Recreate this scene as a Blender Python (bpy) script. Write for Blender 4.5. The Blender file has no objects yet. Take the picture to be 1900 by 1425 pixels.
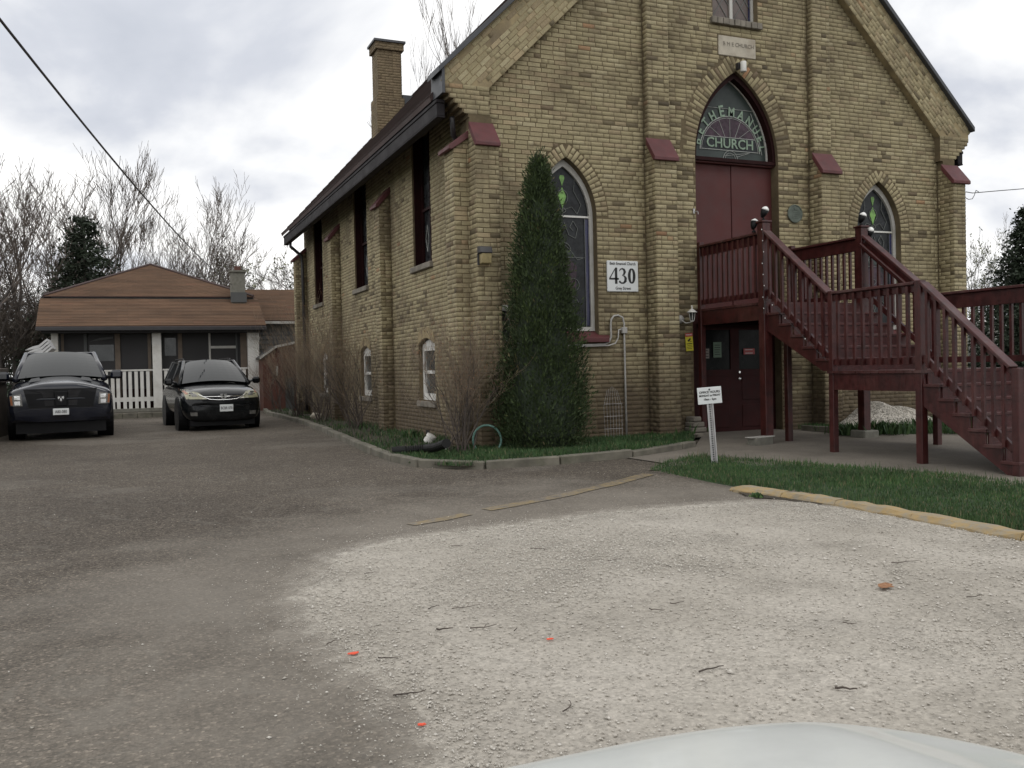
import bpy, bmesh, math, random
import numpy as np
from mathutils import Vector, Matrix
from mathutils.bvhtree import BVHTree

random.seed(7); rng = np.random.default_rng(7)
scene = bpy.context.scene
COL = scene.collection
R_ = math.radians

# ------------------------------------------------------------------ camera
F_PX, CX, CY = 1689.0, 950.0, 712.5
AX = Vector((0.92055234, -0.38998172, -0.02230796))     # camera right in world axes
AD = Vector((-0.027109, -0.00681058, -0.99960928))      # camera down
AF = Vector((0.38967742, 0.92079741, -0.01684151))      # camera forward
cam_d = bpy.data.cameras.new('camera'); cam = bpy.data.objects.new('camera', cam_d); COL.objects.link(cam)
cam_d.sensor_width = 36.0; cam_d.lens = 36.0 * F_PX / 1900.0; cam_d.clip_start = 0.02; cam_d.clip_end = 900
m = Matrix((AX, -AD, -AF)).transposed().to_4x4(); cam.matrix_world = m
scene.camera = cam

# ------------------------------------------------------------------ light: bright broken overcast
scene.view_settings.view_transform = 'Standard'; scene.view_settings.look = 'None'
scene.view_settings.exposure = 0.0; scene.view_settings.gamma = 1.0
scene.view_settings.use_curve_mapping = False
world = bpy.data.worlds.new('World'); scene.world = world; world.use_nodes = True
SUN_EL, SUN_AZ = R_(50), R_(153)
def build_world():
    nt = world.node_tree; N = nt.nodes; L = nt.links; N.clear()
    out = N.new('ShaderNodeOutputWorld'); bg = N.new('ShaderNodeBackground'); bg.inputs[1].default_value = 0.1
    sky = N.new('ShaderNodeTexSky'); sky.sky_type = 'NISHITA'; sky.sun_disc = False
    sky.sun_elevation = SUN_EL; sky.sun_rotation = SUN_AZ
    tc = N.new('ShaderNodeTexCoord')
    sep = N.new('ShaderNodeSeparateXYZ'); L.new(tc.outputs['Generated'], sep.inputs[0])
    ab = N.new('ShaderNodeMath'); ab.operation = 'MAXIMUM'; ab.inputs[1].default_value = 0.0; L.new(sep.outputs[2], ab.inputs[0])
    ad = N.new('ShaderNodeMath'); ad.operation = 'ADD'; ad.inputs[1].default_value = 0.28; L.new(ab.outputs[0], ad.inputs[0])
    dv = N.new('ShaderNodeVectorMath'); dv.operation = 'DIVIDE'
    cmb = N.new('ShaderNodeCombineXYZ')
    for i in range(3): L.new(ad.outputs[0], cmb.inputs[i])
    L.new(tc.outputs['Generated'], dv.inputs[0]); L.new(cmb.outputs[0], dv.inputs[1])
    mp = N.new('ShaderNodeMapping'); mp.inputs['Location'].default_value = (0.3, 3.03, 4.2); L.new(dv.outputs[0], mp.inputs[0])
    n1 = N.new('ShaderNodeTexNoise'); n1.inputs['Scale'].default_value = 1.15; n1.inputs['Detail'].default_value = 7; n1.inputs['Roughness'].default_value = 0.48
    n1.inputs['Distortion'].default_value = 0.35
    L.new(mp.outputs[0], n1.inputs['Vector'])
    cr = N.new('ShaderNodeValToRGB'); e = cr.color_ramp.elements
    e[0].position = 0.29; e[0].color = (5.4, 5.8, 6.6, 1); e[1].position = 0.50; e[1].color = (13.0, 12.9, 12.7, 1)
    x = e.new(0.37); x.color = (7.0, 7.3, 8.0, 1); x = e.new(0.43); x.color = (9.9, 10.0, 10.2, 1)
    L.new(n1.outputs['Fac'], cr.inputs[0])
    n2 = N.new('ShaderNodeTexNoise'); n2.inputs['Scale'].default_value = 2.2; n2.inputs['Detail'].default_value = 5
    L.new(mp.outputs[0], n2.inputs['Vector'])
    cf = N.new('ShaderNodeMapRange'); cf.inputs[1].default_value = 0.25; cf.inputs[2].default_value = 0.38; cf.inputs[3].default_value = 0.88; cf.inputs[4].default_value = 0.99
    L.new(n2.outputs['Fac'], cf.inputs[0])
    mx = N.new('ShaderNodeMixRGB'); L.new(cf.outputs[0], mx.inputs[0]); L.new(sky.outputs[0], mx.inputs[1]); L.new(cr.outputs[0], mx.inputs[2])
    L.new(mx.outputs[0], bg.inputs[0]); L.new(bg.outputs[0], out.inputs[0])
build_world()
sd = bpy.data.lights.new('sun', 'SUN'); sd.energy = 0.55; sd.angle = R_(24); sd.color = (1.0, 0.97, 0.92)
sun = bpy.data.objects.new('sun', sd); COL.objects.link(sun)
sun.rotation_euler = (R_(90) - SUN_EL, 0, R_(180) - SUN_AZ)

# ------------------------------------------------------------------ measuring helpers (a ray of the solved camera meets a plane or the ground)
def ray(u, v): return AX * ((u - CX) / F_PX) + AD * ((v - CY) / F_PX) + AF
def at(u, v, y): r = ray(u, v); return r * (y / r.y)
def S01(t): t = max(0.0, min(1.0, t)); return t * t * (3 - 2 * t)
def gz(x, y):
    a = -1.33 + 0.0026 * min(y, 60)
    yy = max(3, min(13.2, y)); b = -1.315 + (yy - 7) * 0.0185
    s = S01((x - 2) / 4.0); return a * (1 - s) + b * s
def gp(u, v, dz=0.0):
    z = -1.3
    for _ in range(20):
        r = ray(u, v); p = r * (z / r.z); z = gz(p.x, p.y) + dz
    return p
def gzv(x, y):
    a = -1.33 + 0.0026 * np.minimum(y, 60)
    b = -1.315 + (np.clip(y, 3, 13.2) - 7) * 0.0185
    t = np.clip((x - 2) / 4, 0, 1); s = t * t * (3 - 2 * t); return a * (1 - s) + b * s

# ------------------------------------------------------------------ materials
def newmat(name):
    mt = bpy.data.materials.new(name); mt.use_nodes = True; nt = mt.node_tree; nt.nodes.clear()
    o = nt.nodes.new('ShaderNodeOutputMaterial'); b = nt.nodes.new('ShaderNodeBsdfPrincipled'); nt.links.new(b.outputs[0], o.inputs[0])
    return mt, nt, b
def nz(nt, scale, detail=4, rough=0.55, vec=None, dist=0.0, stretch=None):
    n = nt.nodes.new('ShaderNodeTexNoise'); n.inputs['Scale'].default_value = scale; n.inputs['Detail'].default_value = detail
    n.inputs['Roughness'].default_value = rough; n.inputs['Distortion'].default_value = dist
    if vec is None:
        g = nt.nodes.new('ShaderNodeNewGeometry'); vec = g.outputs['Position']
    if stretch:
        mp = nt.nodes.new('ShaderNodeMapping'); mp.inputs['Scale'].default_value = stretch; nt.links.new(vec, mp.inputs[0]); vec = mp.outputs[0]
    nt.links.new(vec, n.inputs['Vector']); return n.outputs['Fac']
def ramp(nt, fac, stops):
    c = nt.nodes.new('ShaderNodeValToRGB'); e = c.color_ramp.elements
    while len(e) > 2: e.remove(e[-1])
    e[0].position, e[1].position = stops[0][0], stops[-1][0]
    def c4(c): return (c[0], c[1], c[2], 1) if isinstance(c, (tuple, list)) else (c, c, c, 1)
    e[0].color = c4(stops[0][1]); e[1].color = c4(stops[-1][1])
    for p, col in stops[1:-1]: x = e.new(p); x.color = c4(col)
    nt.links.new(fac, c.inputs[0]); return c.outputs[0]
def mix(nt, fac, a, b, mode='MIX'):
    n = nt.nodes.new('ShaderNodeMixRGB'); n.blend_type = mode
    for i, v in enumerate((fac, a, b)):
        if isinstance(v, (int, float)): n.inputs[i].default_value = v if i == 0 else (v, v, v, 1)
        elif isinstance(v, tuple): n.inputs[i].default_value = (v[0], v[1], v[2], 1)
        else: nt.links.new(v, n.inputs[i])
    return n.outputs[0]
def bump(nt, b, h, strength=0.3, dist=0.01):
    n = nt.nodes.new('ShaderNodeBump'); n.inputs['Strength'].default_value = strength; n.inputs['Distance'].default_value = dist
    nt.links.new(h, n.inputs['Height']); nt.links.new(n.outputs[0], b.inputs['Normal'])
def simple(name, col, rough=0.6, metal=0.0, vary=0.15, scale=6.0, bmp=0.0, bscale=60, spec=None, coat=0.0, grime=None, streak=False):
    mt, nt, b = newmat(name)
    lo = tuple(c * (1 - vary) for c in col); hi = tuple(min(1, c * (1 + vary)) for c in col)
    c = ramp(nt, nz(nt, scale, 5), [(0.3, lo), (0.7, hi)])
    if grime:
        f = ramp(nt, nz(nt, 2.3, 6, 0.65), [(0.5, 0.0), (0.72, 0.7)]); c = mix(nt, f, c, grime)
    if streak: c = mix(nt, 1.0, c, ramp(nt, nz(nt, 22, 5, 0.7, stretch=(1, 1, .08)), [(0.3, 0.62), (0.5, 1.0), (0.7, 1.25)]), 'MULTIPLY')
    nt.links.new(c, b.inputs['Base Color'])
    r = ramp(nt, nz(nt, scale * 2, 4), [(0.3, max(0, rough - 0.08)), (0.7, min(1, rough + 0.08))]); nt.links.new(r, b.inputs['Roughness'])
    b.inputs['Metallic'].default_value = metal
    if spec is not None: b.inputs['Specular IOR Level'].default_value = spec
    if coat: b.inputs['Coat Weight'].default_value = coat; b.inputs['Coat Roughness'].default_value = 0.05
    if bmp: bump(nt, b, nz(nt, bscale, 4), bmp, 0.006)
    return mt
MT = {}
def mk_brick():
    mt, nt, b = newmat('buff_brick'); L = nt.links
    at_ = nt.nodes.new('ShaderNodeAttribute'); at_.attribute_name = 'tint'
    sp = nt.nodes.new('ShaderNodeSeparateColor'); L.new(at_.outputs['Color'], sp.inputs[0])
    c = ramp(nt, sp.outputs[0], [(0.0, (0.08, 0.064, 0.04)), (0.10, (0.18, 0.147, 0.086)), (0.3, (0.295, 0.25, 0.146)), (0.8, (0.365, 0.313, 0.19)), (1.0, (0.44, 0.388, 0.255))])
    red = ramp(nt, sp.outputs[1], [(0.975, 0.0), (0.985, 0.75)])
    c = mix(nt, red, c, (0.36, 0.17, 0.085))
    pk = ramp(nt, sp.outputs[2], [(0.8, 0.0), (1.0, 0.35)]); c = mix(nt, pk, c, (0.27, 0.18, 0.12))
    fine = ramp(nt, nz(nt, 38, 6, 0.7), [(0.3, 0.75), (0.55, 1.0), (0.75, 1.08)]); c = mix(nt, 1.0, c, fine, 'MULTIPLY')
    g = nt.nodes.new('ShaderNodeNewGeometry'); sx = nt.nodes.new('ShaderNodeSeparateXYZ'); L.new(g.outputs['Position'], sx.inputs[0])
    # soot and damp: blotches, stronger near the ground
    low = nt.nodes.new('ShaderNodeMapRange'); low.inputs[1].default_value = 0.7; low.inputs[2].default_value = -1.1; low.inputs[3].default_value = 0.0; low.inputs[4].default_value = 0.42
    L.new(sx.outputs[2], low.inputs[0])
    n = nz(nt, 0.9, 8, 0.68, dist=0.4)
    ad = nt.nodes.new('ShaderNodeMath'); ad.operation = 'ADD'; L.new(n, ad.inputs[0]); L.new(low.outputs[0], ad.inputs[1])
    f = ramp(nt, ad.outputs[0], [(0.47, 0.0), (0.63, 0.46), (0.85, 0.92)]); c = mix(nt, f, c, (0.085, 0.062, 0.040))
    f2 = ramp(nt, nz(nt, 3.2, 7, 0.7), [(0.58, 0.0), (0.72, 0.55)]); c = mix(nt, f2, c, (0.12, 0.09, 0.058))
    f3 = ramp(nt, nz(nt, 1.5, 6, 0.65, stretch=(2.2, 2.2, 0.22)), [(0.54, 0.0), (0.72, 0.5)]); c = mix(nt, f3, c, (0.11, 0.084, 0.055))
    L.new(c, b.inputs['Base Color']); b.inputs['Roughness'].default_value = 0.93
    bump(nt, b, nz(nt, 70, 5, 0.65), 0.55, 0.008)
    return mt
def mk_mortar():
    mt, nt, b = newmat('mortar')
    c = ramp(nt, nz(nt, 5, 6, 0.7), [(0.3, (0.085, 0.064, 0.036)), (0.6, (0.135, 0.103, 0.058)), (0.8, (0.2, 0.158, 0.095))])
    nt.links.new(c, b.inputs['Base Color']); b.inputs['Roughness'].default_value = 0.95; bump(nt, b, nz(nt, 60), 0.5, 0.01); return mt
MT['brick'] = mk_brick(); MT['mortar'] = mk_mortar()
MT['parge'] = simple('pale_parged_mortar', (0.28, 0.222, 0.125), 0.9, vary=0.25, scale=4, bmp=0.5, grime=(0.13, 0.1, 0.07))
MT['maroon'] = simple('maroon_paint', (0.044, 0.0082, 0.0076), 0.42, vary=0.4, scale=7, bmp=0.3, bscale=30, grime=(0.085, 0.028, 0.024), streak=True)
MT['maroon_lower'] = simple('shaded_maroon_door_paint', (0.036, 0.0085, 0.0085), 0.6, vary=0.25, scale=5, spec=.2)  # lower-door maroon, with the shade under the deck mixed into its colour
MT['maroon_worn'] = simple('worn_maroon_treads', (0.054, 0.013, 0.012), 0.5, vary=0.45, scale=9, bmp=0.4, bscale=25, grime=(0.12, 0.075, 0.07))
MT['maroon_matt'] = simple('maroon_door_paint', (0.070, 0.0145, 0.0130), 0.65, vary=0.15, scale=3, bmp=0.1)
MT['maroon_dark'] = simple('shade_deepened_maroon_paint', (0.018, 0.005, 0.005), 0.65, vary=0.3, scale=5, spec=.12)  # maroon darkened to put deeper shade into door-recess and under-deck parts
MT['cap'] = simple('maroon_cap_paint', (0.092, 0.024, 0.026), 0.6, vary=0.22, scale=7, bmp=0.3, grime=(0.10, 0.04, 0.04))
MT['white'] = simple('white_paint', (0.62, 0.61, 0.58), 0.5, vary=0.08, scale=5, grime=(0.42, 0.4, 0.35))
MT['white_dull'] = simple('weathered_white_paint', (0.46, 0.45, 0.42), 0.6, vary=0.12, scale=5, grime=(0.28, 0.26, 0.22))
MT['sign'] = simple('white_sign_board', (0.66, 0.68, 0.68), 0.4, vary=0.04, scale=3)
MT['ink'] = simple('black_ink', (0.012, 0.012, 0.012), 0.5, vary=0.1)
MT['dark'] = simple('dark_metal', (0.03, 0.028, 0.03), 0.45, vary=0.2)
MT['trim'] = simple('dark_slate_trim', (0.05, 0.053, 0.06), 0.5, vary=0.2, scale=3)
MT['gutter'] = simple('dark_brown_gutter', (0.016, 0.013, 0.015), 0.7, vary=0.2, scale=2, spec=.25)
MT['stone'] = simple('grey_stone', (0.2, 0.18, 0.15), 0.9, vary=0.3, scale=5, bmp=0.6, grime=(0.08, 0.07, 0.05))
MT['kerb'] = simple('old_concrete_kerb', (0.135, 0.125, 0.1), 0.9, vary=0.35, scale=4, bmp=0.7, grime=(0.06, 0.065, 0.035))
MT['plaque_stone'] = simple('white_date_stone', (0.42, 0.38, 0.31), 0.85, vary=0.15, scale=6, bmp=0.3, grime=(0.2, 0.15, 0.1))
MT['bronze'] = simple('greened_bronze', (0.11, 0.13, 0.11), 0.55, metal=0.3, vary=0.25, scale=12)
MT['steel'] = simple('galvanised_steel', (0.48, 0.47, 0.47), 0.45, metal=0.6, vary=0.15, scale=10)
MT['conduit'] = simple('grey_painted_conduit', (0.38, 0.37, 0.35), 0.5, vary=0.12, scale=8)
MT['chrome'] = simple('chrome', (0.8, 0.8, 0.8), 0.15, metal=1.0, vary=0.05)
MT['rubber'] = simple('tyre_rubber', (0.012, 0.012, 0.012), 0.8, vary=0.2)
MT['black_plastic'] = simple('black_plastic', (0.006, 0.006, 0.007), 0.5, vary=0.2, spec=.2)
MT['corrugated'] = simple('black_drain_pipe', (0.010, 0.010, 0.010), 0.6, vary=0.2, spec=.2)
MT['hoop'] = simple('faded_teal_plastic', (0.12, 0.24, 0.2), 0.5, vary=0.2, scale=10)
MT['bark'] = simple('grey_brown_bark', (0.075, 0.06, 0.05), 0.9, vary=0.3, scale=8)
MT['bark_far'] = simple('weathered_bark', (0.075, 0.064, 0.058), 0.9, vary=0.25, scale=1)
MT['twig'] = simple('brown_twig', (0.11, 0.088, 0.073), 0.9, vary=0.3, scale=3)
MT['twig_tan'] = simple('tan_shrub_twig', (0.20, 0.155, 0.11), 0.85, vary=0.35, scale=6)
MT['conifer'] = simple('dark_spruce_needles', (0.026, 0.038, 0.022), 0.85, vary=0.4, scale=1.5)
MT['budleaf'] = simple('young_spring_leaf', (0.16, 0.17, 0.09), 0.7, vary=0.3, scale=2)
MT['orange'] = simple('orange_marking_paint', (0.75, 0.09, 0.04), 0.7, vary=0.15, scale=30)
MT['yellow_sign'] = simple('yellow_sign_print', (0.58, 0.52, 0.05), 0.5, vary=0.08)
MT['red_sign'] = simple('red_sign_print', (0.42, 0.06, 0.06), 0.5, vary=0.08)
MT['paper_green'] = simple('pale_green_paper', (0.17, 0.24, 0.18), 0.8, vary=0.05)
MT['paper'] = simple('grey_paper', (0.26, 0.24, 0.22), 0.8, vary=0.05)
MT['leafbrown'] = simple('dead_leaf', (0.26, 0.13, 0.065), 0.8, vary=0.3, scale=40)
MT['soil'] = simple('dark_garden_soil', (0.045, 0.036, 0.024), 0.95, vary=0.4, scale=4, bmp=0.8, bscale=40)
MT['siding'] = simple('grey_siding', (0.075, 0.078, 0.078), 0.7, vary=0.15, scale=2)
MT['shedred'] = simple('faded_red_shed_paint', (0.10, 0.038, 0.027), 0.75, vary=0.2, scale=3, grime=(0.09, 0.04, 0.03))
MT['dark_in'] = simple('dark_interior', (0.012, 0.011, 0.011), 0.9, vary=0.2)
MT['tan_wood'] = simple('tan_window_trim', (0.13, 0.1, 0.075), 0.7, vary=0.15)
MT['tarp'] = simple('pale_tarpaulin', (0.5, 0.5, 0.5), 0.6, vary=0.15, scale=4)
MT['fencewood'] = simple('old_fence_wood', (0.07, 0.055, 0.042), 0.9, vary=0.3, scale=6)
MT['block'] = simple('concrete_block', (0.17, 0.165, 0.14), 0.95, vary=0.2, scale=12, bmp=0.7)
def glass(name, col, rough=0.08, spec=0.6, vary=0.4, scale=3):
    m_ = simple(name, col, rough, vary=vary, scale=scale, spec=spec); return m_
MT['glass'] = glass('dark_window_glass', (0.008, 0.009, 0.009), 0.25, 0.12)
MT['glass_side'] = glass('grey_window_glass', (0.05, 0.055, 0.055), 0.2)
MT['screen'] = simple('porch_screen', (0.018, 0.017, 0.018), 0.6, vary=0.5, scale=1.2)
MT['windshield'] = simple('car_glass', (0.01, 0.013, 0.015), 0.03, vary=0.1, spec=0.7)
MT['sg_dark'] = glass('dark_leaded_glass', (0.018, 0.02, 0.022), 0.3, 0.25, 0.7, 6)
MT['sg_grey'] = glass('greenish_grey_leaded_glass', (0.038, 0.048, 0.044), 0.35, 0.3, 0.35, 3)
MT['sg_plum'] = glass('plum_leaded_glass', (0.05, 0.03, 0.042), 0.3, 0.25, 0.5, 6)
MT['sg_blue'] = glass('deep_blue_leaded_glass', (0.02, 0.022, 0.07), 0.25)
MT['sg_lime'] = simple('lime_green_leaded_glass', (0.15, 0.30, 0.07), 0.4, vary=0.45, scale=14)
MT['sg_letter'] = simple('pale_green_letter_glass', (0.20, 0.275, 0.20), 0.4, vary=0.3, scale=12)
MT['lead'] = simple('lead_came', (0.14, 0.15, 0.14), 0.5, vary=0.2)
MT['lead_pale'] = simple('pale_lead_came', (0.3, 0.31, 0.29), 0.5, vary=0.2)
MT['sg_amber'] = glass('brown_diamond_glass', (0.105, 0.08, 0.07), 0.3, 0.5, 0.35, 3)
def carpaint(name, col, rough=0.22, coat=0.3, spec=.3):
    mt, nt, b = newmat(name); b.inputs['Base Color'].default_value = (*col, 1); b.inputs['Roughness'].default_value = rough
    b.inputs['Coat Weight'].default_value = coat; b.inputs['Coat Roughness'].default_value = 0.06; b.inputs['Specular IOR Level'].default_value = spec
    c = ramp(nt, nz(nt, 4, 6, 0.7), [(0.4, col), (0.75, tuple(x * 0.85 + 0.012 for x in col))]); nt.links.new(c, b.inputs['Base Color']); return mt
MT['navy'] = carpaint('dark_navy_car_paint', (0.004, 0.006, 0.014), rough=.12, coat=.5, spec=.4); MT['blackcar'] = carpaint('black_car_paint', (0.003, 0.004, 0.005), rough=.12, coat=.2, spec=.25)
MT['whitecar'] = carpaint('white_car_paint', (0.66, 0.68, 0.66), 0.28, 0.5)
MT['lens'] = simple('clear_lamp_lens', (0.17, 0.165, 0.155), 0.2, vary=0.35, scale=12, metal=0.3, spec=0.8)
MT['lens_yellow'] = simple('yellowed_lamp_lens', (0.26, 0.25, 0.165), 0.2, vary=0.25, scale=8, spec=0.8)
MT['lens_orange'] = simple('amber_lamp_lens', (0.28, 0.11, 0.05), 0.25, vary=0.2, scale=10)
MT['bulb'] = simple('frosted_bulb', (0.8, 0.8, 0.78), 0.2, vary=0.05)
def mk_thuja():
    mt, nt, b = newmat('arborvitae_foliage'); L = nt.links
    a = nt.nodes.new('ShaderNodeAttribute'); a.attribute_name = 'tint'; sp = nt.nodes.new('ShaderNodeSeparateColor'); L.new(a.outputs['Color'], sp.inputs[0])
    c = ramp(nt, sp.outputs[0], [(0.0, (0.012, 0.022, 0.006)), (0.5, (0.026, 0.046, 0.010)), (0.9, (0.056, 0.084, 0.018)), (1.0, (0.12, 0.1, 0.045))])
    L.new(c, b.inputs['Base Color']); b.inputs['Roughness'].default_value = 0.75; return mt
def mk_grass(name, lo, mid, hi, dead):
    mt, nt, b = newmat(name); L = nt.links
    a = nt.nodes.new('ShaderNodeAttribute'); a.attribute_name = 'tint'; sp = nt.nodes.new('ShaderNodeSeparateColor'); L.new(a.outputs['Color'], sp.inputs[0])
    c = ramp(nt, sp.outputs[0], [(0.0, lo), (0.5, mid), (0.91, hi), (0.95, dead), (1.0, dead)])
    f = ramp(nt, nz(nt, 1.6, 5), [(0.35, 0.72), (0.65, 1.15)]); c = mix(nt, 1.0, c, f, 'MULTIPLY')
    L.new(c, b.inputs['Base Color']); b.inputs['Roughness'].default_value = 0.7; return mt
MT['thuja'] = mk_thuja()
MT['grass'] = mk_grass('lawn_grass', (0.018, 0.048, 0.012), (0.036, 0.086, 0.021), (0.075, 0.14, 0.036), (0.17, 0.15, 0.08))
MT['turf'] = simple('turf_underlay', (0.022, 0.045, 0.014), 0.95, vary=0.4, scale=8, bmp=0.6)
def asphalt_nodes(nt):
    L = nt.links
    base = ramp(nt, nz(nt, 0.55, 6, 0.6), [(0.3, (0.088, 0.074, 0.060)), (0.5, (0.110, 0.093, 0.075)), (0.75, (0.142, 0.121, 0.098))])
    g = nt.nodes.new('ShaderNodeNewGeometry')
    v = nt.nodes.new('ShaderNodeTexVoronoi'); v.inputs['Scale'].default_value = 80; L.new(g.outputs['Position'], v.inputs['Vector'])
    sp = nt.nodes.new('ShaderNodeSeparateColor'); L.new(v.outputs['Color'], sp.inputs[0])
    st = ramp(nt, sp.outputs[0], [(0.0, 0.35), (0.35, 0.85), (0.8, 1.2), (0.93, 1.7), (1.0, 2.6)]); c = mix(nt, 1.0, base, st, 'MULTIPLY')
    gr_ = ramp(nt, nz(nt, 24, 5, 0.75), [(0.3, 0.7), (0.5, 1.0), (0.7, 1.3)]); c = mix(nt, 1.0, c, gr_, 'MULTIPLY')
    edge = ramp(nt, v.outputs['Distance'], [(0.0, 1.06), (0.66, 0.72)]); c = mix(nt, 1.0, c, edge, 'MULTIPLY')
    sx = nt.nodes.new('ShaderNodeVectorMath'); sx.operation = 'DISTANCE'; L.new(g.outputs['Position'], sx.inputs[0]); sx.inputs[1].default_value = (4.0, 4.2, -1.3)
    n = nz(nt, 1.1, 7, 0.65)
    ma = nt.nodes.new('ShaderNodeMath'); ma.operation = 'MULTIPLY_ADD'; L.new(n, ma.inputs[0]); ma.inputs[1].default_value = -4.0; L.new(sx.outputs['Value'], ma.inputs[2])
    mr = nt.nodes.new('ShaderNodeMapRange'); L.new(ma.outputs[0], mr.inputs[0]); mr.inputs[1].default_value = 0.7; mr.inputs[2].default_value = 3.6; mr.inputs[3].default_value = 0.6; mr.inputs[4].default_value = 0.0
    c = mix(nt, mr.outputs[0], c, (0.27, 0.245, 0.21))
    w = nz(nt, 0.9, 3, dist=1.5); cr = ramp(nt, w, [(0.487, 0.0), (0.5, 0.28), (0.513, 0.0)]); c = mix(nt, cr, c, (0.2, 0.185, 0.16))
    w = nz(nt, 0.33, 6, 0.6, dist=.6); cr = ramp(nt, w, [(0.52, 0.0), (0.62, 0.30)]); c = mix(nt, cr, c, (0.185, 0.168, 0.145))
    w = nz(nt, 1.7, 6, 0.7, dist=.3); cr = ramp(nt, w, [(0.60, 0.0), (0.72, 0.22)]); c = mix(nt, cr, c, (0.06, 0.054, 0.048))
    h = mix(nt, 0.6, v.outputs['Distance'], nz(nt, 30, 4)); return c, h
def mk_asphalt():
    mt, nt, b = newmat('worn_asphalt'); c, h = asphalt_nodes(nt)
    nt.links.new(c, b.inputs['Base Color']); b.inputs['Roughness'].default_value = 0.93; b.inputs['Specular IOR Level'].default_value = 0.25; bump(nt, b, h, 0.6, 0.01)
    return mt
def mk_gravel(name='crushed_limestone', k=1.0, fade=False):
    mt, nt, b = newmat(name); L = nt.links
    g = nt.nodes.new('ShaderNodeNewGeometry')
    v = nt.nodes.new('ShaderNodeTexVoronoi'); v.inputs['Scale'].default_value = 68; v.inputs['Randomness'].default_value = 1; L.new(g.outputs['Position'], v.inputs['Vector'])
    sp = nt.nodes.new('ShaderNodeSeparateColor'); L.new(v.outputs['Color'], sp.inputs[0])
    base = ramp(nt, nz(nt, 0.8, 7, 0.62), [(0.3, (0.34 * k, 0.313 * k, 0.27 * k)), (0.5, (0.45 * k, 0.418 * k, 0.367 * k)), (0.72, (0.535 * k, 0.50 * k, 0.445 * k))])
    st = ramp(nt, sp.outputs[0], [(0.0, 0.68), (0.18, 0.92), (0.8, 1.06), (1.0, 1.22)]); c = mix(nt, 1.0, base, st, 'MULTIPLY')
    gr_ = ramp(nt, nz(nt, 30, 5, 0.75), [(0.32, 0.72), (0.5, 1.0), (0.7, 1.12)]); c = mix(nt, 1.0, c, gr_, 'MULTIPLY')
    coarse = ramp(nt, nz(nt, 2.0, 5, 0.6), [(0.5, 0.0), (0.68, 0.75)])
    e = ramp(nt, v.outputs['Distance'], [(0.25, 1.0), (0.6, 0.62)]); cc = mix(nt, 1.0, c, e, 'MULTIPLY'); c = mix(nt, coarse, c, cc)
    h = mix(nt, 0.5, v.outputs['Distance'], nz(nt, 55, 5, 0.7))
    if fade:
        a = nt.nodes.new('ShaderNodeAttribute'); a.attribute_name = 'tint'; s2 = nt.nodes.new('ShaderNodeSeparateColor'); L.new(a.outputs['Color'], s2.inputs[0])
        ac, ah = asphalt_nodes(nt)
        m1 = nt.nodes.new('ShaderNodeMath'); m1.operation = 'MULTIPLY_ADD'; L.new(nz(nt, 7, 9, 0.78), m1.inputs[0]); m1.inputs[1].default_value = 0.9; L.new(s2.outputs[0], m1.inputs[2])
        f = ramp(nt, m1.outputs[0], [(0.66, 0.0), (0.86, 0.30), (1.02, 0.72), (1.26, 1.0)]); c = mix(nt, f, ac, c)
    L.new(c, b.inputs['Base Color']); b.inputs['Roughness'].default_value = 0.95; b.inputs['Specular IOR Level'].default_value = 0.2
    bump(nt, b, h, 0.55, 0.012)
    return mt
MT['asphalt'] = mk_asphalt(); MT['gravel'] = mk_gravel(fade=True); MT['gravel_heap'] = mk_gravel('heap_limestone', 1.15)
def mk_stone():
    mt, nt, b = newmat('gravel_stones'); L = nt.links
    a = nt.nodes.new('ShaderNodeAttribute'); a.attribute_name = 'tint'; sp = nt.nodes.new('ShaderNodeSeparateColor'); L.new(a.outputs['Color'], sp.inputs[0])
    c = ramp(nt, sp.outputs[0], [(0.0, (0.16, 0.145, 0.125)), (0.12, (0.33, 0.305, 0.265)), (0.6, (0.47, 0.44, 0.39)), (1.0, (0.62, 0.59, 0.54))])
    L.new(c, b.inputs['Base Color']); b.inputs['Roughness'].default_value = 0.9; return mt
MT['stones'] = mk_stone()
def mk_concrete():
    mt, nt, b = newmat('footpath_concrete'); L = nt.links
    c = ramp(nt, nz(nt, 1.3, 7, 0.65), [(0.3, (0.125, 0.11, 0.09)), (0.6, (0.185, 0.163, 0.135)), (0.8, (0.225, 0.2, 0.168))])
    f = ramp(nt, nz(nt, 45, 4), [(0.35, 0.8), (0.65, 1.1)]); c = mix(nt, 1.0, c, f, 'MULTIPLY')
    L.new(c, b.inputs['Base Color']); b.inputs['Roughness'].default_value = 0.92; bump(nt, b, nz(nt, 80), 0.4, 0.006); return mt
MT['concrete'] = mk_concrete()
def mk_yellow(name, col, bg, lo, hi):
    mt, nt, b = newmat(name); L = nt.links
    if bg is None: bg, hh = asphalt_nodes(nt)
    c = ramp(nt, nz(nt, 6, 6, 0.7), [(0.3, tuple(x * 0.8 for x in col)), (0.7, col)])
    f = ramp(nt, nz(nt, 9, 7, 0.75), [(lo, 0.0), (hi, 1.0)]); c = mix(nt, f, c, bg)
    L.new(c, b.inputs['Base Color']); b.inputs['Roughness'].default_value = 0.85; bump(nt, b, nz(nt, 50), 0.5, 0.01); return mt
MT['yellow_kerb'] = mk_yellow('worn_yellow_kerb_paint', (0.37, 0.265, 0.125), (0.26, 0.23, 0.175), 0.42, 0.60)
MT['yellow_line'] = mk_yellow('faded_yellow_line', (0.26, 0.195, 0.095), None, 0.36, 0.60)
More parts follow.
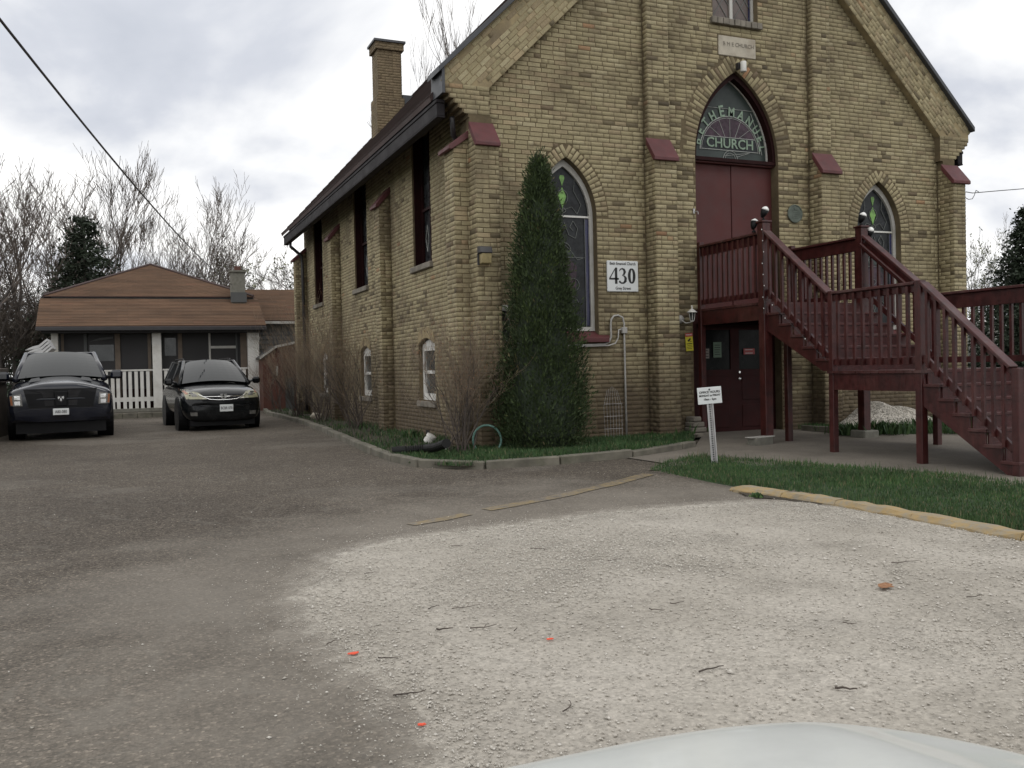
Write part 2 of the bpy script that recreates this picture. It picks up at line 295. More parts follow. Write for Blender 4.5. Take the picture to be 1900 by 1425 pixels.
def mk_shingle():
    mt, nt, b = newmat('brown_red_shingles'); L = nt.links
    a = nt.nodes.new('ShaderNodeAttribute'); a.attribute_name = 'tint'; sp = nt.nodes.new('ShaderNodeSeparateColor'); L.new(a.outputs['Color'], sp.inputs[0])
    c = ramp(nt, sp.outputs[0], [(0.0, (0.09, 0.055, 0.036)), (0.35, (0.125, 0.075, 0.046)), (0.7, (0.145, 0.084, 0.051)), (0.9, (0.16, 0.08, 0.052)), (1.0, (0.19, 0.115, 0.07))])
    f = ramp(nt, nz(nt, 1.4, 5, stretch=(0.4, 1, 2)), [(0.35, 0.75), (0.65, 1.15)]); c = mix(nt, 1.0, c, f, 'MULTIPLY')
    L.new(c, b.inputs['Base Color']); b.inputs['Roughness'].default_value = 0.9; bump(nt, b, nz(nt, 90), 0.4, 0.006); return mt
MT['shingle'] = mk_shingle()
MT['church_roof'] = simple('brown_roof_covering', (0.055, 0.033, 0.031), 0.7, vary=0.3, scale=1.5, bmp=0.3)

# ------------------------------------------------------------------ object helpers
def tag(o, label=None, cat=None, group=None, kind=None):
    if label: o['label'] = label
    if cat: o['category'] = cat
    if group: o['group'] = group
    if kind: o['kind'] = kind
    return o
def thing(name, loc, label, cat, group=None, rz=0.0):
    o = bpy.data.objects.new(name, None); COL.objects.link(o); o.location = loc; o.rotation_euler = (0, 0, rz); o.empty_display_size = 0.1
    return tag(o, label, cat, group)
def link(name, me, parent=None, loc=None):
    o = bpy.data.objects.new(name, me); COL.objects.link(o)
    if parent is not None:
        o.parent = parent
    if loc is not None: o.location = loc
    return o
def copy_tree(o, parent=None):
    c = o.copy(); COL.objects.link(c)
    if parent is not None: c.parent = parent
    for ch in list(o.children): copy_tree(ch, c)
    return c
class MB:
    """collects geometry in world (or local) coordinates; build() makes one mesh object"""
    def __init__(s): s.v = []; s.f = []; s.t = []; s.mi = []
    def add(s, vs, fs, tint=None, mi=0):
        b = len(s.v); s.v += [tuple(p) for p in vs]; s.f += [tuple(i + b for i in f) for f in fs]
        s.t += [tint or (0.5, 0.5, 0.5)] * len(vs); s.mi += [mi] * len(fs); return s
    def box(s, a, b, tint=None, mi=0):
        x0, y0, z0 = a; x1, y1, z1 = b
        return s.add([(x0, y0, z0), (x1, y0, z0), (x1, y1, z0), (x0, y1, z0), (x0, y0, z1), (x1, y0, z1), (x1, y1, z1), (x0, y1, z1)],
                     [(0, 3, 2, 1), (4, 5, 6, 7), (0, 1, 5, 4), (1, 2, 6, 5), (2, 3, 7, 6), (3, 0, 4, 7)], tint, mi)
    def obox(s, c, U, V, W, tint=None, mi=0):
        c = Vector(c); U = Vector(U); V = Vector(V); W = Vector(W)
        vs = [c + U * i + V * j + W * k for k in (-1, 1) for j in (-1, 1) for i in (-1, 1)]
        return s.add(vs, [(0, 2, 3, 1), (4, 5, 7, 6), (0, 1, 5, 4), (1, 3, 7, 5), (3, 2, 6, 7), (2, 0, 4, 6)], tint, mi)
    def beam(s, p, q, w, h, up=(0, 0, 1), tint=None):
        """rectangular bar from p to q: w across, h along 'up'"""
        p = Vector(p); q = Vector(q); d = (q - p); n = d.normalized(); a = n.cross(Vector(up)).normalized(); b = a.cross(n).normalized()
        return s.obox((p + q) / 2, d / 2, a * (w / 2), b * (h / 2), tint)
    def tube(s, pts, r, n=8, cap=True, tint=None):
        pts = [Vector(p) for p in pts]; rs = r if isinstance(r, (list, tuple)) else [r] * len(pts)
        vs = []; fs = []; ref = None
        for i, p in enumerate(pts):
            d = (pts[min(i + 1, len(pts) - 1)] - pts[max(i - 1, 0)]).normalized()
            if ref is None: ref = Vector((0, 0, 1)) if abs(d.z) < 0.9 else Vector((1, 0, 0))
            a = (ref - d * ref.dot(d)).normalized(); ref = a; b = d.cross(a)
            for k in range(n):
                t = 2 * math.pi * k / n; vs.append(p + a * (math.cos(t) * rs[i]) + b * (math.sin(t) * rs[i]))
        for i in range(len(pts) - 1):
            for k in range(n):
                k2 = (k + 1) % n; fs.append((i * n + k, i * n + k2, (i + 1) * n + k2, (i + 1) * n + k))
        if cap: fs.append(tuple(range(n))[::-1]); fs.append(tuple((len(pts) - 1) * n + k for k in range(n)))
        return s.add(vs, fs, tint)
    def lathe(s, c, prof, n=14, axis='Z', tint=None):
        vs = []; fs = []; c = Vector(c)
        for (r, z) in prof:
            for k in range(n):
                t = 2 * math.pi * k / n; a, b = r * math.cos(t), r * math.sin(t)
                vs.append(c + (Vector((a, b, z)) if axis == 'Z' else Vector((a, z, b)) if axis == 'Y' else Vector((z, a, b))))
        for i in range(len(prof) - 1):
            for k in range(n): k2 = (k + 1) % n; fs.append((i * n + k, i * n + k2, (i + 1) * n + k2, (i + 1) * n + k))
        fs.append(tuple(range(n))); fs.append(tuple((len(prof) - 1) * n + k for k in range(n)))
        return s.add(vs, fs, tint)
    def prism(s, pts, off, tint=None):
        """polygon (3D points) pushed along off"""
        n = len(pts); off = Vector(off); vs = [Vector(p) for p in pts] + [Vector(p) + off for p in pts]
        fs = [tuple(range(n))[::-1], tuple(range(n, 2 * n))] + [(i, (i + 1) % n, n + (i + 1) % n, n + i) for i in range(n)]
        return s.add(vs, fs, tint)
    def mesh(s, name, mat, smooth=False, bevel=None, tint=False):
        me = bpy.data.meshes.new(name); me.from_pydata(s.v, [], s.f); me.update()
        if tint:
            a = me.color_attributes.new('tint', 'FLOAT_COLOR', 'POINT')
            arr = np.ones((len(s.v), 4), 'f'); arr[:, :3] = np.array(s.t); a.data.foreach_set('color', arr.ravel())
        bm = bmesh.new(); bm.from_mesh(me); bmesh.ops.recalc_face_normals(bm, faces=bm.faces); 
        if bevel:
            es = [e for e in bm.edges if len(e.link_faces) == 2 and e.calc_face_angle(0) > 0.6]
            bmesh.ops.bevel(bm, geom=es, offset=bevel, segments=1, affect='EDGES', clamp_overlap=True)
        bm.to_mesh(me); bm.free()
        for mm in (mat if isinstance(mat, (list, tuple)) else [mat]): me.materials.append(mm)
        if len(set(s.mi)) > 1 and not bevel:
            for p, i in zip(me.polygons, s.mi): p.material_index = i
        if smooth: me.polygons.foreach_set('use_smooth', [True] * len(me.polygons))
        return me
    def build(s, name, mat, parent=None, smooth=False, bevel=None, tint=False, local=False):
        me = s.mesh(name, mat, smooth, bevel, tint)
        loc = None
        if parent is not None and not local: loc = -parent_world(parent)
        return link(name, me, parent, loc)
def parent_world(p):
    l = Vector(p.location)
    while p.parent is not None: p = p.parent; l += Vector(p.location)
    return l
def npmesh(name, V, Fq, mat, tint=None, parent=None, smooth=False):
    """V (n,3), Fq (m,k) same-size faces"""
    me = bpy.data.meshes.new(name); k = Fq.shape[1]
    me.vertices.add(len(V)); me.vertices.foreach_set('co', V.astype('f').ravel())
    me.loops.add(Fq.size); me.loops.foreach_set('vertex_index', Fq.astype('i').ravel())
    me.polygons.add(len(Fq)); me.polygons.foreach_set('loop_start', np.arange(0, Fq.size, k, dtype='i'))
    if smooth: me.polygons.foreach_set('use_smooth', np.ones(len(Fq), bool))
    me.update(calc_edges=True); me.validate()
    if tint is not None:
        a = me.color_attributes.new('tint', 'FLOAT_COLOR', 'POINT'); arr = np.ones((len(V), 4), 'f'); arr[:, :tint.shape[1]] = tint
        a.data.foreach_set('color', arr.ravel())
    me.materials.append(mat)
    o = link(name, me, parent, -parent_world(parent) if parent is not None else None); return o
def slab(name, outer, holes, thick, fr, mat, parent=None):
    """flat wall piece with openings; fr maps (u, v, depth) to world"""
    cu = bpy.data.curves.new(name, 'CURVE'); cu.dimensions = '2D'; cu.fill_mode = 'BOTH'; cu.extrude = thick / 2
    for poly in [outer] + holes:
        sp = cu.splines.new('POLY'); sp.points.add(len(poly) - 1); sp.use_cyclic_u = True
        for i, (a, b) in enumerate(poly): sp.points[i].co = (a, b, 0, 1)
    tmp = bpy.data.objects.new('tmp', cu); COL.objects.link(tmp); dg = bpy.context.evaluated_depsgraph_get()
    me = bpy.data.meshes.new_from_object(tmp.evaluated_get(dg)); bpy.data.objects.remove(tmp); bpy.data.curves.remove(cu)
    me.name = name
    for v in me.vertices: v.co = fr(v.co.x, v.co.y, v.co.z + thick / 2)
    bm = bmesh.new(); bm.from_mesh(me); bmesh.ops.recalc_face_normals(bm, faces=bm.faces); bm.to_mesh(me); bm.free()
    me.materials.clear(); me.materials.append(mat)
    return link(name, me, parent, -parent_world(parent) if parent is not None else None)
def text_mesh(s, size, fr, depth=0.002, align='CENTER', bold=0.0):
    """letters as a mesh; fr maps (u, v, depth) to world. returns (verts, faces)"""
    cu = bpy.data.curves.new('t', 'FONT'); cu.body = s; cu.size = size; cu.align_x = align; cu.align_y = 'CENTER'; cu.extrude = depth / 2; cu.offset = bold; cu.resolution_u = 3
    tmp = bpy.data.objects.new('tmp', cu); COL.objects.link(tmp); dg = bpy.context.evaluated_depsgraph_get()
    me = bpy.data.meshes.new_from_object(tmp.evaluated_get(dg)); bpy.data.objects.remove(tmp); bpy.data.curves.remove(cu)
    vs = [fr(v.co.x, v.co.y, v.co.z) for v in me.vertices]; fs = [tuple(p.vertices) for p in me.polygons]; bpy.data.meshes.remove(me)
    return vs, fs
def FY(y, s=-1):   # frame on a plane facing -Y: (u, v, d) -> world; d grows away from the camera
    return lambda u, v, d: Vector((u, y + d, v))
def FXm(x): return lambda u, v, d: Vector((x + d, u, v))   # plane facing -X
def pointed(cx, hw, z0, zs, n=14, k=2.0):
    """pointed arch outline; springing at zs, arcs of radius k*hw"""
    r = k * hw; pts = [(cx - hw, z0), (cx + hw, z0), (cx + hw, zs)]
    c = cx + hw - r; a1 = math.acos((cx - c) / r)
    for i in range(1, n + 1): a = a1 * i / n; pts.append((c + r * math.cos(a), zs + r * math.sin(a)))
    c = cx - hw + r
    for i in range(n - 1, -1, -1): a = a1 * i / n; pts.append((c - r * math.cos(a), zs + r * math.sin(a)))
    return pts
def pointed_hw(cx, hw, zs, z, ring=0.0, k=2.0):
    """half width of the opening (plus a ring) at height z, or None above it"""
    if z <= zs: return hw
    r = k * hw; off = r - hw; R = r + ring; d = R * R - (z - zs) ** 2
    if d <= 0: return None
    w = math.sqrt(d) - off
    return w if w > 0 else None

# ================================================================== SETTING: ground sheets
def pos(p): return Vector((p[0], p[1]))
def sheet(name, poly, dz, mat, cell=1.0, kind='structure', zf=gz, wob=0.0, sub=None, skirt=False, cuts=None):
    if wob:
        out = []
        for i in range(len(poly)):
            a = Vector(poly[i]); b = Vector(poly[(i + 1) % len(poly)]); n = max(1, int((b - a).length / (sub or 0.25)))
            for k in range(n):
                p = a.lerp(b, k / n); out.append((p.x + random.uniform(-wob, wob), p.y + random.uniform(-wob, wob)))
        poly = out
    bm = bmesh.new(); vs = [bm.verts.new((p[0], p[1], 0)) for p in poly]; bm.faces.new(vs)
    xs = [p[0] for p in poly]; ys = [p[1] for p in poly]
    for ax, lo, hi in ((0, min(xs), max(xs)), (1, min(ys), max(ys))):
        ks = [k * cell for k in range(math.ceil(lo / cell), math.ceil(hi / cell))] if cuts is None else cuts[ax]
        for k in ks:
            co = Vector((k, 0, 0)) if ax == 0 else Vector((0, k, 0)); no = Vector((1, 0, 0)) if ax == 0 else Vector((0, 1, 0))
            bmesh.ops.bisect_plane(bm, geom=bm.verts[:] + bm.edges[:] + bm.faces[:], plane_co=co, plane_no=no)
    for v in bm.verts: v.co.z = zf(v.co.x, v.co.y) + (dz if not (skirt and v.is_boundary) else -.03)
    bmesh.ops.recalc_face_normals(bm, faces=bm.faces)
    if bm.faces and sum(f.normal.z for f in bm.faces) < 0: bmesh.ops.reverse_faces(bm, faces=bm.faces)
    me = bpy.data.meshes.new(name); bm.to_mesh(me); bm.free(); me.materials.append(mat)
    o = link(name, me); o['kind'] = kind; return o
sheet('ground', [(-300, -120), (300, -120), (300, 420), (-300, 420)], -0.05, MT['turf'], 20.0, cuts=([-150, -80, -40, -20, -10, -5, 0] + [2 + .4 * k for k in range(11)] + [8, 10, 15, 20, 30, 60, 120, 200], [-60, -20, -5, 0] + [3 + .5 * k for k in range(22)] + [16, 20, 25, 30, 40, 60, 90, 150, 250, 350]))
sheet('driveway', [(-9, -14), (30, -14), (30, 2.2), (6.6, 2.4), (6.3, 4.9), (6.3, 8.6), (7.0, 11.6), (8.9, 12.2), (5.6, 13.4), (5.0, 14.0), (5.0, 31.5), (-9, 31.5)], 0.0, MT['asphalt'], 0.75)
bed_pts = [(4.15, 30.5), (3.93, 28.05), (3.98, 22.87), (3.84, 19.47), (3.63, 16.01), (3.46, 13.47), (3.46, 11.77), (3.86, 10.94), (4.5, 10.69), (5.25, 10.65), (6.19, 10.75), (7.0, 11.03), (7.74, 11.44)]
sheet('garden_bed_soil', bed_pts + [(8.3, 12.2), (8.75, 12.75), (8.75, 13.05), (4.7, 13.05), (4.7, 30.5)], 0.045, MT['soil'], 0.5)
sheet('footpath', [(5.75, 9.45), (6.3, 9.9), (6.19, 10.72), (7.0, 11.0), (7.76, 11.42), (8.35, 12.15), (8.85, 12.8), (8.85, 13.6), (10.8, 13.6), (10.8, 12.9), (30, 12.9), (30, 5.5), (8.6, 5.5), (7.4, 8.0), (6.6, 9.4)], 0.012, MT['concrete'], 0.7)
lawn_poly = [(5.72, 9.35), (5.72, 8.45), (5.78, 7.85), (6.0, 7.45), (6.12, 6.63), (6.18, 5.68), (6.2, 4.69), (6.3, 2.4), (10.6, 2.4), (9.3, 5.0), (8.6, 6.5), (8.25, 7.7), (7.72, 8.85), (7.35, 9.6), (7.1, 10.2), (6.6, 10.08), (6.2, 9.8)]
sheet('lawn', lawn_poly, 0.03, MT['turf'], 0.5, wob=0.03, skirt=True)
yard_poly = [(10.9, 12.35), (11.4, 11.6), (12.2, 10.9), (13.0, 9.9), (14.4, 9.2), (18, 8.4), (30, 8), (30, 24), (15.3, 24), (15.1, 12.9), (10.95, 12.9)]
sheet('side_lawn', yard_poly, 0.03, MT['turf'], 0.7, wob=0.03, skirt=True)
grav = [(1.3, -1), (1.05, 1.4), (0.98, 2.84), (1.04, 3.31), (0.98, 3.83), (0.92, 4.3), (0.88, 4.88), (0.95, 5.4), (1.12, 5.9), (1.41, 6.49), (1.93, 6.82), (2.65, 6.95), (3.2, 7.0), (3.78, 7.12), (4.5, 7.1), (5.38, 7.0), (5.75, 6.75), (5.95, 5.9), (6.0, 4.9), (6.3, 2.6), (9, 2.2), (12, 0), (12, -3), (2, -3)]
grav = [(x, y) for x, y in grav]
def inpoly(x, y, poly):
    c = np.zeros(len(x), bool); n = len(poly)
    for i in range(n):
        x1, y1 = poly[i]; x2, y2 = poly[(i + 1) % n]
        k = ((y1 > y) != (y2 > y)) & (x < (x2 - x1) * (y - y1) / ((y2 - y1) + 1e-12) + x1); c ^= k
    return c
def edge_dist(x, y, poly):
    d = np.full(len(x), 1e9)
    for i in range(len(poly)):
        a = np.array(poly[i]); b = np.array(poly[(i + 1) % len(poly)]); ab = b - a; t = np.clip(((x - a[0]) * ab[0] + (y - a[1]) * ab[1]) / (ab @ ab), 0, 1)
        d = np.minimum(d, np.hypot(x - a[0] - t * ab[0], y - a[1] - t * ab[1]))
    return d
gx, gy = np.meshgrid(np.arange(0.2, 12, .1), np.arange(-3, 7.7, .1)); nxg = gx.shape[1]; fx, fy = gx.ravel(), gy.ravel()
sdv = edge_dist(fx, fy, grav) * np.where(inpoly(fx, fy, grav), 1, -1); okv = (sdv > -.62) & ~inpoly(fx, fy, lawn_poly)
Fg = [(j * nxg + i, j * nxg + i + 1, (j + 1) * nxg + i + 1, (j + 1) * nxg + i) for j in range(gx.shape[0] - 1) for i in range(nxg - 1) if okv[j * nxg + i] and okv[j * nxg + i + 1] and okv[(j + 1) * nxg + i] and okv[(j + 1) * nxg + i + 1]]
tg = np.clip(.5 + sdv, 0, 1)[:, None]; gp_ = npmesh('gravel_patch', np.stack([fx, fy, gzv(fx, fy) - .012 + .02 * np.clip((sdv + .60) / .42, 0, 1)], 1), np.array(Fg), MT['gravel'], np.concatenate([tg, tg, tg], 1))
bm = bmesh.new(); bm.from_mesh(gp_.data); bmesh.ops.delete(bm, geom=[v for v in bm.verts if not v.link_faces], context='VERTS'); bm.to_mesh(gp_.data); bm.free(); gp_['kind'] = 'structure'
def yline(pts, w):
    L_ = [Vector(p) for p in pts]; a = []; b = []
    for i, p in enumerate(L_):
        d = (L_[min(i + 1, len(L_) - 1)] - L_[max(i - 1, 0)]).normalized(); n = Vector((-d.y, d.x)) * w / 2
        a.append(tuple(p + n)); b.append(tuple(p - n))
    return a + b[::-1]
sheet('painted_line', yline([(3.04, 7.86), (3.9, 8.22), (4.8, 8.7), (5.6, 9.2)], 0.17), 0.006, MT['yellow_line'], 0.5, wob=0.012)
sheet('painted_line', yline([(2.2, 7.45), (2.5, 7.58), (2.8, 7.72)], 0.14), 0.006, MT['yellow_line'], 0.5, wob=0.015)

sheet('bare_soil', [(5.55, 7.35), (5.68, 7.62), (5.85, 7.2), (5.97, 6.75), (5.86, 6.6), (5.72, 6.95)], 0.014, MT['soil'], 0.5, wob=0.03, sub=.08)
# yellow painted kerb in cast lengths
kr = thing('painted_kerb', (5.73, 7.62, gz(5.73, 7.62)), 'low rounded concrete kerb with worn yellow paint between lawn and gravel', 'kerb')
kp = [(5.70, 7.72), (5.88, 7.1), (6.0, 6.5), (6.07, 5.68), (6.1, 4.69), (6.16, 3.6), (6.3, 2.4)]
for i in range(len(kp) - 1):
    a, b = Vector(kp[i]), Vector(kp[i + 1]); d = (b - a).normalized(); n = Vector((-d.y, d.x))
    mb = MB(); nseg = 7; rows = []
    prof = [(-0.095, -0.03), (-0.09, 0.025), (-0.06, 0.058), (0.05, 0.062), (0.085, 0.035), (0.095, -0.03)]
    for k in range(nseg + 1):
        p = a.lerp(b - d * 0.012, k / nseg); row = []
        sc_ = 0.5 if (i == 0 and k == 0) else 1.0
        for u, w in prof:
            q = p + n * (u * sc_ + random.uniform(-.012, .012)); row.append((q.x, q.y, gz(q.x, q.y) + w * sc_ + random.uniform(-.009, .007)))
        rows.append(row)
    vs = [q for r in rows for q in r]; m_ = len(prof)
    fs = [(k * m_ + j, k * m_ + j + 1, (k + 1) * m_ + j + 1, (k + 1) * m_ + j) for k in range(nseg) for j in range(m_ - 1)]
    fs += [tuple(range(m_)), tuple(nseg * m_ + j for j in range(m_))]
    mb.add(vs, fs); mb.build('kerb_length', MT['yellow_kerb'], kr, smooth=False)

# bed edging stones
ed = thing('garden_edging', (3.46, 12.0, gz(3.46, 12)), 'low line of weathered concrete edging blocks curving round the planted bed', 'edging')
path = [Vector(p) for p in bed_pts]; acc = []
for i in range(len(path) - 1):
    n_ = max(1, int((path[i + 1] - path[i]).length / 0.1)); acc += [path[i].lerp(path[i + 1], k / n_) for k in range(n_)]
acc.append(path[-1]); i = 0
while i < len(acc) - 3:
    ln = random.choice([7, 9, 9, 10, 11]); j = min(i + ln, len(acc) - 1)
    a, b = acc[i], acc[j]; d = (b - a)
    if d.length > 0.15:
        d.normalize(); n = Vector((-d.y, d.x)); c = (a + b) / 2; L_ = (b - a).length / 2 - 0.008
        z = gz(c.x, c.y) + 0.035 + random.uniform(-.01, .008); zr = (gz(b.x, b.y) - gz(a.x, a.y)) / 2 + random.uniform(-.006, .006)
        mb = MB(); mb.obox((c.x + n.x * random.uniform(-.01, .01), c.y + n.y * random.uniform(-.01, .01), z), (d.x * L_, d.y * L_, zr), (n.x * 0.065, n.y * 0.065, 0), (0, 0, 0.07)); mb.build('kerb_stone', MT['kerb'], ed, bevel=0.015)
    i = j
ed2 = thing('path_edging', (11.0, 13.0, gz(11, 13)), 'short pale edging strip beside the path under the stair landing', 'edging')
for a, b in (((10.92, 12.75), (11.0, 12.0)), ((11.02, 11.98), (11.5, 11.45))):
    a = Vector(a); b = Vector(b); d = (b - a) / 2; n = Vector((-d.y, d.x)).normalized(); c = (a + b) / 2
    MB().obox((c.x, c.y, gz(c.x, c.y) + 0.05), (d.x, d.y, 0), (n.x * .04, n.y * .04, 0), (0, 0, .06)).build('kerb_stone', MT['kerb'], ed2, bevel=0.01)

# ================================================================== CHURCH
church = thing('church', (9.83, 13.0, gz(9.83, 13)), 'buff brick gothic church with maroon doors, stained glass and a steep gable', 'church')
YW = 13.03; CXC = 9.83; GR = -1.3
def rake_o(x): return 4.494 + 0.972 * ((x - 4.436) if x <= CXC else (15.224 - x))       # outer edge of the gable band
def rake_i(x): return 4.27 + 0.985 * ((x - 5.19) if x <= CXC else (14.47 - x))          # inner edge of the gable band
DOOR = dict(cx=9.85, hw=0.87, zs=3.55); WL = dict(cx=6.53, hw=0.53, zs=2.43); WR = dict(cx=13.05, hw=0.53, zs=2.43); TW = dict(cx=9.86, hw=0.47, zs=6.95)
door_poly = pointed(DOOR['cx'], DOOR['hw'], 0.93, DOOR['zs'])
door_poly = [(8.87, GR - .1), (10.73, GR - .1), (10.73, 0.93)] + door_poly[1:-0 or None] + [(DOOR['cx'] - .87, 0.93), (8.87, 0.93)]
def dedupe(p):
    out = []
    for q in p:
        if not out or abs(q[0] - out[-1][0]) + abs(q[1] - out[-1][1]) > 1e-4: out.append(q)
    if abs(out[0][0] - out[-1][0]) + abs(out[0][1] - out[-1][1]) < 1e-4: out.pop()
    return out
door_poly = dedupe(door_poly)
apex = rake_o(CXC)
fac_outer = [(4.88, GR), (8.87, GR), (8.87, 0.93)] + [(DOOR['cx'] - .87, 0.93)]
arch = pointed(DOOR['cx'], DOOR['hw'], 0.93, DOOR['zs'])            # starts at left bottom, right bottom, up the right, over, down left
archL = arch[2:][::-1]
fac_outer += archL + [(DOOR['cx'] + .87, 0.93), (10.73, 0.93), (10.73, GR), (14.78, GR), (14.78, rake_o(14.78) - .1), (CXC, apex - .1), (4.88, rake_o(4.88) - .1)]
fac_outer = dedupe(fac_outer)
holes = [pointed(WL['cx'], WL['hw'], 0.40, WL['zs']), pointed(WR['cx'], WR['hw'], 0.40, WR['zs']), pointed(TW['cx'], TW['hw'], 5.93, TW['zs'])]
slab('facade_wall', fac_outer, holes, 0.34, FY(YW), MT['mortar'], church)
# side wall facing the driveway
XS = 5.012
side_w = [(15.33, 16.42), (19.93, 21.15), (24.9, 26.1)]; base_w = [(15.29, 16.25), (19.85, 20.8), (24.6, 25.5)]
def segtop(a, b, z0, z1): # low arch head
    n = 6; return [(a, z0), (b, z0), (b, z1)] + [(b + (a - b) * k / n, z1 + 0.11 * math.sin(math.pi * k / n)) for k in range(1, n)] + [(a, z1)]
sh = [[(a, 1.92), (b, 1.92), (b, 4.36), (a, 4.36)] for a, b in side_w] + [segtop(a, b, -0.55, 0.47) for a, b in base_w]
slab('side_wall', [(13.05, GR), (27.6, GR), (27.6, 4.62), (13.05, 4.62)], sh, 0.34, FXm(XS), MT['mortar'], church)
MB().box((14.31, 13.37, GR), (14.65, 27.6, 4.62)).build('side_wall', MT['mortar'], church)
MB().prism([(5.35, 27.3, GR), (14.31, 27.3, GR), (14.31, 27.3, 4.3), (CXC, 27.3, 9.3), (5.35, 27.3, 4.6)], (0, 0.3, 0)).build('rear_wall', MT['mortar'], church)
# gable band body and kneelers
YB = 12.892
def mirror(x): return 2 * CXC - x
for side in (0, 1):
    mx_ = (lambda x: x) if side == 0 else mirror
    pts = [(5.19, 4.27), (CXC, 4.27 + .985 * (CXC - 5.19)), (CXC, apex), (4.44, 4.498), (4.44, 4.27)]
    MB().prism([(mx_(u), YB, v) for u, v in pts], (0, 0.137, 0)).build('gable_band', MT['parge'], church)
    mb = MB(); nst = 7
    for k in range(nst):
        z0 = 3.80 + k * 0.0725 * 0.92; x0 = 4.86 - 0.42 * min(1, (k + 0.6) / (nst - 1)) if k else 4.84
        mb.box((min(mx_(x0), mx_(5.19)), YB + 0.001, z0), (max(mx_(x0), mx_(5.19)), 13.34, z0 + .0675))
    mb.build('kneeler', MT['mortar'], church)
BR = []   # every brick: (frame fn, u, v, w, h, ang, key)
def rows(fr, z0, z1, intervals, L_=0.219, course=0.0725, hdr=0.14, shift=0.0, key='x', dropout=0.0):
    k0 = math.floor((z0 - GR) / course + 0.5); z = GR + (k0 + 0.5) * course
    while z < z1 - 0.02:
        odd = (int(round((z - GR) / course - 0.5))) % 2
        for a, b in intervals(z):
            if b - a < 0.04: continue
            x = a + ((0.0 if odd else -0.11) if abs(b - a) < 1.2 else -((a * 1.0) % L_) - (0.11 if odd else 0) + random.uniform(-.02, .02))
            while x < b:
                w = L_ * (0.5 if random.random() < hdr else 1.0) * random.uniform(.98, 1.02); x0, x1 = max(x, a), min(x + w - 0.011, b)
                if x1 - x0 > 0.035 and random.random() >= dropout: BR.append((fr, (x0 + x1) / 2, z, x1 - x0, 0.0610, 0.0, key))
                x += w
        z += course
def minus(iv, a, b):
    out = []
    for p, q in iv:
        if b <= p or a >= q: out.append((p, q)); continue
        if a > p: out.append((p, a))
        if b < q: out.append((b, q))
    return out
def arch_cut(iv, o, z, ring, z0):
    if z < z0: return iv
    w = pointed_hw(o['cx'], o['hw'], o['zs'], z, ring)
    if w is None: return iv
    if z <= o['zs']: w = o['hw']
    return minus(iv, o['cx'] - w - 0.006, o['cx'] + w + 0.006)
PIL = [(7.97, 8.39), (11.40, 11.80)]
def fac_iv(z):
    iv = [(5.0, 14.66)]
    if z > 4.2:
        lo = 5.19 + (z - 4.27) / .985; iv = [(max(5.19, lo), min(14.47, mirror(lo)))] if lo < CXC - .1 else []
    if z < 0.97: iv = minus(iv, 8.86, 10.74)
    else: iv = arch_cut(iv, DOOR, z, 0.30, 0.97)
    iv = arch_cut(iv, WL, z, 0.215, 0.38); iv = arch_cut(iv, WR, z, 0.215, 0.38); iv = arch_cut(iv, TW, z, 0.2, 5.80)
    if 5.27 < z < 5.66: iv = minus(iv, 9.47, 10.28)
    for a, b in PIL: iv = minus(iv, a, b)
    if z < 4.0: iv = minus(iv, 4.0, 5.22); iv = minus(iv, 14.52, 15.5)
    return iv
rows(FY(YW), GR, apex - 1.1, fac_iv, key='f')
# buttresses: lower stage deep, upper stage shallow
YP = 12.705
for a, b in PIL:
    bt = MB().box((a + .01, YP, GR), (b - .01, YW + .005, 3.36)).prism([(a + .01, YP, 3.36), (a + .01, YP, 3.42), (a + .01, YB, 3.64), (a + .01, YW, 3.64), (a + .01, YW, 3.36)], (b - a - .02, 0, 0)).box((a + .01, YB, 3.5), (b - .01, YW + .004, rake_i((a + b) / 2) + .2)).build('buttress', MT['mortar'], church)
    rows(FY(YP), GR, 3.40, lambda z: [(a, b)], key='p'); rows(FY(YB), 3.74, rake_i((a + b) / 2) + .05, lambda z: [(a, b)], key='p')
    rows(lambda u, v, d, a=a: Vector((a + .01 + d, u, v)), GR, 3.62, lambda z: [(YP - .008 + max(0, z - 3.36) * .85, YW - .012)], key='q')
    rows(lambda u, v, d, a=a: Vector((a + .01 + d, u, v)), 3.74, rake_i(a), lambda z: [(YB - .012, YW - .012)], key='q')
    rows(lambda u, v, d, b=b: Vector((b - .01 - d, u, v)), GR, 3.62, lambda z: [(YP - .008 + max(0, z - 3.36) * .85, YW - .012)], key='q')
YC = 12.66
for a, b in ((4.845, 5.225), (14.53, 14.85)):
    MB().box((a + .01, YC, GR), (b - .01, 13.045, 3.34)).prism([(a + .01, YC, 3.34), (a + .01, YC, 3.36), (a + .01, YB, 3.66), (a + .01, YB, 3.84), (a + .01, 13.045, 3.84), (a + .01, 13.045, 3.34)], (b - a - .02, 0, 0)).build('buttress', MT['mortar'], church)
    rows(FY(YC), GR, 3.37, lambda z: [(a, b)], key='p')
    rows(lambda u, v, d, a=a: Vector((a + .01 + d, u, v)), GR, 3.62, lambda z: [(YC - .008 + max(0, z - 3.33) * .8, YW - .012)], key='q')
    rows(lambda u, v, d, b=b: Vector((b - .01 - d, u, v)), GR, 3.62, lambda z: [(YC - .008 + max(0, z - 3.33) * .8, YW - .012)], key='q')
SB = [(4.61, 12.966, 13.40), (4.767, 17.95, 18.38), (4.77, 22.68, 23.1), (4.672, 27.25, 27.62)]
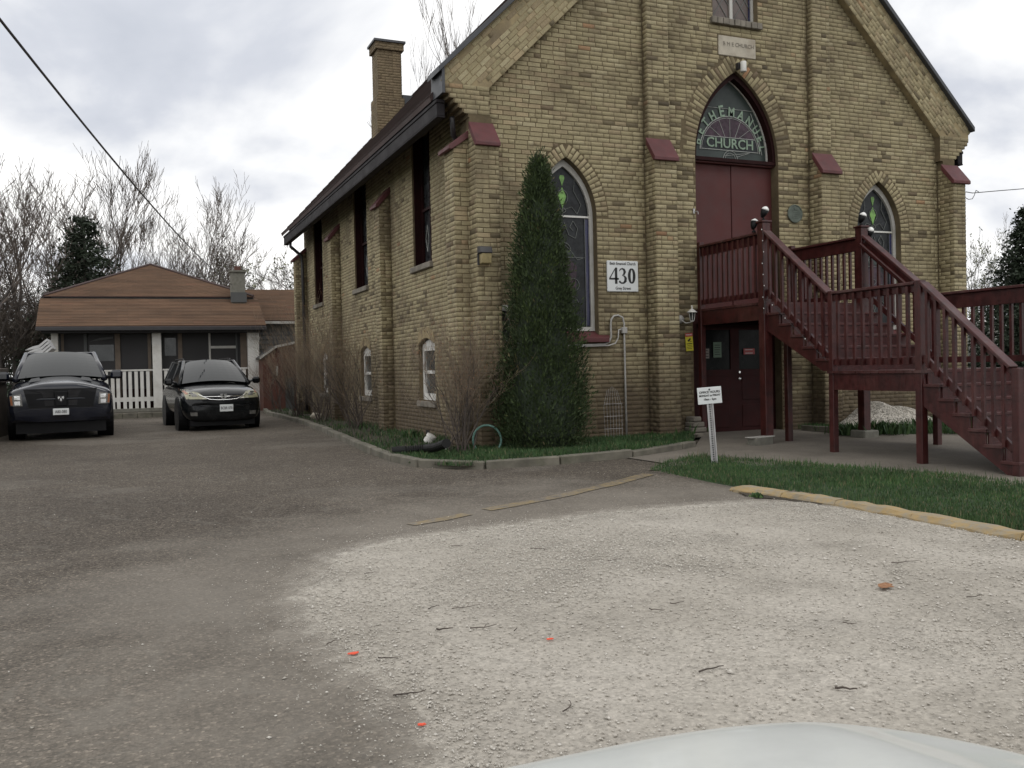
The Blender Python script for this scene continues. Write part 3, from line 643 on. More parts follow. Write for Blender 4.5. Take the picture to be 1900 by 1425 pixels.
for xo, ya, yb in SB:
    MB().box((xo + .01, ya + .01, GR), (XS + .005, yb - .01, 3.34)).prism([(xo + .01, ya + .01, 3.34), (xo + .01, ya + .01, 3.36), (XS, ya + .01, 3.62), (XS, ya + .01, 3.34)], (0, yb - ya - .02, 0)).build('buttress', MT['mortar'], church)
    rows(FY(ya + .01), GR, 3.6, lambda z: [(xo + max(0, z - 3.33) * 1.1, XS - .01)], key='p')
    rows(FXm(xo + .01), GR, 3.36, lambda z: [(ya, yb)], key='s')
MB().box((14.65, 12.966, GR), (15.03, 13.40, 3.4)).build('buttress', MT['mortar'], church)
rows(FY(12.966), GR, 3.4, lambda z: [(14.86, 15.03)], key='p')
def side_iv(z):
    iv = [(13.40, 27.6)]
    for xo, ya, yb in SB[1:]:
        if z < 3.6: iv = minus(iv, ya, yb)
    for a, b in side_w:
        if 1.92 < z < 4.38: iv = minus(iv, a, b)
    for a, b in base_w:
        if -.6 < z < 0.66: iv = minus(iv, a - .0, b + .0)
    return iv
rows(FXm(XS), GR, 4.6, side_iv, key='s')
# voussoirs round the arches
def voussoirs(o, r0, r1, key, fr, irregular=0.0, two=False):
    r = 2 * o['hw']; R0 = r + r0; n = int(math.acos((r - o['hw']) / r) * (r + .08) / 0.071)
    for sgn in (1, -1):
        cx_ = o['cx'] + sgn * (o['hw'] - r)
        amax = math.acos((o['cx'] - cx_) * sgn / (r + (r0 + r1) * .5))
        for i in range(n):
            t = (i + .5) / n * amax
            parts = [(r0, r1)] if (i % 2 and two) else ([(r0, (r0 + r1) / 2 - .004), ((r0 + r1) / 2 + .004, r1)] if two else [(r0, r1)])
            if random.random() < irregular: parts = [(r0, r1 * random.uniform(.6, .9))]
            for p0, p1 in parts:
                rm = r + (p0 + p1) / 2
                BR.append((fr, cx_ + sgn * rm * math.cos(t), o['zs'] + rm * math.sin(t), p1 - p0 - .006, 0.0595, t * 1.0 if sgn > 0 else math.pi - t, key))
voussoirs(WL, 0.0, 0.205, 'v', FY(YW - .001), two=True); voussoirs(WR, 0.0, 0.205, 'v', FY(YW - .001), two=True)
voussoirs(DOOR, 0.0, 0.29, 'd', FY(YW - .002), 0.35, True); voussoirs(TW, 0.0, 0.2, 'v', FY(YW - .001), two=True)
# slanted courses of the gable band
sl = math.atan(0.985); cs, sn = math.cos(sl), math.sin(sl)
for side in (0, 1):
    for k in range(10):
        v = 0.035 + k * 0.0725
        u = (-v * cs / sn if k else 0) + random.uniform(0, .2)
        while True:
            w = 0.217 * random.choice([1, 1, 1, .5]); c = u + w / 2
            x = 5.19 + c * cs - v * sn; z = 4.27 + c * sn + v * cs
            if x > CXC - .08: break
            if z > 4.31 and x > 4.46 and (k < 6 or random.random() < 0.8 - .07 * (k - 6)):
                BR.append((FY(YB - .0), x if side == 0 else mirror(x), z, w - .011, .0610, sl if side == 0 else -sl, 'g'))
            u += w
rows(FY(YB), 3.82, 4.30, lambda z: [(4.86 - .42 * min(1, (z - 3.8) / .42), 5.19)], key='k')
rows(FY(YB), 3.82, 4.30, lambda z: [(14.47, mirror(4.86 - .42 * min(1, (z - 3.8) / .42)))], key='k')
# chimney
chx, chy = 6.52, 24.3
def chim(h0, h1, ex, key='c'):
    x0, x1, y0, y1 = chx - ex, chx + .68 + ex, chy - ex, chy + .6 + ex
    rows(FY(y0 + .01), h0, h1, lambda z: [(x0, x1)], key=key); rows(FXm(x0 + .01), h0, h1, lambda z: [(y0, y1)], key=key)
    rows(lambda u, v, d: Vector((x1 - .01 - d, u, v)), h0, h1, lambda z: [(y0, y1)], key=key)
    return (x0 + .01, y0 + .01, h0), (x1 - .01, y1 - .01, h1)
ch = MB().box(*chim(5.9, 7.5, 0.05)).box(*chim(7.5, 8.78, 0.0)).box(*chim(8.78, 8.98, 0.06))
cho = ch.build('chimney', MT['mortar'], church)
MB().box((chx + .70, chy + .05, 6.6), (chx + 1.1, chy + .5, 7.62)).build('flashing', MT['trim'], cho)
MB().box((chx - .1, chy - .1, 8.98), (chx + .78, chy + .7, 9.04)).build('chimney_cap', MT['trim'], cho)
# brick meshes
def brick_local(w, h, d=0.008, j=0.0):
    b = [(-w / 2, -h / 2, 0), (w / 2, -h / 2, 0), (w / 2, h / 2, 0), (-w / 2, h / 2, 0)]; s = .0018
    f = [(-w / 2 + s + random.uniform(0, j), -h / 2 + s + random.uniform(0, j), -d), (w / 2 - s - random.uniform(0, j), -h / 2 + s + random.uniform(0, j), -d),
         (w / 2 - s - random.uniform(0, j), h / 2 - s - random.uniform(0, j), -d), (-w / 2 + s + random.uniform(0, j), h / 2 - s - random.uniform(0, j), -d)]
    return b + f
BF = [(4, 5, 6, 7), (0, 1, 5, 4), (1, 2, 6, 5), (2, 3, 7, 6), (3, 0, 4, 7)]
def weather(p):
    w = .0
    w += .55 * math.exp(-((p.x - 8.75) ** 2 / .25 + max(0, abs(p.z - 2.4) - 1.9) ** 2 / .5)) + .55 * math.exp(-((p.x - 10.95) ** 2 / .10 + max(0, abs(p.z - 2.4) - 1.9) ** 2 / .4))
    w += .5 * math.exp(-((p.x - 9.85) ** 2 / 1.2 + (p.z - 5.2) ** 2 / .12))
    if p.x < 5.1: w += .6 * math.exp(-((p.y - 15.8) ** 2 / .25 + (p.z - 1.2) ** 2 / .3)) + .4 * math.exp(-((p.y - 20.5) ** 2 / .3 + (p.z - 1.2) ** 2 / .3))
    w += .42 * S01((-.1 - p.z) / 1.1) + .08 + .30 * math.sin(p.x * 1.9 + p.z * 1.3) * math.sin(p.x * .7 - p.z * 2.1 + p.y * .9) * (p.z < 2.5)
    return w
def tint_for(key, p=None):
    r = .28 + .66 * random.betavariate(2.5, 2.2) if random.random() > .022 else random.uniform(.05, .3)
    if p is not None and random.random() < weather(p): r *= random.choice([.1, .25, .45, .7])
    if key in 'dk': r *= random.choice([.5, .8, 1.0])
    g = random.random() * (0.984 if key not in 'd' else 1.0); bl = random.random()
    if key == 'c': r *= .16; bl = .9 + .1 * bl
    return (r, g, bl)
def hidden(c):
    p = (c.dot(AX), c.dot(AD), c.dot(AF)); u = CX + F_PX * p[0] / p[2]; v = CY + F_PX * p[1] / p[2]
    if not (4 < u < 1896 and 4 < v < 1421): return True
    if 925 < u < 1100 and v > 280 and abs(u - 1005) < 15 + (v - 280) * .2: return True
    if u > 1275 and v > 370 and not (u > 1450 and v < 420): return True
    if v > 560 and u < 960: return True
    return False
cand = []
for i, (fr, u, v, w, h, a, key) in enumerate(BR):
    if key in 'fpg' and w > .195:
        c = fr(u, v, 0)
        if not hidden(c): cand.append((-w * h / (c.dot(AF) ** 2), i))
cand.sort(); single = set(i for _, i in cand[:296])
variants = []
for k in range(14):
    me = bpy.data.meshes.new('brick'); vs = brick_local(.207, .063, .006, .003); me.from_pydata([(x, z, y) for x, y, z in vs], [], BF)
    bm = bmesh.new(); bm.from_mesh(me); bmesh.ops.recalc_face_normals(bm, faces=bm.faces); bm.to_mesh(me); bm.free()
    a_ = me.color_attributes.new('tint', 'FLOAT_COLOR', 'POINT'); t = tint_for('f'); a_.data.foreach_set('color', [t[0], t[1], t[2], 1.0] * 8); me.materials.append(MT['brick']); variants.append(me)
VV = np.zeros((len(BR) - len(single), 8, 3)); TT = np.zeros((len(BR) - len(single), 8, 3)); n_ = 0
cl = Vector(church.location)
for i, (fr, u, v, w, h, a, key) in enumerate(BR):
    if i in single:
        o = link('brick', random.choice(variants), church); o.location = fr(u, v, 0) - cl; o.rotation_euler = (0, -a, 0); o.scale = (w / .207, 1, 1); continue
    ca, sa = math.cos(a), math.sin(a); t = tint_for(key, fr(u, v, 0))
    for k, (x, y, d) in enumerate(brick_local(w, h + .002, random.uniform(.004, .007), .006 if key in 'dk' else .0025)):
        p = fr(u + x * ca - y * sa, v + x * sa + y * ca, d); VV[n_, k] = p; TT[n_, k] = t
    n_ += 1
FFq = (np.array(BF)[None] + np.arange(n_)[:, None, None] * 8).reshape(-1, 4)
bw = npmesh('brickwork', VV.reshape(-1, 3), FFq, MT['brick'], TT.reshape(-1, 3), church); bw['kind'] = 'stuff'
bm = bmesh.new(); bm.from_mesh(bw.data); bmesh.ops.recalc_face_normals(bm, faces=bm.faces); bm.to_mesh(bw.data); bm.free()

# caps
def cap(pts, off, th=.075):
    mb = MB(); vs = [Vector(p) for p in pts]; mb.prism(vs, off); return mb.build('buttress_cap', MT['cap'], church, bevel=.006)
def fcap(x0, x1, yb=12.90, yf=12.60, zt=3.74, zb=3.38): cap([(x0, yb, zt), (x0, yf, zb), (x0, yf, zb - .055), (x0, yf + .05, zb - .06), (x0, yb, zt - .12)], (x1 - x0, 0, 0))
fcap(4.84, 5.24); fcap(7.93, 8.40, yf=12.63); fcap(11.37, 11.82, yf=12.63); fcap(14.49, 14.93)
def scap(y0, y1, xo, zt=3.74, zb=3.37): cap([(XS, y0, zt), (xo, y0, zb), (xo, y0, zb - .055), (xo + .05, y0, zb - .06), (XS, y0, zt - .13)], (0, y1 - y0, 0))
scap(12.93, 13.44, 4.53); scap(17.92, 18.42, 4.70); scap(22.65, 23.14, 4.70); scap(27.22, 27.65, 4.60)
# stone stub at the left of the lower door
for z, w in ((-1.22, .34), (-1.13, .26), (-1.04, .22), (-.95, .16)):
    MB().box((8.60 + (.34 - w) * .3, 12.72, z), (8.60 + w + .04, 12.98, z + .082)).build('foot_stone', MT['stone'], church, bevel=.015)
# roof, gutter, soffit, coping
def roofp(side, y0, y1, th=.07, m=1.085, x0=4.37, z0=4.17):
    mx_ = (lambda x: x) if side == 0 else mirror
    zr = z0 + m * (CXC - x0); return MB().prism([(mx_(x0), y0, z0), (CXC, y0, zr), (CXC, y0, zr - th * 1.5), (mx_(x0 + .02), y0, z0 - th)], (0, y1 - y0, 0))
for s_ in (0, 1):
    ro = roofp(s_, 13.3, 27.75).build('roof', MT['church_roof'], church)
    if s_ == 0:
        mb = MB()   # overlapping roofing courses
        for k in range(30):
            x = 4.37 + .182 * k; z = 4.17 + 1.085 * .182 * k
            mb.prism([(x - .0, 13.3, z + .004), (x + .19, 13.3, z + .004 + 1.085 * .19), (x + .19, 13.3, z + .008 + 1.085 * .19), (x - .012, 13.3, z + .018)], (0, 14.45, 0))
        r2 = mb.build('roofing_courses', MT['church_roof'], ro, local=True); r2['kind'] = 'stuff'
for mx_ in ((lambda x: x), mirror):
    a_, b_ = sorted((mx_(4.40), mx_(4.53))); 
    g = MB().box((a_, 13.06, 3.83), (b_, 27.5, 4.02)).box((a_ - .012 if mx_(0) == 0 else a_, 13.05, 4.02), (b_ + (0 if mx_(0) == 0 else .012), 27.52, 4.075)).box((a_ - .008 if mx_(0) == 0 else a_, 13.05, 3.80), (b_, 27.5, 3.83)).build('gutter', MT['gutter'], church, bevel=.008)
    a_, b_ = sorted((mx_(4.56), mx_(4.62))); MB().box((a_, 13.35, 3.9), (b_, 27.5, 4.36)).build('eave_board', MT['gutter'], church)
    pts = [(mx_(4.36), 12.80, rake_o(4.36) - .02), (mx_(CXC), 12.80, apex - .02), (mx_(CXC), 12.80, apex + .11), (mx_(4.36), 12.80, rake_o(4.36) + .07)]
    MB().prism(pts, (0, .56, 0)).build('coping', MT['trim'], church, bevel=.006)
MB().box((4.425, 12.86, 4.12), (4.47, 13.38, 4.50)).build('coping_end', MT['trim'], church)
MB().tube([(4.50, 26.95, 3.85), (4.50, 26.95, 3.70), (4.84, 27.1, 3.45), (4.86, 27.12, 3.2), (4.88, 27.12, -1.1)], .045, 8).build('downspout', MT['dark'], church, smooth=True)
MB().tube([(4.66, 13.12, 3.84), (4.74, 13.3, 3.62), (4.93, 13.48, 3.45), (4.94, 13.5, 3.3)], .04, 8).build('downspout', MT['dark'], church, smooth=True)

# ---- windows of the facade
def ring(cx, hw, z0, zs, w, y0, y1, n=14):
    a = pointed(cx, hw, z0, zs, n); b = pointed(cx, hw - w, z0 + w, zs, n, 2.0)
    mb = MB(); m_ = len(a); vs = [Vector((x, y0, z)) for x, z in a] + [Vector((x, y0, z)) for x, z in b] + [Vector((x, y1, z)) for x, z in a] + [Vector((x, y1, z)) for x, z in b]
    fs = []
    for i in range(m_):
        j = (i + 1) % m_
        fs += [(i, j, m_ + j, m_ + i), (m_ + i, m_ + j, 3 * m_ + j, 3 * m_ + i), (i, 2 * m_ + i, 2 * m_ + j, j), (2 * m_ + i, 3 * m_ + i, 3 * m_ + j, 2 * m_ + j)]
    return mb.add(vs, fs)
def poly_y(pts, y, th=.006): return MB().prism([(u, y, v) for u, v in pts], (0, th, 0))
def flatstrip(mb, pts, w, y, th=.008):
    for i in range(len(pts) - 1):
        p, q = Vector((pts[i][0], y, pts[i][1])), Vector((pts[i + 1][0], y, pts[i + 1][1])); d = (q - p)
        if d.length < 1e-5: continue
        n = Vector((-d.z, 0, d.x)).normalized() * w / 2; mb.obox((p + q) / 2, d / 2, n, (0, th / 2, 0))
def arc(cx, cz, r, a0, a1, n=14, sx=1.0): return [(cx + r * sx * math.cos(a0 + (a1 - a0) * k / n), cz + r * math.sin(a0 + (a1 - a0) * k / n)) for k in range(n + 1)]
def stained(o, z0, label=None):
    cx, hw, zs = o['cx'], o['hw'], o['zs']; yw = YW + .17
    w = ring(cx, hw - .005, z0, zs, .065, yw - .05, yw + .03).build('window_frame', MT['white_dull'], church)
    if label: w['label'] = label
    yg = yw - .005
    slab('glass', pointed(cx, hw - .06, z0 + .06, zs), [], .012, FY(yg), MT['sg_dark'], w)
    MB().box((cx - hw + .06, yw - .03, zs - .012), (cx + hw - .06, yw - .008, zs + .018)).build('mullion', MT['white'], w)
    # blue border strips, plum panel, lime lights
    for s_ in (-1, 1): MB().box((cx + s_ * (hw - .105) - .035, yg - .006, z0 + .09), (cx + s_ * (hw - .105) + .035, yg - .001, zs - .03)).build('pane', MT['sg_blue'], w)
    def diamond(cz, w_, h_, m_): 
        return poly_y([(cx - .0, cz - h_), (cx + w_ * .55, cz - h_ * .35), (cx + w_, cz + h_ * .12), (cx + w_ * .5, cz + h_ * .6), (cx, cz + h_), (cx - w_ * .5, cz + h_ * .6), (cx - w_, cz + h_ * .12), (cx - w_ * .55, cz - h_ * .35)], yg - .009, .008).build('pane', MT[m_], w)
    diamond(zs + .30, .072, .17, 'sg_lime')
    poly_y([(cx, zs + .49), (cx + .045, zs + .62), (cx + .03, zs + .66), (cx - .03, zs + .66), (cx - .045, zs + .62)], yg - .009, .008).build('pane', MT['sg_lime'], w)
    poly_y([(cx - .2, z0 + .55), (cx + .2, z0 + .55), (cx + .24, z0 + 1.05), (cx, z0 + 1.25), (cx - .24, z0 + 1.05)], yg - .005, .004).build('pane', MT['sg_plum'], w)
    poly_y([(cx - .22, z0 + 1.3), (cx - .05, z0 + 1.22), (cx + .22, z0 + 1.24), (cx + .12, z0 + 1.31)], yg - .007, .006).build('pane', MT['sg_grey'], w)
    l = MB(); y = yg - .013
    for s_ in (-1, 1):
        flatstrip(l, [(cx + s_ * (hw - .14), z0 + .07), (cx + s_ * (hw - .14), zs)], .008, y)
        flatstrip(l, [(cx + s_ * t[0], t[1]) for t in [(0.02, z0 + 1.75), (.10, z0 + 1.55), (.22, z0 + 1.5), (.26, z0 + 1.66), (.18, z0 + 1.78), (.12, z0 + 1.68), (.18, z0 + 1.62)]], .007, y)
        flatstrip(l, [(cx + s_ * t[0], t[1]) for t in arc(.12, z0 + .42, .14, 0, 5.2)], .007, y); flatstrip(l, [(cx + s_ * t[0], t[1]) for t in arc(.17, z0 + .75, .10, -1.2, 2.2)], .007, y)
        flatstrip(l, [(cx + s_ * t[0], t[1]) for t in [(.0, zs + .1), (.16, zs + .16), (.26, zs + .05), (.33, zs + .2), (.2, zs + .42), (.22, zs + .6)]], .006, y)
        flatstrip(l, [(cx + s_ * t[0], t[1]) for t in [(.39, z0 + 1.2), (.25, z0 + 1.15), (.1, z0 + 1.33), (0, z0 + 1.4)]], .007, y)
    flatstrip(l, arc(cx, z0 + 1.3, .13, 0, math.pi), .009, y); flatstrip(l, arc(cx, z0 + .9, .045, 0, 6.28), .01, y); flatstrip(l, arc(cx + .02, zs + .1, .035, 0, 6.28), .009, y)
    flatstrip(l, arc(cx, z0 + .3, .2, .3, 2.84), .007, y); flatstrip(l, arc(cx, z0 + .22, .1, 0, 6.28), .007, y); flatstrip(l, [(cx - .39, z0 + 1.19), (cx + .39, z0 + 1.19)], .008, y)
    flatstrip(l, [(cx, zs + .02), (cx, zs + .13)], .006, y); flatstrip(l, arc(cx, zs + .31, .12, -1.2, 4.3, sx=.8), .006, y)
    lo = l.build('lead_lines', MT['lead'], w); lo['kind'] = 'stuff'
    # sloping painted sill
    MB().prism([(cx - hw - .14, YW - .10, z0 - .19), (cx - hw - .14, YW - .10, z0 - .12), (cx - hw + 0, yw, z0 + .01), (cx - hw + 0, yw, z0 - .19)], (2 * hw + .28, 0, 0)).build('window_sill', MT['cap'], w, bevel=.004)
stained(WL, 0.585, 'pointed stained glass window behind the tall evergreen'); stained(WR, 0.585, 'pointed stained glass window behind the stair railings')
# upper twin window
cx, hw, zs, z0 = TW['cx'], TW['hw'], TW['zs'], 5.93; yw = YW + .15
tw = ring(cx, hw - .004, z0, zs, .05, yw - .04, yw + .03).build('window_frame', MT['white_dull'], church)
MB().box((cx - .03, yw - .035, z0 + .02), (cx + .03, yw - .005, zs + .55)).build('mullion', MT['white_dull'], tw)
slab('glass', pointed(cx, hw - .05, z0 + .05, zs), [], .012, FY(yw), MT['sg_amber'], tw)
l = MB()
for s_ in (-1, 1):
    for k in range(7):
        xa, xb = cx + s_ * .04, cx + s_ * .40
        flatstrip(l, [(xa, z0 + .05 + k * .26), (xb, z0 + .05 + k * .26 + .5)], .008, yw - .008); flatstrip(l, [(xb, z0 + .05 + k * .26), (xa, z0 + .05 + k * .26 + .5)], .008, yw - .008)
    MB().box((cx + s_ * .405 - .02, yw - .012, z0 + .04), (cx + s_ * .405 + .02, yw - .002, zs)).build('pane', MT['sg_blue'], tw)
l.build('lead_lines', MT['lead'], tw)['kind'] = 'stuff'
for k in range(9): MB().box((cx - hw - .06 + k * .118, YW - .07 + random.uniform(-.01, .01), z0 - .115), (cx - hw - .06 + k * .118 + .108, yw - .03, z0 - .005)).build('sill_brick', MT['stone'], tw, bevel=.008)
# carved date stone
ds = MB().box((9.49, YW - .02, 5.30), (10.27, YW + .05, 5.64)).build('date_stone', MT['plaque_stone'], church, bevel=.01)
vs, fs = text_mesh('B M E CHURCH', .095, lambda u, v, d: Vector((9.90 + u * 1.0, YW - .0225 + d, 5.50 + v)), .004); mb = MB(); mb.add(vs, fs); mb.build('carved_letters', MT['stone'], ds)
# ---- entrance: transom, upper doors, lower doors
yd = YW + .2; cx = DOOR['cx']
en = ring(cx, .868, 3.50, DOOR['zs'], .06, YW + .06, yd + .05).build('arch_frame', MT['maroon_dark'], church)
tr = ring(cx, .80, 3.56, 3.60, .03, yd - .01, yd + .03).build('transom_window', MT['white_dull'], church)
slab('glass', pointed(cx, .78, 3.58, 3.60), [], .012, FY(yd + .012), MT['sg_grey'], tr)
y = yd + .0; zb = 3.60
poly_y([(cx - .60, zb + .14), (cx + .60, zb + .14), (cx + .54, zb + .355), (cx - .54, zb + .355)], y + .002, .004).build('pane', MT['sg_dark'], tr)
poly_y([(cx - .62, zb + .14)] + arc(cx, zb + .12, .60, math.pi - .1, .1, 20) + [(cx + .62, zb + .14)], y + .004, .006).build('pane', MT['sg_plum'], tr)
l = MB()
flatstrip(l, arc(cx, zb + .10, .63, math.pi * .99, .03, 26), .016, y); flatstrip(l, arc(cx, zb + .10, .60, math.pi * .99, .03, 26), .007, y)
for zz in (.135, .36): flatstrip(l, [(cx - (.60 if zz < .2 else .53), zb + zz), (cx + (.60 if zz < .2 else .53), zb + zz)], .011, y)
for k in range(1, 8):
    a = math.pi * k / 8; flatstrip(l, [(cx + .28 * math.cos(a), zb + .37 + .0 * k), (cx + .60 * math.cos(a), zb + .10 + .60 * math.sin(a))] if .60 * math.sin(a) > .3 else [], .006, y)
flatstrip(l, arc(cx, zb - .02, .15, 0, math.pi), .007, y); flatstrip(l, arc(cx, zb - .02, .11, 0, math.pi), .006, y)
for a in (.35, 1.0, 1.57, 2.14, 2.8): flatstrip(l, [(cx + .15 * math.cos(a), zb - .02 + .15 * math.sin(a)), (cx + (.42 if abs(math.cos(a)) > .7 else .13 / max(.3, math.sin(a)) * math.cos(a)), zb + .12)], .006, y)
flatstrip(l, [(cx - .62, zb + .86), (cx + .62, zb + .86)], .006, y); flatstrip(l, [(cx + .45, zb + .82), (cx + .6, zb + .45), (cx + .68, zb + .1)], .01, y)
l.build('lead_lines', MT['lead_pale'], tr)['kind'] = 'stuff'
mb = MB()
for ch_, ang, s_ in zip('BETHEMANUEL', [168, 152, 137, 121, 104, 87, 70, 54, 38, 24, 10], [1, 1, 1, 1, 1.25, 1, 1, 1, 1, 1, 1]):
    a = R_(ang); R1 = .70 if s_ == 1 else .715; px, pz = cx + R1 * math.cos(a) * .99, zb + .10 + R1 * math.sin(a); ro_ = a - math.pi / 2; ca, sa = math.cos(ro_), math.sin(ro_)
    vs, fs = text_mesh(ch_, .225 * s_, lambda u, v, d: Vector((px + (u * .8) * ca - v * sa, y - .006 + d, pz + (u * .8) * sa + v * ca)), .004, bold=.006); mb.add(vs, fs)
vs, fs = text_mesh('CHURCH', .235, lambda u, v, d: Vector((cx + u * 1.02, y - .008 + d, zb + .248 + v)), .004, bold=.004); mb.add(vs, fs)
mb.build('lettering', MT['sg_letter'], tr)
MB().box((cx - .868, yd - .09, 3.47), (cx + .868, yd + .04, 3.56)).build('transom_bar', MT['maroon_matt'], church, bevel=.006)
for a, b in ((cx - .868, cx - .004), (cx + .004, cx + .868)):
    dr = MB().box((a, yd + (.0 if a < cx - .1 else -.012), 0.94), (b, yd + .05, 3.47)).build('upper_door', MT['maroon_matt'], church, bevel=.006)
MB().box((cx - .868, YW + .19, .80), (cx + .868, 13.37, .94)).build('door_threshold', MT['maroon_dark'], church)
# lower doors
ly = YW + .24
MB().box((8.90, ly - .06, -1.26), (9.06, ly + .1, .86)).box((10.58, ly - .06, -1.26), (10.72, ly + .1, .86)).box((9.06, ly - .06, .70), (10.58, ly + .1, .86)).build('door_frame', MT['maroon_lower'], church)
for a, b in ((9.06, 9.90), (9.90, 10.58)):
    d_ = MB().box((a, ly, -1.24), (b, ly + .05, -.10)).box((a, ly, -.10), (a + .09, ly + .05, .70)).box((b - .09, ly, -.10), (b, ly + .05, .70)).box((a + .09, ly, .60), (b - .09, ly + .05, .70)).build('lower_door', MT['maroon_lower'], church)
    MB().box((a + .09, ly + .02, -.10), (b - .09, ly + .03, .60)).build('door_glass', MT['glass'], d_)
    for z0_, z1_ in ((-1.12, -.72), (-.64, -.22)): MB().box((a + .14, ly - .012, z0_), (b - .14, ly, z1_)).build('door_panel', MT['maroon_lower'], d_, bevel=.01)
    if a > 9.5: MB().lathe((a + .09, ly - .03, -.27), [(.012, -.0), (.03, .01), (.034, .03), (.02, .045)], 12, 'Y').build('door_knob', MT['chrome'], d_, smooth=True); MB().lathe((a + .09, ly - .006, -.15), [(.02, -.008), (.022, .006)], 10, 'Y').build('lock', MT['chrome'], d_)
MB().box((8.87, YW + .33, GR), (10.75, YW + .5, 5.1)).build('inner_partition', MT['dark_in'], church)
# ---- side windows: deep reveals with maroon sashes
for a, b in side_w:
    w = MB().box((XS + .16, a + .0, 1.93), (XS + .2, a + .09, 4.36)).box((XS + .16, b - .09, 1.93), (XS + .2, b, 4.36)).box((XS + .16, a + .09, 1.93), (XS + .2, b - .09, 2.02)).box((XS + .155, a + .09, 2.95), (XS + .2, b - .09, 3.0)).box((XS + .157, (a + b) / 2 - .02, 2.02), (XS + .197, (a + b) / 2 + .02, 4.36)).build('window_frame', MT['maroon_dark'], church)
    MB().box((XS + .03, b - .022, 1.93), (XS + .16, b - .002, 4.35)).build('jamb_lining', MT['maroon_dark'], w)
    MB().box((XS + .205, a, 1.93), (XS + .215, b, 4.36)).build('glass', MT['sg_dark'], w)
    MB().box((XS - .07, a - .06, 1.82), (XS + .16, b + .06, 1.925)).build('window_sill', MT['stone'], w, bevel=.01)
    l = MB()
    for k in range(3): 
        yy = a + .25 + k * .3; l.tube([(XS + .2, yy, 2.2), (XS + .2, yy + .09, 2.45), (XS + .2, yy, 2.7), (XS + .2, yy - .07, 2.5), (XS + .2, yy, 2.2)], .006, 4)
    l.build('lead_lines', MT['lead_pale'], w)['kind'] = 'stuff'
for n_, (a, b) in enumerate(base_w):
    sg = segtop(a + .01, b - .01, -.54, .46); inn = [(a + .13, -.42), (b - .13, -.42), (b - .13, .36), (a + .13, .36)]
    w = slab('window_frame', sg, [inn], .07, FXm(XS + .07), MT['white'], church)
    MB().box((XS + .078, a + .13, -.06), (XS + .12, b - .13, .0)).build('meeting_rail', MT['white'], w)
    MB().box((XS + .11, a + .1, -.45), (XS + .12, b - .1, .40)).build('glass', MT['glass_side'], w)
    MB().box((XS - .05, a - .05, -.66), (XS + .07, b + .05, -.555)).build('window_sill', MT['stone'], w, bevel=.01)
    for k in range(int((b - a) / .078)):
        yy = a + .03 + k * .078; zz = .48 + .11 * math.sin(math.pi * (yy - a) / (b - a)); MB().box((XS - .014, yy, zz), (XS + .03, yy + .066, zz + .2)).build('arch_brick', MT['parge'], w, bevel=.004)
MB().box((XS - .016, 15.7, -1.17), (XS - .002, 15.88, -1.08)).build('vent_grille', MT['dark'], church)

# ================================================================== WOODEN STAIR AND DECK
XL, XR = 8.92, 10.85
st = thing('entrance_stair', (XL, 11.3, gz(XL, 11.3)), 'dark maroon wooden stair with landing and railings rising to the upper church door', 'stair')
mr, md = MT['maroon'], MT['maroon_dark']
def vpost(x, y, z0, z1, w=.1, name='post', cap_=True):
    p = MB().box((x - w / 2, y - w / 2, z0), (x + w / 2, y + w / 2, z1)).build(name, MT['maroon_worn'] if name == 'handrail' else mr, st, bevel=.006)
    if cap_: MB().box((x - w / 2 - .02, y - w / 2 - .02, z1), (x + w / 2 + .02, y + w / 2 + .02, z1 + .03)).build('post_cap', mr, p, bevel=.006)
    return p
xl, xr = XL + .06, XR + .06
A_, B_, C_, D_ = 11.27, 9.84, 8.33, 7.02
for x in (xl, xr):
    vpost(x, A_, gz(x, A_) + (.12 if x > 10 else 0), 2.13, .14); vpost(x, 12.93, gz(x, 12.9) if x < 10 else .6, 2.06, .09, cap_=False)
    vpost(x, B_, gz(x, B_), .97, .09, cap_=False); vpost(x, C_, gz(x, C_), .97, .1, cap_=False); vpost(x, D_, gz(x, D_), -.12, .09, cap_=False)
vpost(xl + .5, A_ + .1, -1.25, .72, .09, 'support_post', False); vpost(xl + 1.72, B_ + .1, gz(10.6, 9.9), -.2, .09, 'support_post', False)
fp = MB().box((xr - .16, A_ - .16, gz(xr, A_) - .05), (xr + .16, A_ + .16, gz(xr, A_) + .125)).build('concrete_footing', MT['block'], st, bevel=.02)
def rail(x, y0, z0, y1, z1, h, nb, deep=.09, name='handrail'):
    """railing along Y at x: floor line (y0,z0)-(y1,z1), height h"""
    d = Vector((0, y1 - y0, z1 - z0)).normalized(); up = Vector((1, 0, 0)).cross(d); up = up if up.z > 0 else -up
    a = Vector((x, y0, z0)); b = Vector((x, y1, z1)); H = Vector((0, 0, h))
    MB().beam(a + H + Vector((0, 0, -.02)), b + H + Vector((0, 0, -.02)), .14, .038, up).build(name, MT['maroon_worn'] if name == 'handrail' else mr, st, bevel=.006)
    MB().beam(a + H + Vector((0, 0, -.04 - deep / 2)), b + H + Vector((0, 0, -.04 - deep / 2)), .04, deep, up).build('top_rail', mr, st, bevel=.003)
    lo = .12 if abs(z1 - z0) < .01 else .16
    MB().beam(a + Vector((0, 0, lo)), b + Vector((0, 0, lo)), .04, .085, up).build('bottom_rail', mr, st, bevel=.003)
    me = None; L_ = y1 - y0; n = nb
    for k in range(n):
        t = (k + .7) / (n + .4); y = y0 + L_ * t; z = z0 + (z1 - z0) * t
        if me is None: me = MB().box((-.019, -.019, lo - .05), (.019, .019, h - .05)).mesh('baluster', mr)
        o = link('baluster', me, st, Vector((x - (.038 if x < 10 else -.038), y, z)) - parent_world(st)); o.rotation_euler = (0, 0, random.uniform(-.04, .04))
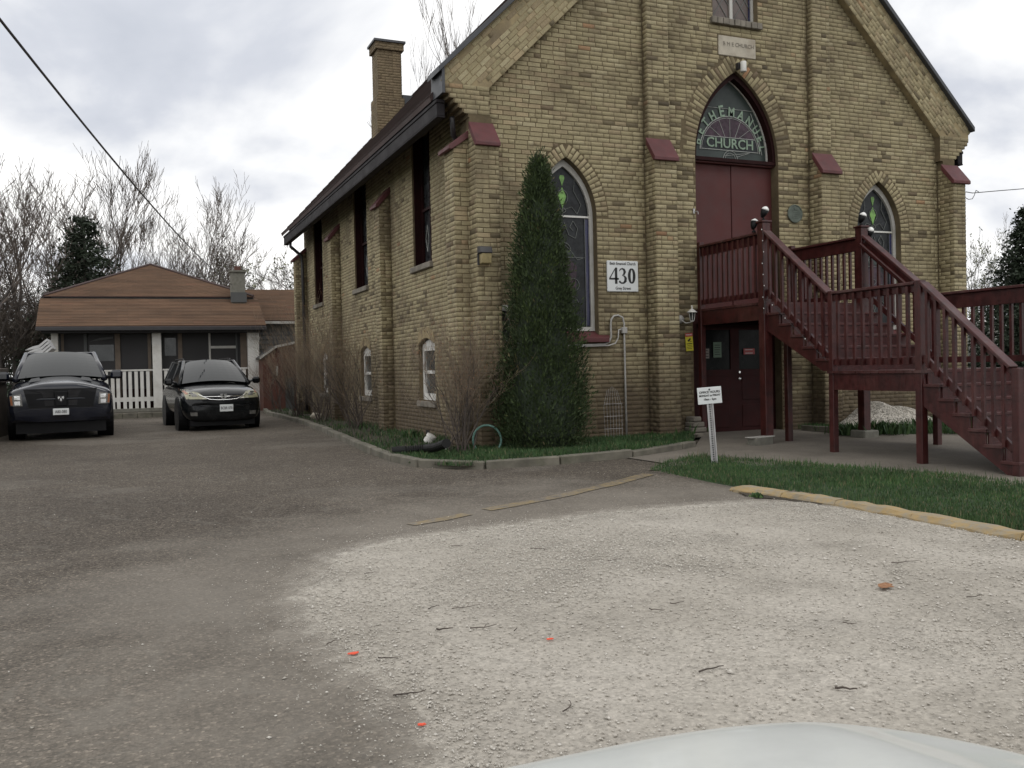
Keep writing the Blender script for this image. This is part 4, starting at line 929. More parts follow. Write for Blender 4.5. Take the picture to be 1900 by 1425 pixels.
rail(xl, 12.88, .93, A_ + .07, .93, 1.07, 11, .14); rail(xr, 12.88, .93, A_ + .07, .93, 1.07, 11, .19)
FL1 = (A_ - .07, .93, B_ + .04, -.12); FL2 = (C_ - .05, -.13, D_ + .05, -1.18)
rail(xl, *FL1, 1.08, 9, .07); rail(xr, *FL1, 1.08, 9, .2)
rail(xl, B_ - .045, -.13, C_ + .05, -.13, 1.09, 9); rail(xr, B_ - .045, -.13, C_ + .05, -.13, 1.09, 9, .2)
rail(xl, *FL2, 1.09, 9, .07); rail(xr, *FL2, 1.09, 9, .2)
# extra grab rail of the right side
for f in (FL1, FL2): MB().beam((xr - .10, f[0], f[1] + .93), (xr - .10, f[2], f[3] + .93), .05, .05).build('grab_rail', mr, st, bevel=.01)
# deck and landing boards
for k in range(13):
    y0 = A_ - .02 + k * .135
    if y0 + .13 < 13.02: MB().box((XL + .01, y0, .895), (XR + .11, y0 + .129, .93)).build('deck_board', MT['maroon_worn'], st)
for k in range(12):
    y0 = C_ - .06 + k * .135; MB().box((XL - .01, y0, -.165), (XR + .13, y0 + .129, -.13)).build('landing_board', MT['maroon_worn'], st)
for x in (XL + .03, XR + .05):
    MB().box((x, A_, .66), (x + .04, 12.99, .893)).build('rim_joist', mr, st); MB().box((x, C_ - .02, -.39), (x + .04, B_ + .02, -.167)).build('rim_joist', mr, st)
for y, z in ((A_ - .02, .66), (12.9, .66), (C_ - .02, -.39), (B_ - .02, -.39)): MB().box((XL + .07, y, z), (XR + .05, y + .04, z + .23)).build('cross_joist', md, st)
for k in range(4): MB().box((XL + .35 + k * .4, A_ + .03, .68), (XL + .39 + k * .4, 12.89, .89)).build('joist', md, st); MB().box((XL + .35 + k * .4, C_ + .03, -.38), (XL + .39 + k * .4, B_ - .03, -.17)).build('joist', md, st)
# flights: saw-tooth stringers, risers, treads
def flight(y0, z0, y1, z1, n):
    rise = (z0 - z1) / n; run = (y0 - y1) / (n - 1) if n > 1 else .25
    for x in (XL + .035, XL + .95, XR + .045):
        pts = [(y0 + .02, z0 - .05)]
        for k in range(1, n): pts += [(y0 - (k - 1) * run, z0 - k * rise - .04), (y0 - k * run, z0 - k * rise - .04)]
        pts += [(y0 - (n - 1) * run, max(z1, z0 - n * rise)), (y0 - (n - 1) * run + .12, z1), (y0 + .02, z0 - .44)]
        MB().prism([(x, a, b) for a, b in pts], (.04, 0, 0)).build('stringer', mr, st)
    for k in range(1, n):
        zz = z0 - k * rise; ya, yb = y0 - k * run - .03, y0 - (k - 1) * run
        MB().box((XL + .01, ya, zz - .038), (XR + .11, yb, zz)).build('tread', MT['maroon_worn'], st, bevel=.005)
    for k in range(1, n + 1): MB().box((XL + .08, y0 - (k - 1) * run - .018, z0 - k * rise), (XR + .04, y0 - (k - 1) * run, z0 - (k - 1) * rise - .04)).build('riser', mr, st)
flight(A_ - .09, .93, B_ + .05, -.13, 6); flight(C_ - .07, -.13, D_ - .02, gz(9.5, 7) , 7)

# lamps on the posts
def spot_lamp(loc, rz, label, tilt=-.5):
    t = thing('spot_lamp', loc, label, 'spot lamp', 'small cup lamps on the stair posts', rz)
    MB().lathe((0, 0, 0), [(.03, 0), (.03, .02), (.012, .03), (.012, .09)], 10).build('base', MT['black_plastic'], t, local=True)
    for s_ in (1,):
        c = Vector((.01, -.01, .13)); d = Vector((.25, -.35, 1.0 if tilt > -.6 else .35)).normalized()
        b = MB(); b.tube([c - d * .09, c - d * .04, c + d * .03], [.02, .045, .062], 12); h = b.build('lamp_cup', MT['black_plastic'], t, smooth=True, local=True)
        MB().tube([c + d * .03, c + d * .055, c + d * .078, c + d * .088], [.060, .052, .03, .008], 12).build('lens', MT['bulb'], h, smooth=True, local=True)
spot_lamp((xl, A_, 2.165), .2, 'small cup lamp with white dome on the post where the upper flight starts')
spot_lamp((xl - .09, A_ + .12, 2.0), 1.2, 'small cup lamp clipped to the deck handrail just left of the tall post')
spot_lamp((xr, A_, 2.165), .1, 'small cup lamp on top of the far deck post in front of the right window')
spot_lamp((xr + .14, A_ - .02, 1.93), -.6, 'small cup lamp fixed to the side of the far deck post beside the pointed window')
sl_ = thing('string_lights', (xl, A_ - .08, .9), 'string of tiny white lights wound down the tall stair post and along the lower rail', 'string lights')
pts = [(xl - .078, A_ - .075 + .02 * math.sin(k * 2.1), 2.1 - k * .085) for k in range(17)] + [(xl - .05, A_ - .1 - k * .14, .93 + .04 - k * .14 * .76) for k in range(10)]
MB().tube(pts, .003, 4).build('wire', MT['dark'], sl_)
bm_ = MB().lathe((0, 0, 0), [(.002, -.009), (.008, -.003), (.008, .005), (.002, .010)], 6).mesh('bulb', MT['bulb'], True)
for k in list(range(1, 17, 2)) + [18, 20, 23]: link('bulb', bm_, sl_, Vector(pts[k]) + Vector((-.012, -.01, 0)) - parent_world(sl_))

# ================================================================== THINGS ON THE FACADE
Yf = YW - .016
def lettering(s, size, x, z, y, mat, parent, bold=0.0, sx=1.0, name='lettering', rot=0.0):
    ca, sa = math.cos(rot), math.sin(rot)
    vs, fs = text_mesh(s, size, lambda u, v, d: Vector((x + u * sx * ca - v * sa, y + d, z + u * sx * sa + v * ca)), .002, bold=bold); mb = MB(); mb.add(vs, fs); return mb.build(name, mat, parent)
# number board 430
x0, x1, z0, z1 = 7.215, 7.80, 1.215, 1.72
nb = thing('number_board', ((x0 + x1) / 2, Yf, z0), 'white square board reading 430 in big black numerals between window and buttress', 'sign')
MB().box((x0, Yf - .02, z0), (x1, Yf, z1)).build('board', MT['sign'], nb, bevel=.01)
ys = Yf - .0225; cxn = (x0 + x1) / 2
def ribbon(pts_w, y=ys):   # closed shape by centre line and half widths
    a = []; b = []
    for i, (x, z, w) in enumerate(pts_w):
        p = pts_w[max(i - 1, 0)]; q = pts_w[min(i + 1, len(pts_w) - 1)]; d = Vector((q[0] - p[0], q[1] - p[1])).normalized(); a.append((x - d.y * w, z + d.x * w)); b.append((x + d.y * w, z - d.x * w))
    mb = MB(); n = len(a)
    for k in range(n - 1): mb.prism([(a[k][0], y, a[k][1]), (a[k + 1][0], y, a[k + 1][1]), (b[k + 1][0], y, b[k + 1][1]), (b[k][0], y, b[k][1])], (0, .002, 0))
    return mb
zc = 1.475; H = .265
nx = cxn - .17; mb = MB()
for q in ([(nx + .02, zc - H / 2), (nx + .066, zc - H / 2), (nx + .066, zc + H / 2), (nx + .035, zc + H / 2), (nx + .02, zc + H / 2 - .02)], [(nx - .085, zc - .065), (nx + .093, zc - .065), (nx + .093, zc - .036), (nx - .085, zc - .036)], [(nx - .085, zc - .04), (nx - .062, zc - .04), (nx + .045, zc + H / 2), (nx + .03, zc + H / 2)]):
    mb.prism([(a, ys, b) for a, b in q], (0, .002, 0))
mb.build('numeral', MT['ink'], nb)
nx = cxn - .002
ribbon([(nx - .062, zc + .075, .006), (nx - .045, zc + .105, .010), (nx - .01, zc + .118, .012), (nx + .025, zc + .10, .020), (nx + .037, zc + .065, .024), (nx + .025, zc + .03, .018), (nx - .008, zc + .008, .006), (nx + .03, zc - .005, .014), (nx + .053, zc - .04, .024), (nx + .048, zc - .085, .024), (nx + .012, zc - .118, .014), (nx - .03, zc - .118, .012), (nx - .058, zc - .098, .017), (nx - .066, zc - .082, .010)]).build('numeral', MT['ink'], nb)
nx = cxn + .165
ribbon([(nx + .046 * math.sin(t), zc + .115 * math.cos(t), .011 + .014 * abs(math.sin(t))) for t in [2 * math.pi * k / 22 for k in range(23)]]).build('numeral', MT['ink'], nb)
lettering('Beth Emanuel Church', .066, cxn, 1.672, ys, MT['ink'], nb, .0008, .83); lettering('Grey Street', .066, cxn, 1.27, ys, MT['ink'], nb, .0008, .9)
# round plaque
p = at(1473, 397, YW); pl = thing('wall_plaque', (p.x, Yf, p.z - .16), 'round greened bronze plaque on the brick right of the upper door', 'plaque')
MB().lathe((p.x, Yf, p.z), [(.155, 0), (.165, -.012), (.16, -.028), (.145, -.03), (.14, -.02), (.0, -.02)][::-1], 28, 'Y').build('disc', MT['bronze'], pl, smooth=False)
mb = MB()
for k in range(5): mb.box((p.x - .07, Yf - .026, p.z + .06 - k * .035), (p.x + .07, Yf - .021, p.z + .07 - k * .035))
mb.lathe((p.x, Yf - .02, p.z + .1), [(.03, -.008), (.03, 0)], 10, 'Y'); mb.build('relief_lines', MT['bronze'], pl)
# lantern
p = at(1284, 580, 12.8)
ln = thing('wall_lantern', (p.x - .1, 12.98, p.z), 'white lantern with pointed lid on the brick beside the lower door', 'lantern')
MB().lathe((p.x - .10, Yf - .01, p.z - .1), [(.07, .01), (.075, -.0), (.06, -.03), (.02, -.05)], 12, 'Y').build('backplate', MT['conduit'], ln, smooth=True)
MB().tube([(p.x - .10, Yf - .05, p.z - .12), (p.x - .06, 12.9, p.z - .17), (p.x - .01, 12.84, p.z - .16), (p.x, 12.80, p.z - .14)], .010, 6).build('arm', MT['white'], ln, smooth=True)
MB().lathe((p.x, 12.80, p.z), [(.01, -.155), (.026, -.15), (.034, -.13)], 6).build('bottom_cup', MT['white'], ln)
lg = MB().lathe((p.x, 12.80, p.z), [(.036, -.128), (.056, .0)], 6).build('glass', MT['glass_side'], ln)
for k in range(6):
    t = math.pi * k / 3; MB().beam((p.x + .036 * math.cos(t), 12.80 + .036 * math.sin(t), p.z - .13), (p.x + .057 * math.cos(t), 12.80 + .057 * math.sin(t), p.z), .008, .008).build('glazing_bar', MT['white'], lg)
MB().lathe((p.x, 12.80, p.z), [(.088, .0), (.085, .012), (.05, .035), (.022, .06), (.012, .065), (.010, .09), (.016, .1), (.002, .125)], 14).build('lid', MT['white'], ln, smooth=True)
# camera warning sign
p0 = at(1271, 618, 12.99); 
ws = thing('warning_sign', (p0.x + .07, Yf - .0, p0.z - .3), 'small tilted yellow camera warning sign with red top strip beside the lower door', 'sign')
w_, h_ = .145, .30; c = Vector((p0.x + w_ / 2 + .01, Yf - .02, p0.z - h_ / 2)); tl = R_(4)
U = Vector((math.cos(tl), 0, math.sin(tl))); V = Vector((-math.sin(tl), 0, math.cos(tl)))
MB().obox(c, U * w_ / 2, (0, .003, 0), V * h_ / 2).build('panel', MT['yellow_sign'], ws)
MB().obox(c + V * (h_ / 2 - .03) + Vector((0, -.005, 0)), U * w_ / 2, (0, .001, 0), V * .03).build('red_strip', MT['red_sign'], ws)
mb = MB(); q = c + Vector((0, -.0055, 0)) + V * .035
mb.obox(q, (U * .8 + V * .6) * .035, (0, .001, 0), (V * .8 - U * .6) * .013); mb.obox(q + U * .012 - V * .025, U * .004, (0, .001, 0), V * .02); mb.obox(q + U * .034 - V * .03, U * .02, (0, .001, 0), V * .003)
for k in range(4): mb.obox(c + Vector((0, -.0055, 0)) - V * (.03 + k * .028), U * (.055 if k % 2 == 0 else .045), (0, .001, 0), V * (.007 if k == 0 else .0035))
mb.build('print', MT['ink'], ws); lettering('WARNING', .028, c.x - math.sin(tl) * .12, c.z + h_ / 2 - .03, c.y - .008, MT['sign'], ws, .0005, .9, rot=tl)
# papers in the lower door
def notice(u, v, w, h, mat, label, lines=3, ink='ink'):
    y = ly - .003; p = at(u, v, y); t = thing('notice', (p.x, y, p.z - h / 2), label, 'notice')
    MB().box((p.x - w / 2, y - .002, p.z - h / 2), (p.x + w / 2, y + .0, p.z + h / 2)).build('sheet', MT[mat], t)
    mb = MB()
    for k in range(lines): mb.box((p.x - w * .35, y - .0035, p.z + h * (.3 - .6 * k / max(1, lines - 1)) - .006), (p.x + w * random.uniform(.2, .36), y - .0021, p.z + h * (.3 - .6 * k / max(1, lines - 1)) + .006))
    mb.build('print', MT[ink], t); return t
notice(1311, 656, .11, .17, 'paper', 'small grey notice low in the left lower door window'); notice(1331, 649, .17, .27, 'paper_green', 'pale green sheet taped in the left lower door window', 5)
t = notice(1390, 652, .24, .10, 'red_sign', 'red and blue strip notice in the right lower door window', 2, 'sign')
# wall pack light on the corner buttress
p = at(900, 470, YC - .08)
fl = thing('floodlight', (p.x, YC - .09, p.z - .1), 'boxy dark floodlight with yellowed lens on the corner buttress', 'floodlight')
MB().prism([(p.x - .10, YC - .012, p.z + .11), (p.x - .10, YC - .12, p.z + .10), (p.x - .10, YC - .15, p.z + .0), (p.x - .10, YC - .012, p.z + .0)], (.2, 0, 0)).build('housing', MT['dark'], fl, bevel=.01)
MB().prism([(p.x - .07, YC - .012, p.z - .002), (p.x - .07, YC - .14, p.z - .002), (p.x - .07, YC - .11, p.z - .15), (p.x - .07, YC - .012, p.z - .16)], (.16, 0, 0)).build('lens', simple('yellowed_plastic_lens', (0.33, 0.27, 0.14), 0.35, vary=.3, scale=10), fl, bevel=.01)
MB().box((p.x - .1, YC - .03, p.z - .17), (p.x - .072, YC - .012, p.z)).build('bracket', MT['dark'], fl)
# white lamp above the pointed door arch
p = at(1378, 124, YW - .12); wl = thing('arch_lamp', (p.x, YW - .1, p.z - .1), 'white cylinder lamp fixed at the tip of the big door arch', 'lamp')
MB().lathe((p.x, YW - .14, p.z), [(.05, -.09), (.052, -.08), (.052, .07), (.045, .085), (.02, .09)], 16).build('shade', MT['white'], wl, smooth=True)
MB().box((p.x - .07, YW - .09, p.z - .03), (p.x - .02, YW - .016, p.z + .08)).build('mount', MT['dark'], wl)
# small tap and bracket by the upper door
p = at(1289, 393, Yf); tp = thing('wall_tap', (p.x, Yf, p.z), 'small metal hook fitting on the brick left of the upper door', 'fitting')
MB().box((p.x - .04, Yf - .02, p.z - .03), (p.x - .01, Yf, p.z + .05)).tube([(p.x - .02, Yf - .02, p.z), (p.x + .02, Yf - .06, p.z), (p.x + .03, Yf - .06, p.z - .05)], .008, 5).build('bracket', MT['steel'], tp)
# grey conduit pipes under the left window
cd = thing('conduit_pipes', (7.5, Yf, -1.2), 'grey conduit pipes looping by the left window and dropping to the ground', 'pipe')
yc = Yf - .035
def P2(u, v): q = at(u, v, yc); return (q.x, yc, q.z)
MB().tube([P2(1163, 818), P2(1160, 700), P2(1158, 612), P2(1158, 600), P2(1155, 589), P2(1147, 585), P2(1139, 586), P2(1134, 593), P2(1133, 603), P2(1134, 625), P2(1130, 635), P2(1121, 639), P2(1040, 642), P2(1000, 643)], .0165, 8).build('conduit', MT['conduit'], cd, smooth=True)
MB().tube([P2(1158, 610), P2(1148, 612), P2(1147, 627), P2(1142, 637), P2(1130, 641), P2(1000, 646)], .012, 8).build('conduit', MT['conduit'], cd, smooth=True)
q = at(1158, 613, yc); MB().box((q.x - .05, yc - .035, q.z - .05), (q.x + .045, Yf, q.z + .05)).build('junction_box', MT['conduit'], cd, bevel=.008)
# meter with a little hood
p = at(938, 575, Yf - .06); me_ = thing('meter_hood', (p.x, Yf, p.z - .5), 'pale hooded box with hanging cable on the brick left of the evergreen', 'utility box')
MB().prism([(p.x - .09, Yf, p.z + .08), (p.x - .09, Yf - .13, p.z + .01), (p.x - .09, Yf - .13, p.z - .02), (p.x - .09, Yf, p.z - .02)], (.17, 0, 0)).build('hood', MT['white_dull'], me_)
MB().box((p.x - .08, Yf - .09, p.z - .45), (p.x + .05, Yf, p.z - .02)).build('box', MT['dark'], me_, bevel=.01)
MB().tube([(p.x - .02, Yf - .1, p.z - .05), (p.x + .05, Yf - .12, p.z - .2), (p.x - .04, Yf - .1, p.z - .4), (p.x + .02, Yf - .1, p.z - .56)], .008, 5).build('cable', MT['conduit'], me_)
# wires
def wire(name, pts, r, label, cat='cable'):
    a = Vector(pts[0]); o = MB().tube([Vector(p) - a for p in pts], r, 5).build(name, MT['dark'], None); o.location = a; return tag(o, label, cat)
P0 = at(-60, -40, 9.0); P1 = at(430, 528, 33.0); pts = []
for k in range(25):
    t = k / 24; q = P0.lerp(P1, t); q.z -= .55 * 4 * t * (1 - t) * .5; pts.append(q)
wire('overhead_cable', pts, .014, 'thick black overhead cable crossing the sky down to the bungalow', 'cable')
a = at(1792, 356, 13.1); b = at(1990, 346, 14.0)
wire('service_cable', [a, a + Vector((.25, .05, -.0)), a.lerp(b, .3) + Vector((0, 0, -.01)), a.lerp(b, .6) + Vector((0, 0, .01)), b, b + (b - a) * 3 + Vector((0, 0, 1.3))], .009, 'thin cable leaving the right corner of the church')
wire('cable_loop', [at(1790, 366, 13.08), at(1797, 370, 13.05), at(1804, 369, 13.05), at(1808, 362, 13.05), at(1811, 353, 13.06), at(1816, 356, 13.1)], .007, 'slack loop of thin cable hanging at the right corner of the church')

# ================================================================== OFFICE HOURS SIGN
sp = gp(1326, 859, .03); tilt = R_(-2.2)
sg = thing('office_hours_sign', sp, 'white OFFICE HOURS panel on a leaning perforated metal post in the lawn', 'sign')
yaw = math.atan2(-AF.x, AF.y) + R_(6)
rot = Matrix.Rotation(yaw, 3, 'Z') @ Matrix.Rotation(R_(-3.5), 3, 'Y')
sg.rotation_euler = rot.to_euler()
mb = MB()   # U channel: web with flanges, holes shown as raised dark dots further below
mb.box((-.032, 0, -.1), (-.026, .022, .90)).box((.026, 0, -.1), (.032, .022, .90)).box((-.042, -.003, -.1), (-.027, .001, .90)).box((.027, -.003, -.1), (.042, .001, .90)).box((-.026, .018, -.1), (.026, .022, .90))
mb.build('post', MT['steel'], sg, local=True)
hm = MB().box((-.008, .0, -.008), (.008, .004, .008)).mesh('hole', MT['ink'])
for k in range(31): link('hole', hm, sg, (0, .0135, .02 + k * .0285))
pn = MB().box((-.155, -.012, .745), (.155, -.006, .955)).build('panel', MT['sign'], sg, bevel=.004, local=True)
MB().lathe((0, -.014, .925), [(.011, -.004), (.011, .004)], 10, 'Y').build('bolt', MT['ink'], pn, local=True)
for s_, z_, sz, k_ in (('OFFICE HOURS', .892, .040, .98), ('MONDAY to FRIDAY', .850, .034, .88), ('10am - 3pm', .803, .036, .95)):
    vs, fs = text_mesh(s_, sz, lambda u, v, d: Vector((u * k_, -.0135 + d, z_ + v)), .001, bold=.0012); mb = MB(); mb.add(vs, fs); mb.build('lettering', MT['ink'], pn, local=True)

# ================================================================== SMALL THINGS ROUND THE BED AND PATH
def blob(c, r, seed, mat, name, label, cat, n=2, sq=(1, 1, .7), group=None):
    rr = random.Random(seed); bm = bmesh.new(); bmesh.ops.create_icosphere(bm, subdivisions=n, radius=1)
    for v in bm.verts: k = rr.uniform(.8, 1.15); v.co = Vector((v.co.x * r * sq[0] * k, v.co.y * r * sq[1] * k, v.co.z * r * sq[2] * k))
    me = bpy.data.meshes.new(name); bm.to_mesh(me); bm.free(); me.materials.append(MT[mat]); o = link(name, me); o.location = c; return tag(o, label, cat, group)
p = gp(587, 776, .05); blob(p + Vector((0, 0, .05)), .15, 3, 'shed_tan' if 'shed_tan' in MT else 'plaque_stone', 'stone', 'pale pinkish rock lying in the grass by the far shrub', 'rock')
p = gp(823, 838, .03); blob(p + Vector((0, 0, .05)), .075, 5, 'white', 'stone', 'white lump of rubble in the grass right of the black drain pipe', 'rock', 1, (1.3, .9, .5))
p = gp(793, 822, .05); t = thing('plastic_jar', p, 'white plastic container lying behind the black drain pipe', 'container')
mb = MB(); mb.lathe((0, 0, 0), [(.07, 0), (.085, .02), (.085, .075), (.072, .08), (.072, .1), (.085, .105), (.085, .15), (.05, .16)], 16); o = mb.build('tub', MT['white'], t, smooth=False, local=True); o.rotation_euler = (.3, .5, 0)
# black corrugated drain pipe
a = gp(730, 838, .10); b = gp(790, 832, .12); c = gp(830, 822, .3)
dp = thing('drain_pipe', a, 'black corrugated drain pipe lying across the bed toward the church corner', 'pipe')
pts = []; ctrl = [a, a.lerp(b, .5), b, b.lerp(c, .5) + Vector((0, 0, -.02)), c]
for i in range(4):
    for k in range(14): pts.append(ctrl[i].lerp(ctrl[i + 1], k / 14))
MB().tube(pts, [.055 + .009 * (k % 2) for k in range(len(pts))], 12).build('pipe', MT['corrugated'], dp)
MB().tube([a - (b - a).normalized() * .02, a + (b - a).normalized() * .18], .07, 14).build('collar', MT['corrugated'], dp)
# teal hoop
p = gp(921, 842, .0) ; hc = p + Vector((-.1, .1, .20))
hp = thing('plastic_hoop', p, 'faded teal plastic ring standing in the bed at the foot of the evergreen', 'hoop')
dU = AX.normalized(); MB().tube([hc + dU * (.205 * math.cos(t)) + Vector((0, 0, .215 * math.sin(t))) for t in [2 * math.pi * k / 40 for k in range(41)]], .017, 8, cap=False).build('ring', MT['hoop'], hp, smooth=True)
# wire trellis
tr_ = thing('wire_trellis', gp(1140, 818), 'thin white wire plant trellis standing against the brick near the conduit', 'trellis')
y = 12.82; a = gp(1127, 825); mb = MB()
xs_ = [7.02 + .055 * k for k in range(7)]
for k, x in enumerate(xs_): mb.tube([(x + .02 * (k - 3) * -.2, y, -1.25), (7.19 + (x - 7.19) * 1.0, y + .02, -.55 - .03 * abs(k - 3)), (7.19 + (x - 7.19) * .55, y + .04, -.32 - .02 * abs(k - 3))], .0035, 4)
for z in (-1.0, -.8, -.6): mb.tube([(xs_[0], y, z), (xs_[-1], y, z)], .003, 4)
mb.build('wires', MT['steel'], tr_)
# concrete block with a pale board on it
p = gp(1411, 826); cb = thing('concrete_block', p, 'hollow concrete block standing in front of the lower door, a pale slat on top', 'block', rz=R_(14))
mb = MB(); mb.box((-.20, -.09, 0), (.20, -.055, .12)).box((-.20, .055, 0), (.20, .09, .12)).box((-.20, -.055, 0), (-.165, .055, .12)).box((.165, -.055, 0), (.20, .055, .12)).box((-.02, -.055, 0), (.02, .055, .12)); mb.build('block', MT['block'], cb, bevel=.006, local=True)
o = thing('pale_slat', p + Vector((0, 0, .12)), 'pale flat wooden slat resting on the concrete block by the door', 'board', rz=R_(10)); MB().box((-.26, -.07, 0), (.25, .07, .014)).build('slat', MT['white_dull'], o, bevel=.003, local=True)

# twigs, leaf, paint spots on the gravel
def twig(u, v, L_, rz, label, r=.005, bend=.2):
    r *= .62; L_ *= .85; bend = random.uniform(-.35, .35)
    p = gp(u, v, .014); t = thing('fallen_twig', p, label, 'twig', None, rz)
    pts = [(-L_ / 2 + L_ * k / 6, bend * L_ * math.sin(math.pi * k / 6) * .5, .004 + random.uniform(0, .006)) for k in range(7)]
    mb = MB(); mb.tube(pts, [r * (1 - .09 * k) for k in range(7)], 5)
    if L_ > .14: mb.tube([pts[3], (pts[3][0] + L_ * .12, pts[3][1] + L_ * .12, .012)], r * .6, 4)
    mb.build('stick', MT['bark'], t, local=True)
for args in [(720, 1223, .11, -.5, 'reddish brown twig beside the left orange paint mark'), (897, 1165, .17, 0.0, 'straight dark twig lying level in the middle of the gravel'), (825, 1168, .10, -.1, 'short thick dark twig left of the straight level twig', .008),
             (865, 1127, .2, .05, 'long thin bowed twig on the gravel above the straight twig', .004), (805, 1128, .1, .5, 'small forked twig at the upper left of the gravel'), (1256, 1120, .11, .05, 'small dark hooked twig near the middle of the gravel patch'),
             (1219, 1133, .1, -.8, 'slanting dark twig below the small hooked twig'), (1320, 1243, .16, .1, 'long dark curved twig low in the gravel near the white bonnet', .007), (1577, 1158, .08, -.7, 'short slanting twig in the gravel below the dead leaf'),
             (1680, 1044, .26, -.1, 'long bowed twig near the yellow kerb'), (1808, 1108, .14, .0, 'twig at the far right of the gravel'), (760, 1287, .16, -.05, 'dark twig at the lower left edge of the gravel', .006), (957, 1170, .07, .9, 'tiny hooked twig right of the straight level twig'),
             (1050, 1312, .13, .9, 'upright crooked twig at the bottom of the gravel'), (1570, 1280, .1, -.7, 'thick slanting twig just above the white bonnet', .009), (620, 1193, .1, .4, 'twig on the asphalt edge left of the gravel'), (1000, 1020, .16, -.9, 'twig near the top edge of the gravel'),
             (848, 1014, .1, -.6, 'tiny twig near the yellow line end', .005), (1140, 1040, .12, .1, 'thin level twig in the upper gravel', .004), (690, 1065, .12, .1, 'twig at the upper left rim of the gravel', .004)]:
    twig(*args)
p = gp(1643, 1089, .02); lf = thing('dead_leaf', p, 'curled brown dead leaf lying on the pale gravel', 'leaf', None, .5)
mb = MB(); prof = [(-.08, 0), (-.05, .03), (-.02, .02), (0, .045), (.03, .02), (.07, .028), (.05, 0), (.075, -.02), (.03, -.02), (.01, -.045), (-.02, -.02), (-.05, -.025)]
vs = [(0, 0, .028)] + [(x, y, .004 + .16 * abs(y) * (1 if y > 0 else .3) + .1 * abs(x) * (x < 0)) for x, y in prof]; n = len(prof)
vs += [(x, y, z - .003) for x, y, z in vs]; fs = [(0, 1 + i, 1 + (i + 1) % n) for i in range(n)] + [(n + 1, n + 2 + (i + 1) % n, n + 2 + i) for i in range(n)] + [(1 + i, n + 2 + i, n + 2 + (i + 1) % n, 1 + (i + 1) % n) for i in range(n)]
mb.add(vs, fs).build('blade', MT['leafbrown'], lf, local=True)
for (u, v, r, lab) in ((658, 1212, .024, 'small orange paint mark at the left rim of the gravel'), (1020, 1186, .014, 'small orange paint dot in the middle of the gravel'), (782, 1345, .014, 'orange paint dot near the lower left end of the gravel')):
    p = gp(u, v, .016); pts = [(r * random.uniform(.5, 1.2) * math.cos(t) * 1.3, r * random.uniform(.4, .9) * math.sin(t)) for t in [2 * math.pi * k / 11 for k in range(11)]]
    mb = MB(); mb.prism([(a, b, 0) for a, b in pts], (0, 0, .004)); o = mb.build('paint_mark', MT['orange']); o.location = p; tag(o, lab, 'paint mark')

# gravel heap
hp_c = at(1640, 770, 12.4); hx, hy = hp_c.x, 12.35
def heapz(x, y):
    dx = (x - hx) / 1.15; dy = (y - hy) / .55; r = dx * dx + dy * dy
    return max(0, 1 - r) ** .8 * (.44 + .05 * math.sin(x * 5.2 + 1) + .04 * math.sin(x * 9 + y * 4)) 
V = []; nxy = (60, 34)
for j in range(nxy[1] + 1):
    for i in range(nxy[0] + 1):
        x = hx - 1.35 + 2.7 * i / nxy[0]; y = hy - .62 + 1.24 * j / nxy[1]; h = heapz(x, y); V.append((x, y, gz(x, y) - .02 + h + (random.uniform(-.012, .012) if h > 0 else 0)))
Fq = np.array([(j * (nxy[0] + 1) + i, j * (nxy[0] + 1) + i + 1, (j + 1) * (nxy[0] + 1) + i + 1, (j + 1) * (nxy[0] + 1) + i) for j in range(nxy[1]) for i in range(nxy[0])])
o = npmesh('gravel_heap', np.array(V), Fq, MT['gravel_heap']); tag(o, 'heap of pale crushed stone beneath the stair landing by the church wall', 'gravel heap', kind='stuff')

# ================================================================== LOOSE STONES AND GRASS (stuff)
OCT_V = np.array([(1, 0, 0), (-1, 0, 0), (0, 1, 0), (0, -1, 0), (0, 0, 1), (0, 0, -1)], float); OCT_F = np.array([(0, 2, 4), (2, 1, 4), (1, 3, 4), (3, 0, 4), (2, 0, 5), (1, 2, 5), (3, 1, 5), (0, 3, 5)])
def stones(name, P, r, mat, label=None, tintlo=None):
    n = len(P); a = rng.uniform(0, 2 * np.pi, n); ca, sa = np.cos(a), np.sin(a)
    V = OCT_V[None] * r[:, None, None] * rng.uniform(.6, 1.35, (n, 6, 1)) * np.array([1.15, .85, .62])[None, None]
    V = V + rng.normal(0, .16, V.shape) * r[:, None, None]
    X = V[..., 0] * ca[:, None] - V[..., 1] * sa[:, None]; Y = V[..., 0] * sa[:, None] + V[..., 1] * ca[:, None]
    W = np.stack([X, Y, V[..., 2]], -1) + P[:, None]
    F = (OCT_F[None] + np.arange(n)[:, None, None] * 6).reshape(-1, 3)
    t = np.repeat(rng.beta(3, 2, n)[:, None] if tintlo is None else tintlo[:, None], 6, 1).reshape(-1, 1); t = np.concatenate([t, t, t], 1)
    o = npmesh(name, W.reshape(-1, 3), F, mat, t); o['kind'] = 'stuff'
    if label: o['label'] = label
    return o
def fbm(x, y, s, seed):
    r = np.random.default_rng(seed); v = np.zeros_like(x); a = 1
    for k in range(4):
        th = r.uniform(0, 6.28, 5); ph = r.uniform(0, 6.28, 5)
        for t, p in zip(th, ph): v += a * np.sin((x * np.cos(t) + y * np.sin(t)) * s + p)
        s *= 2.1; a *= .55
    return v / 5
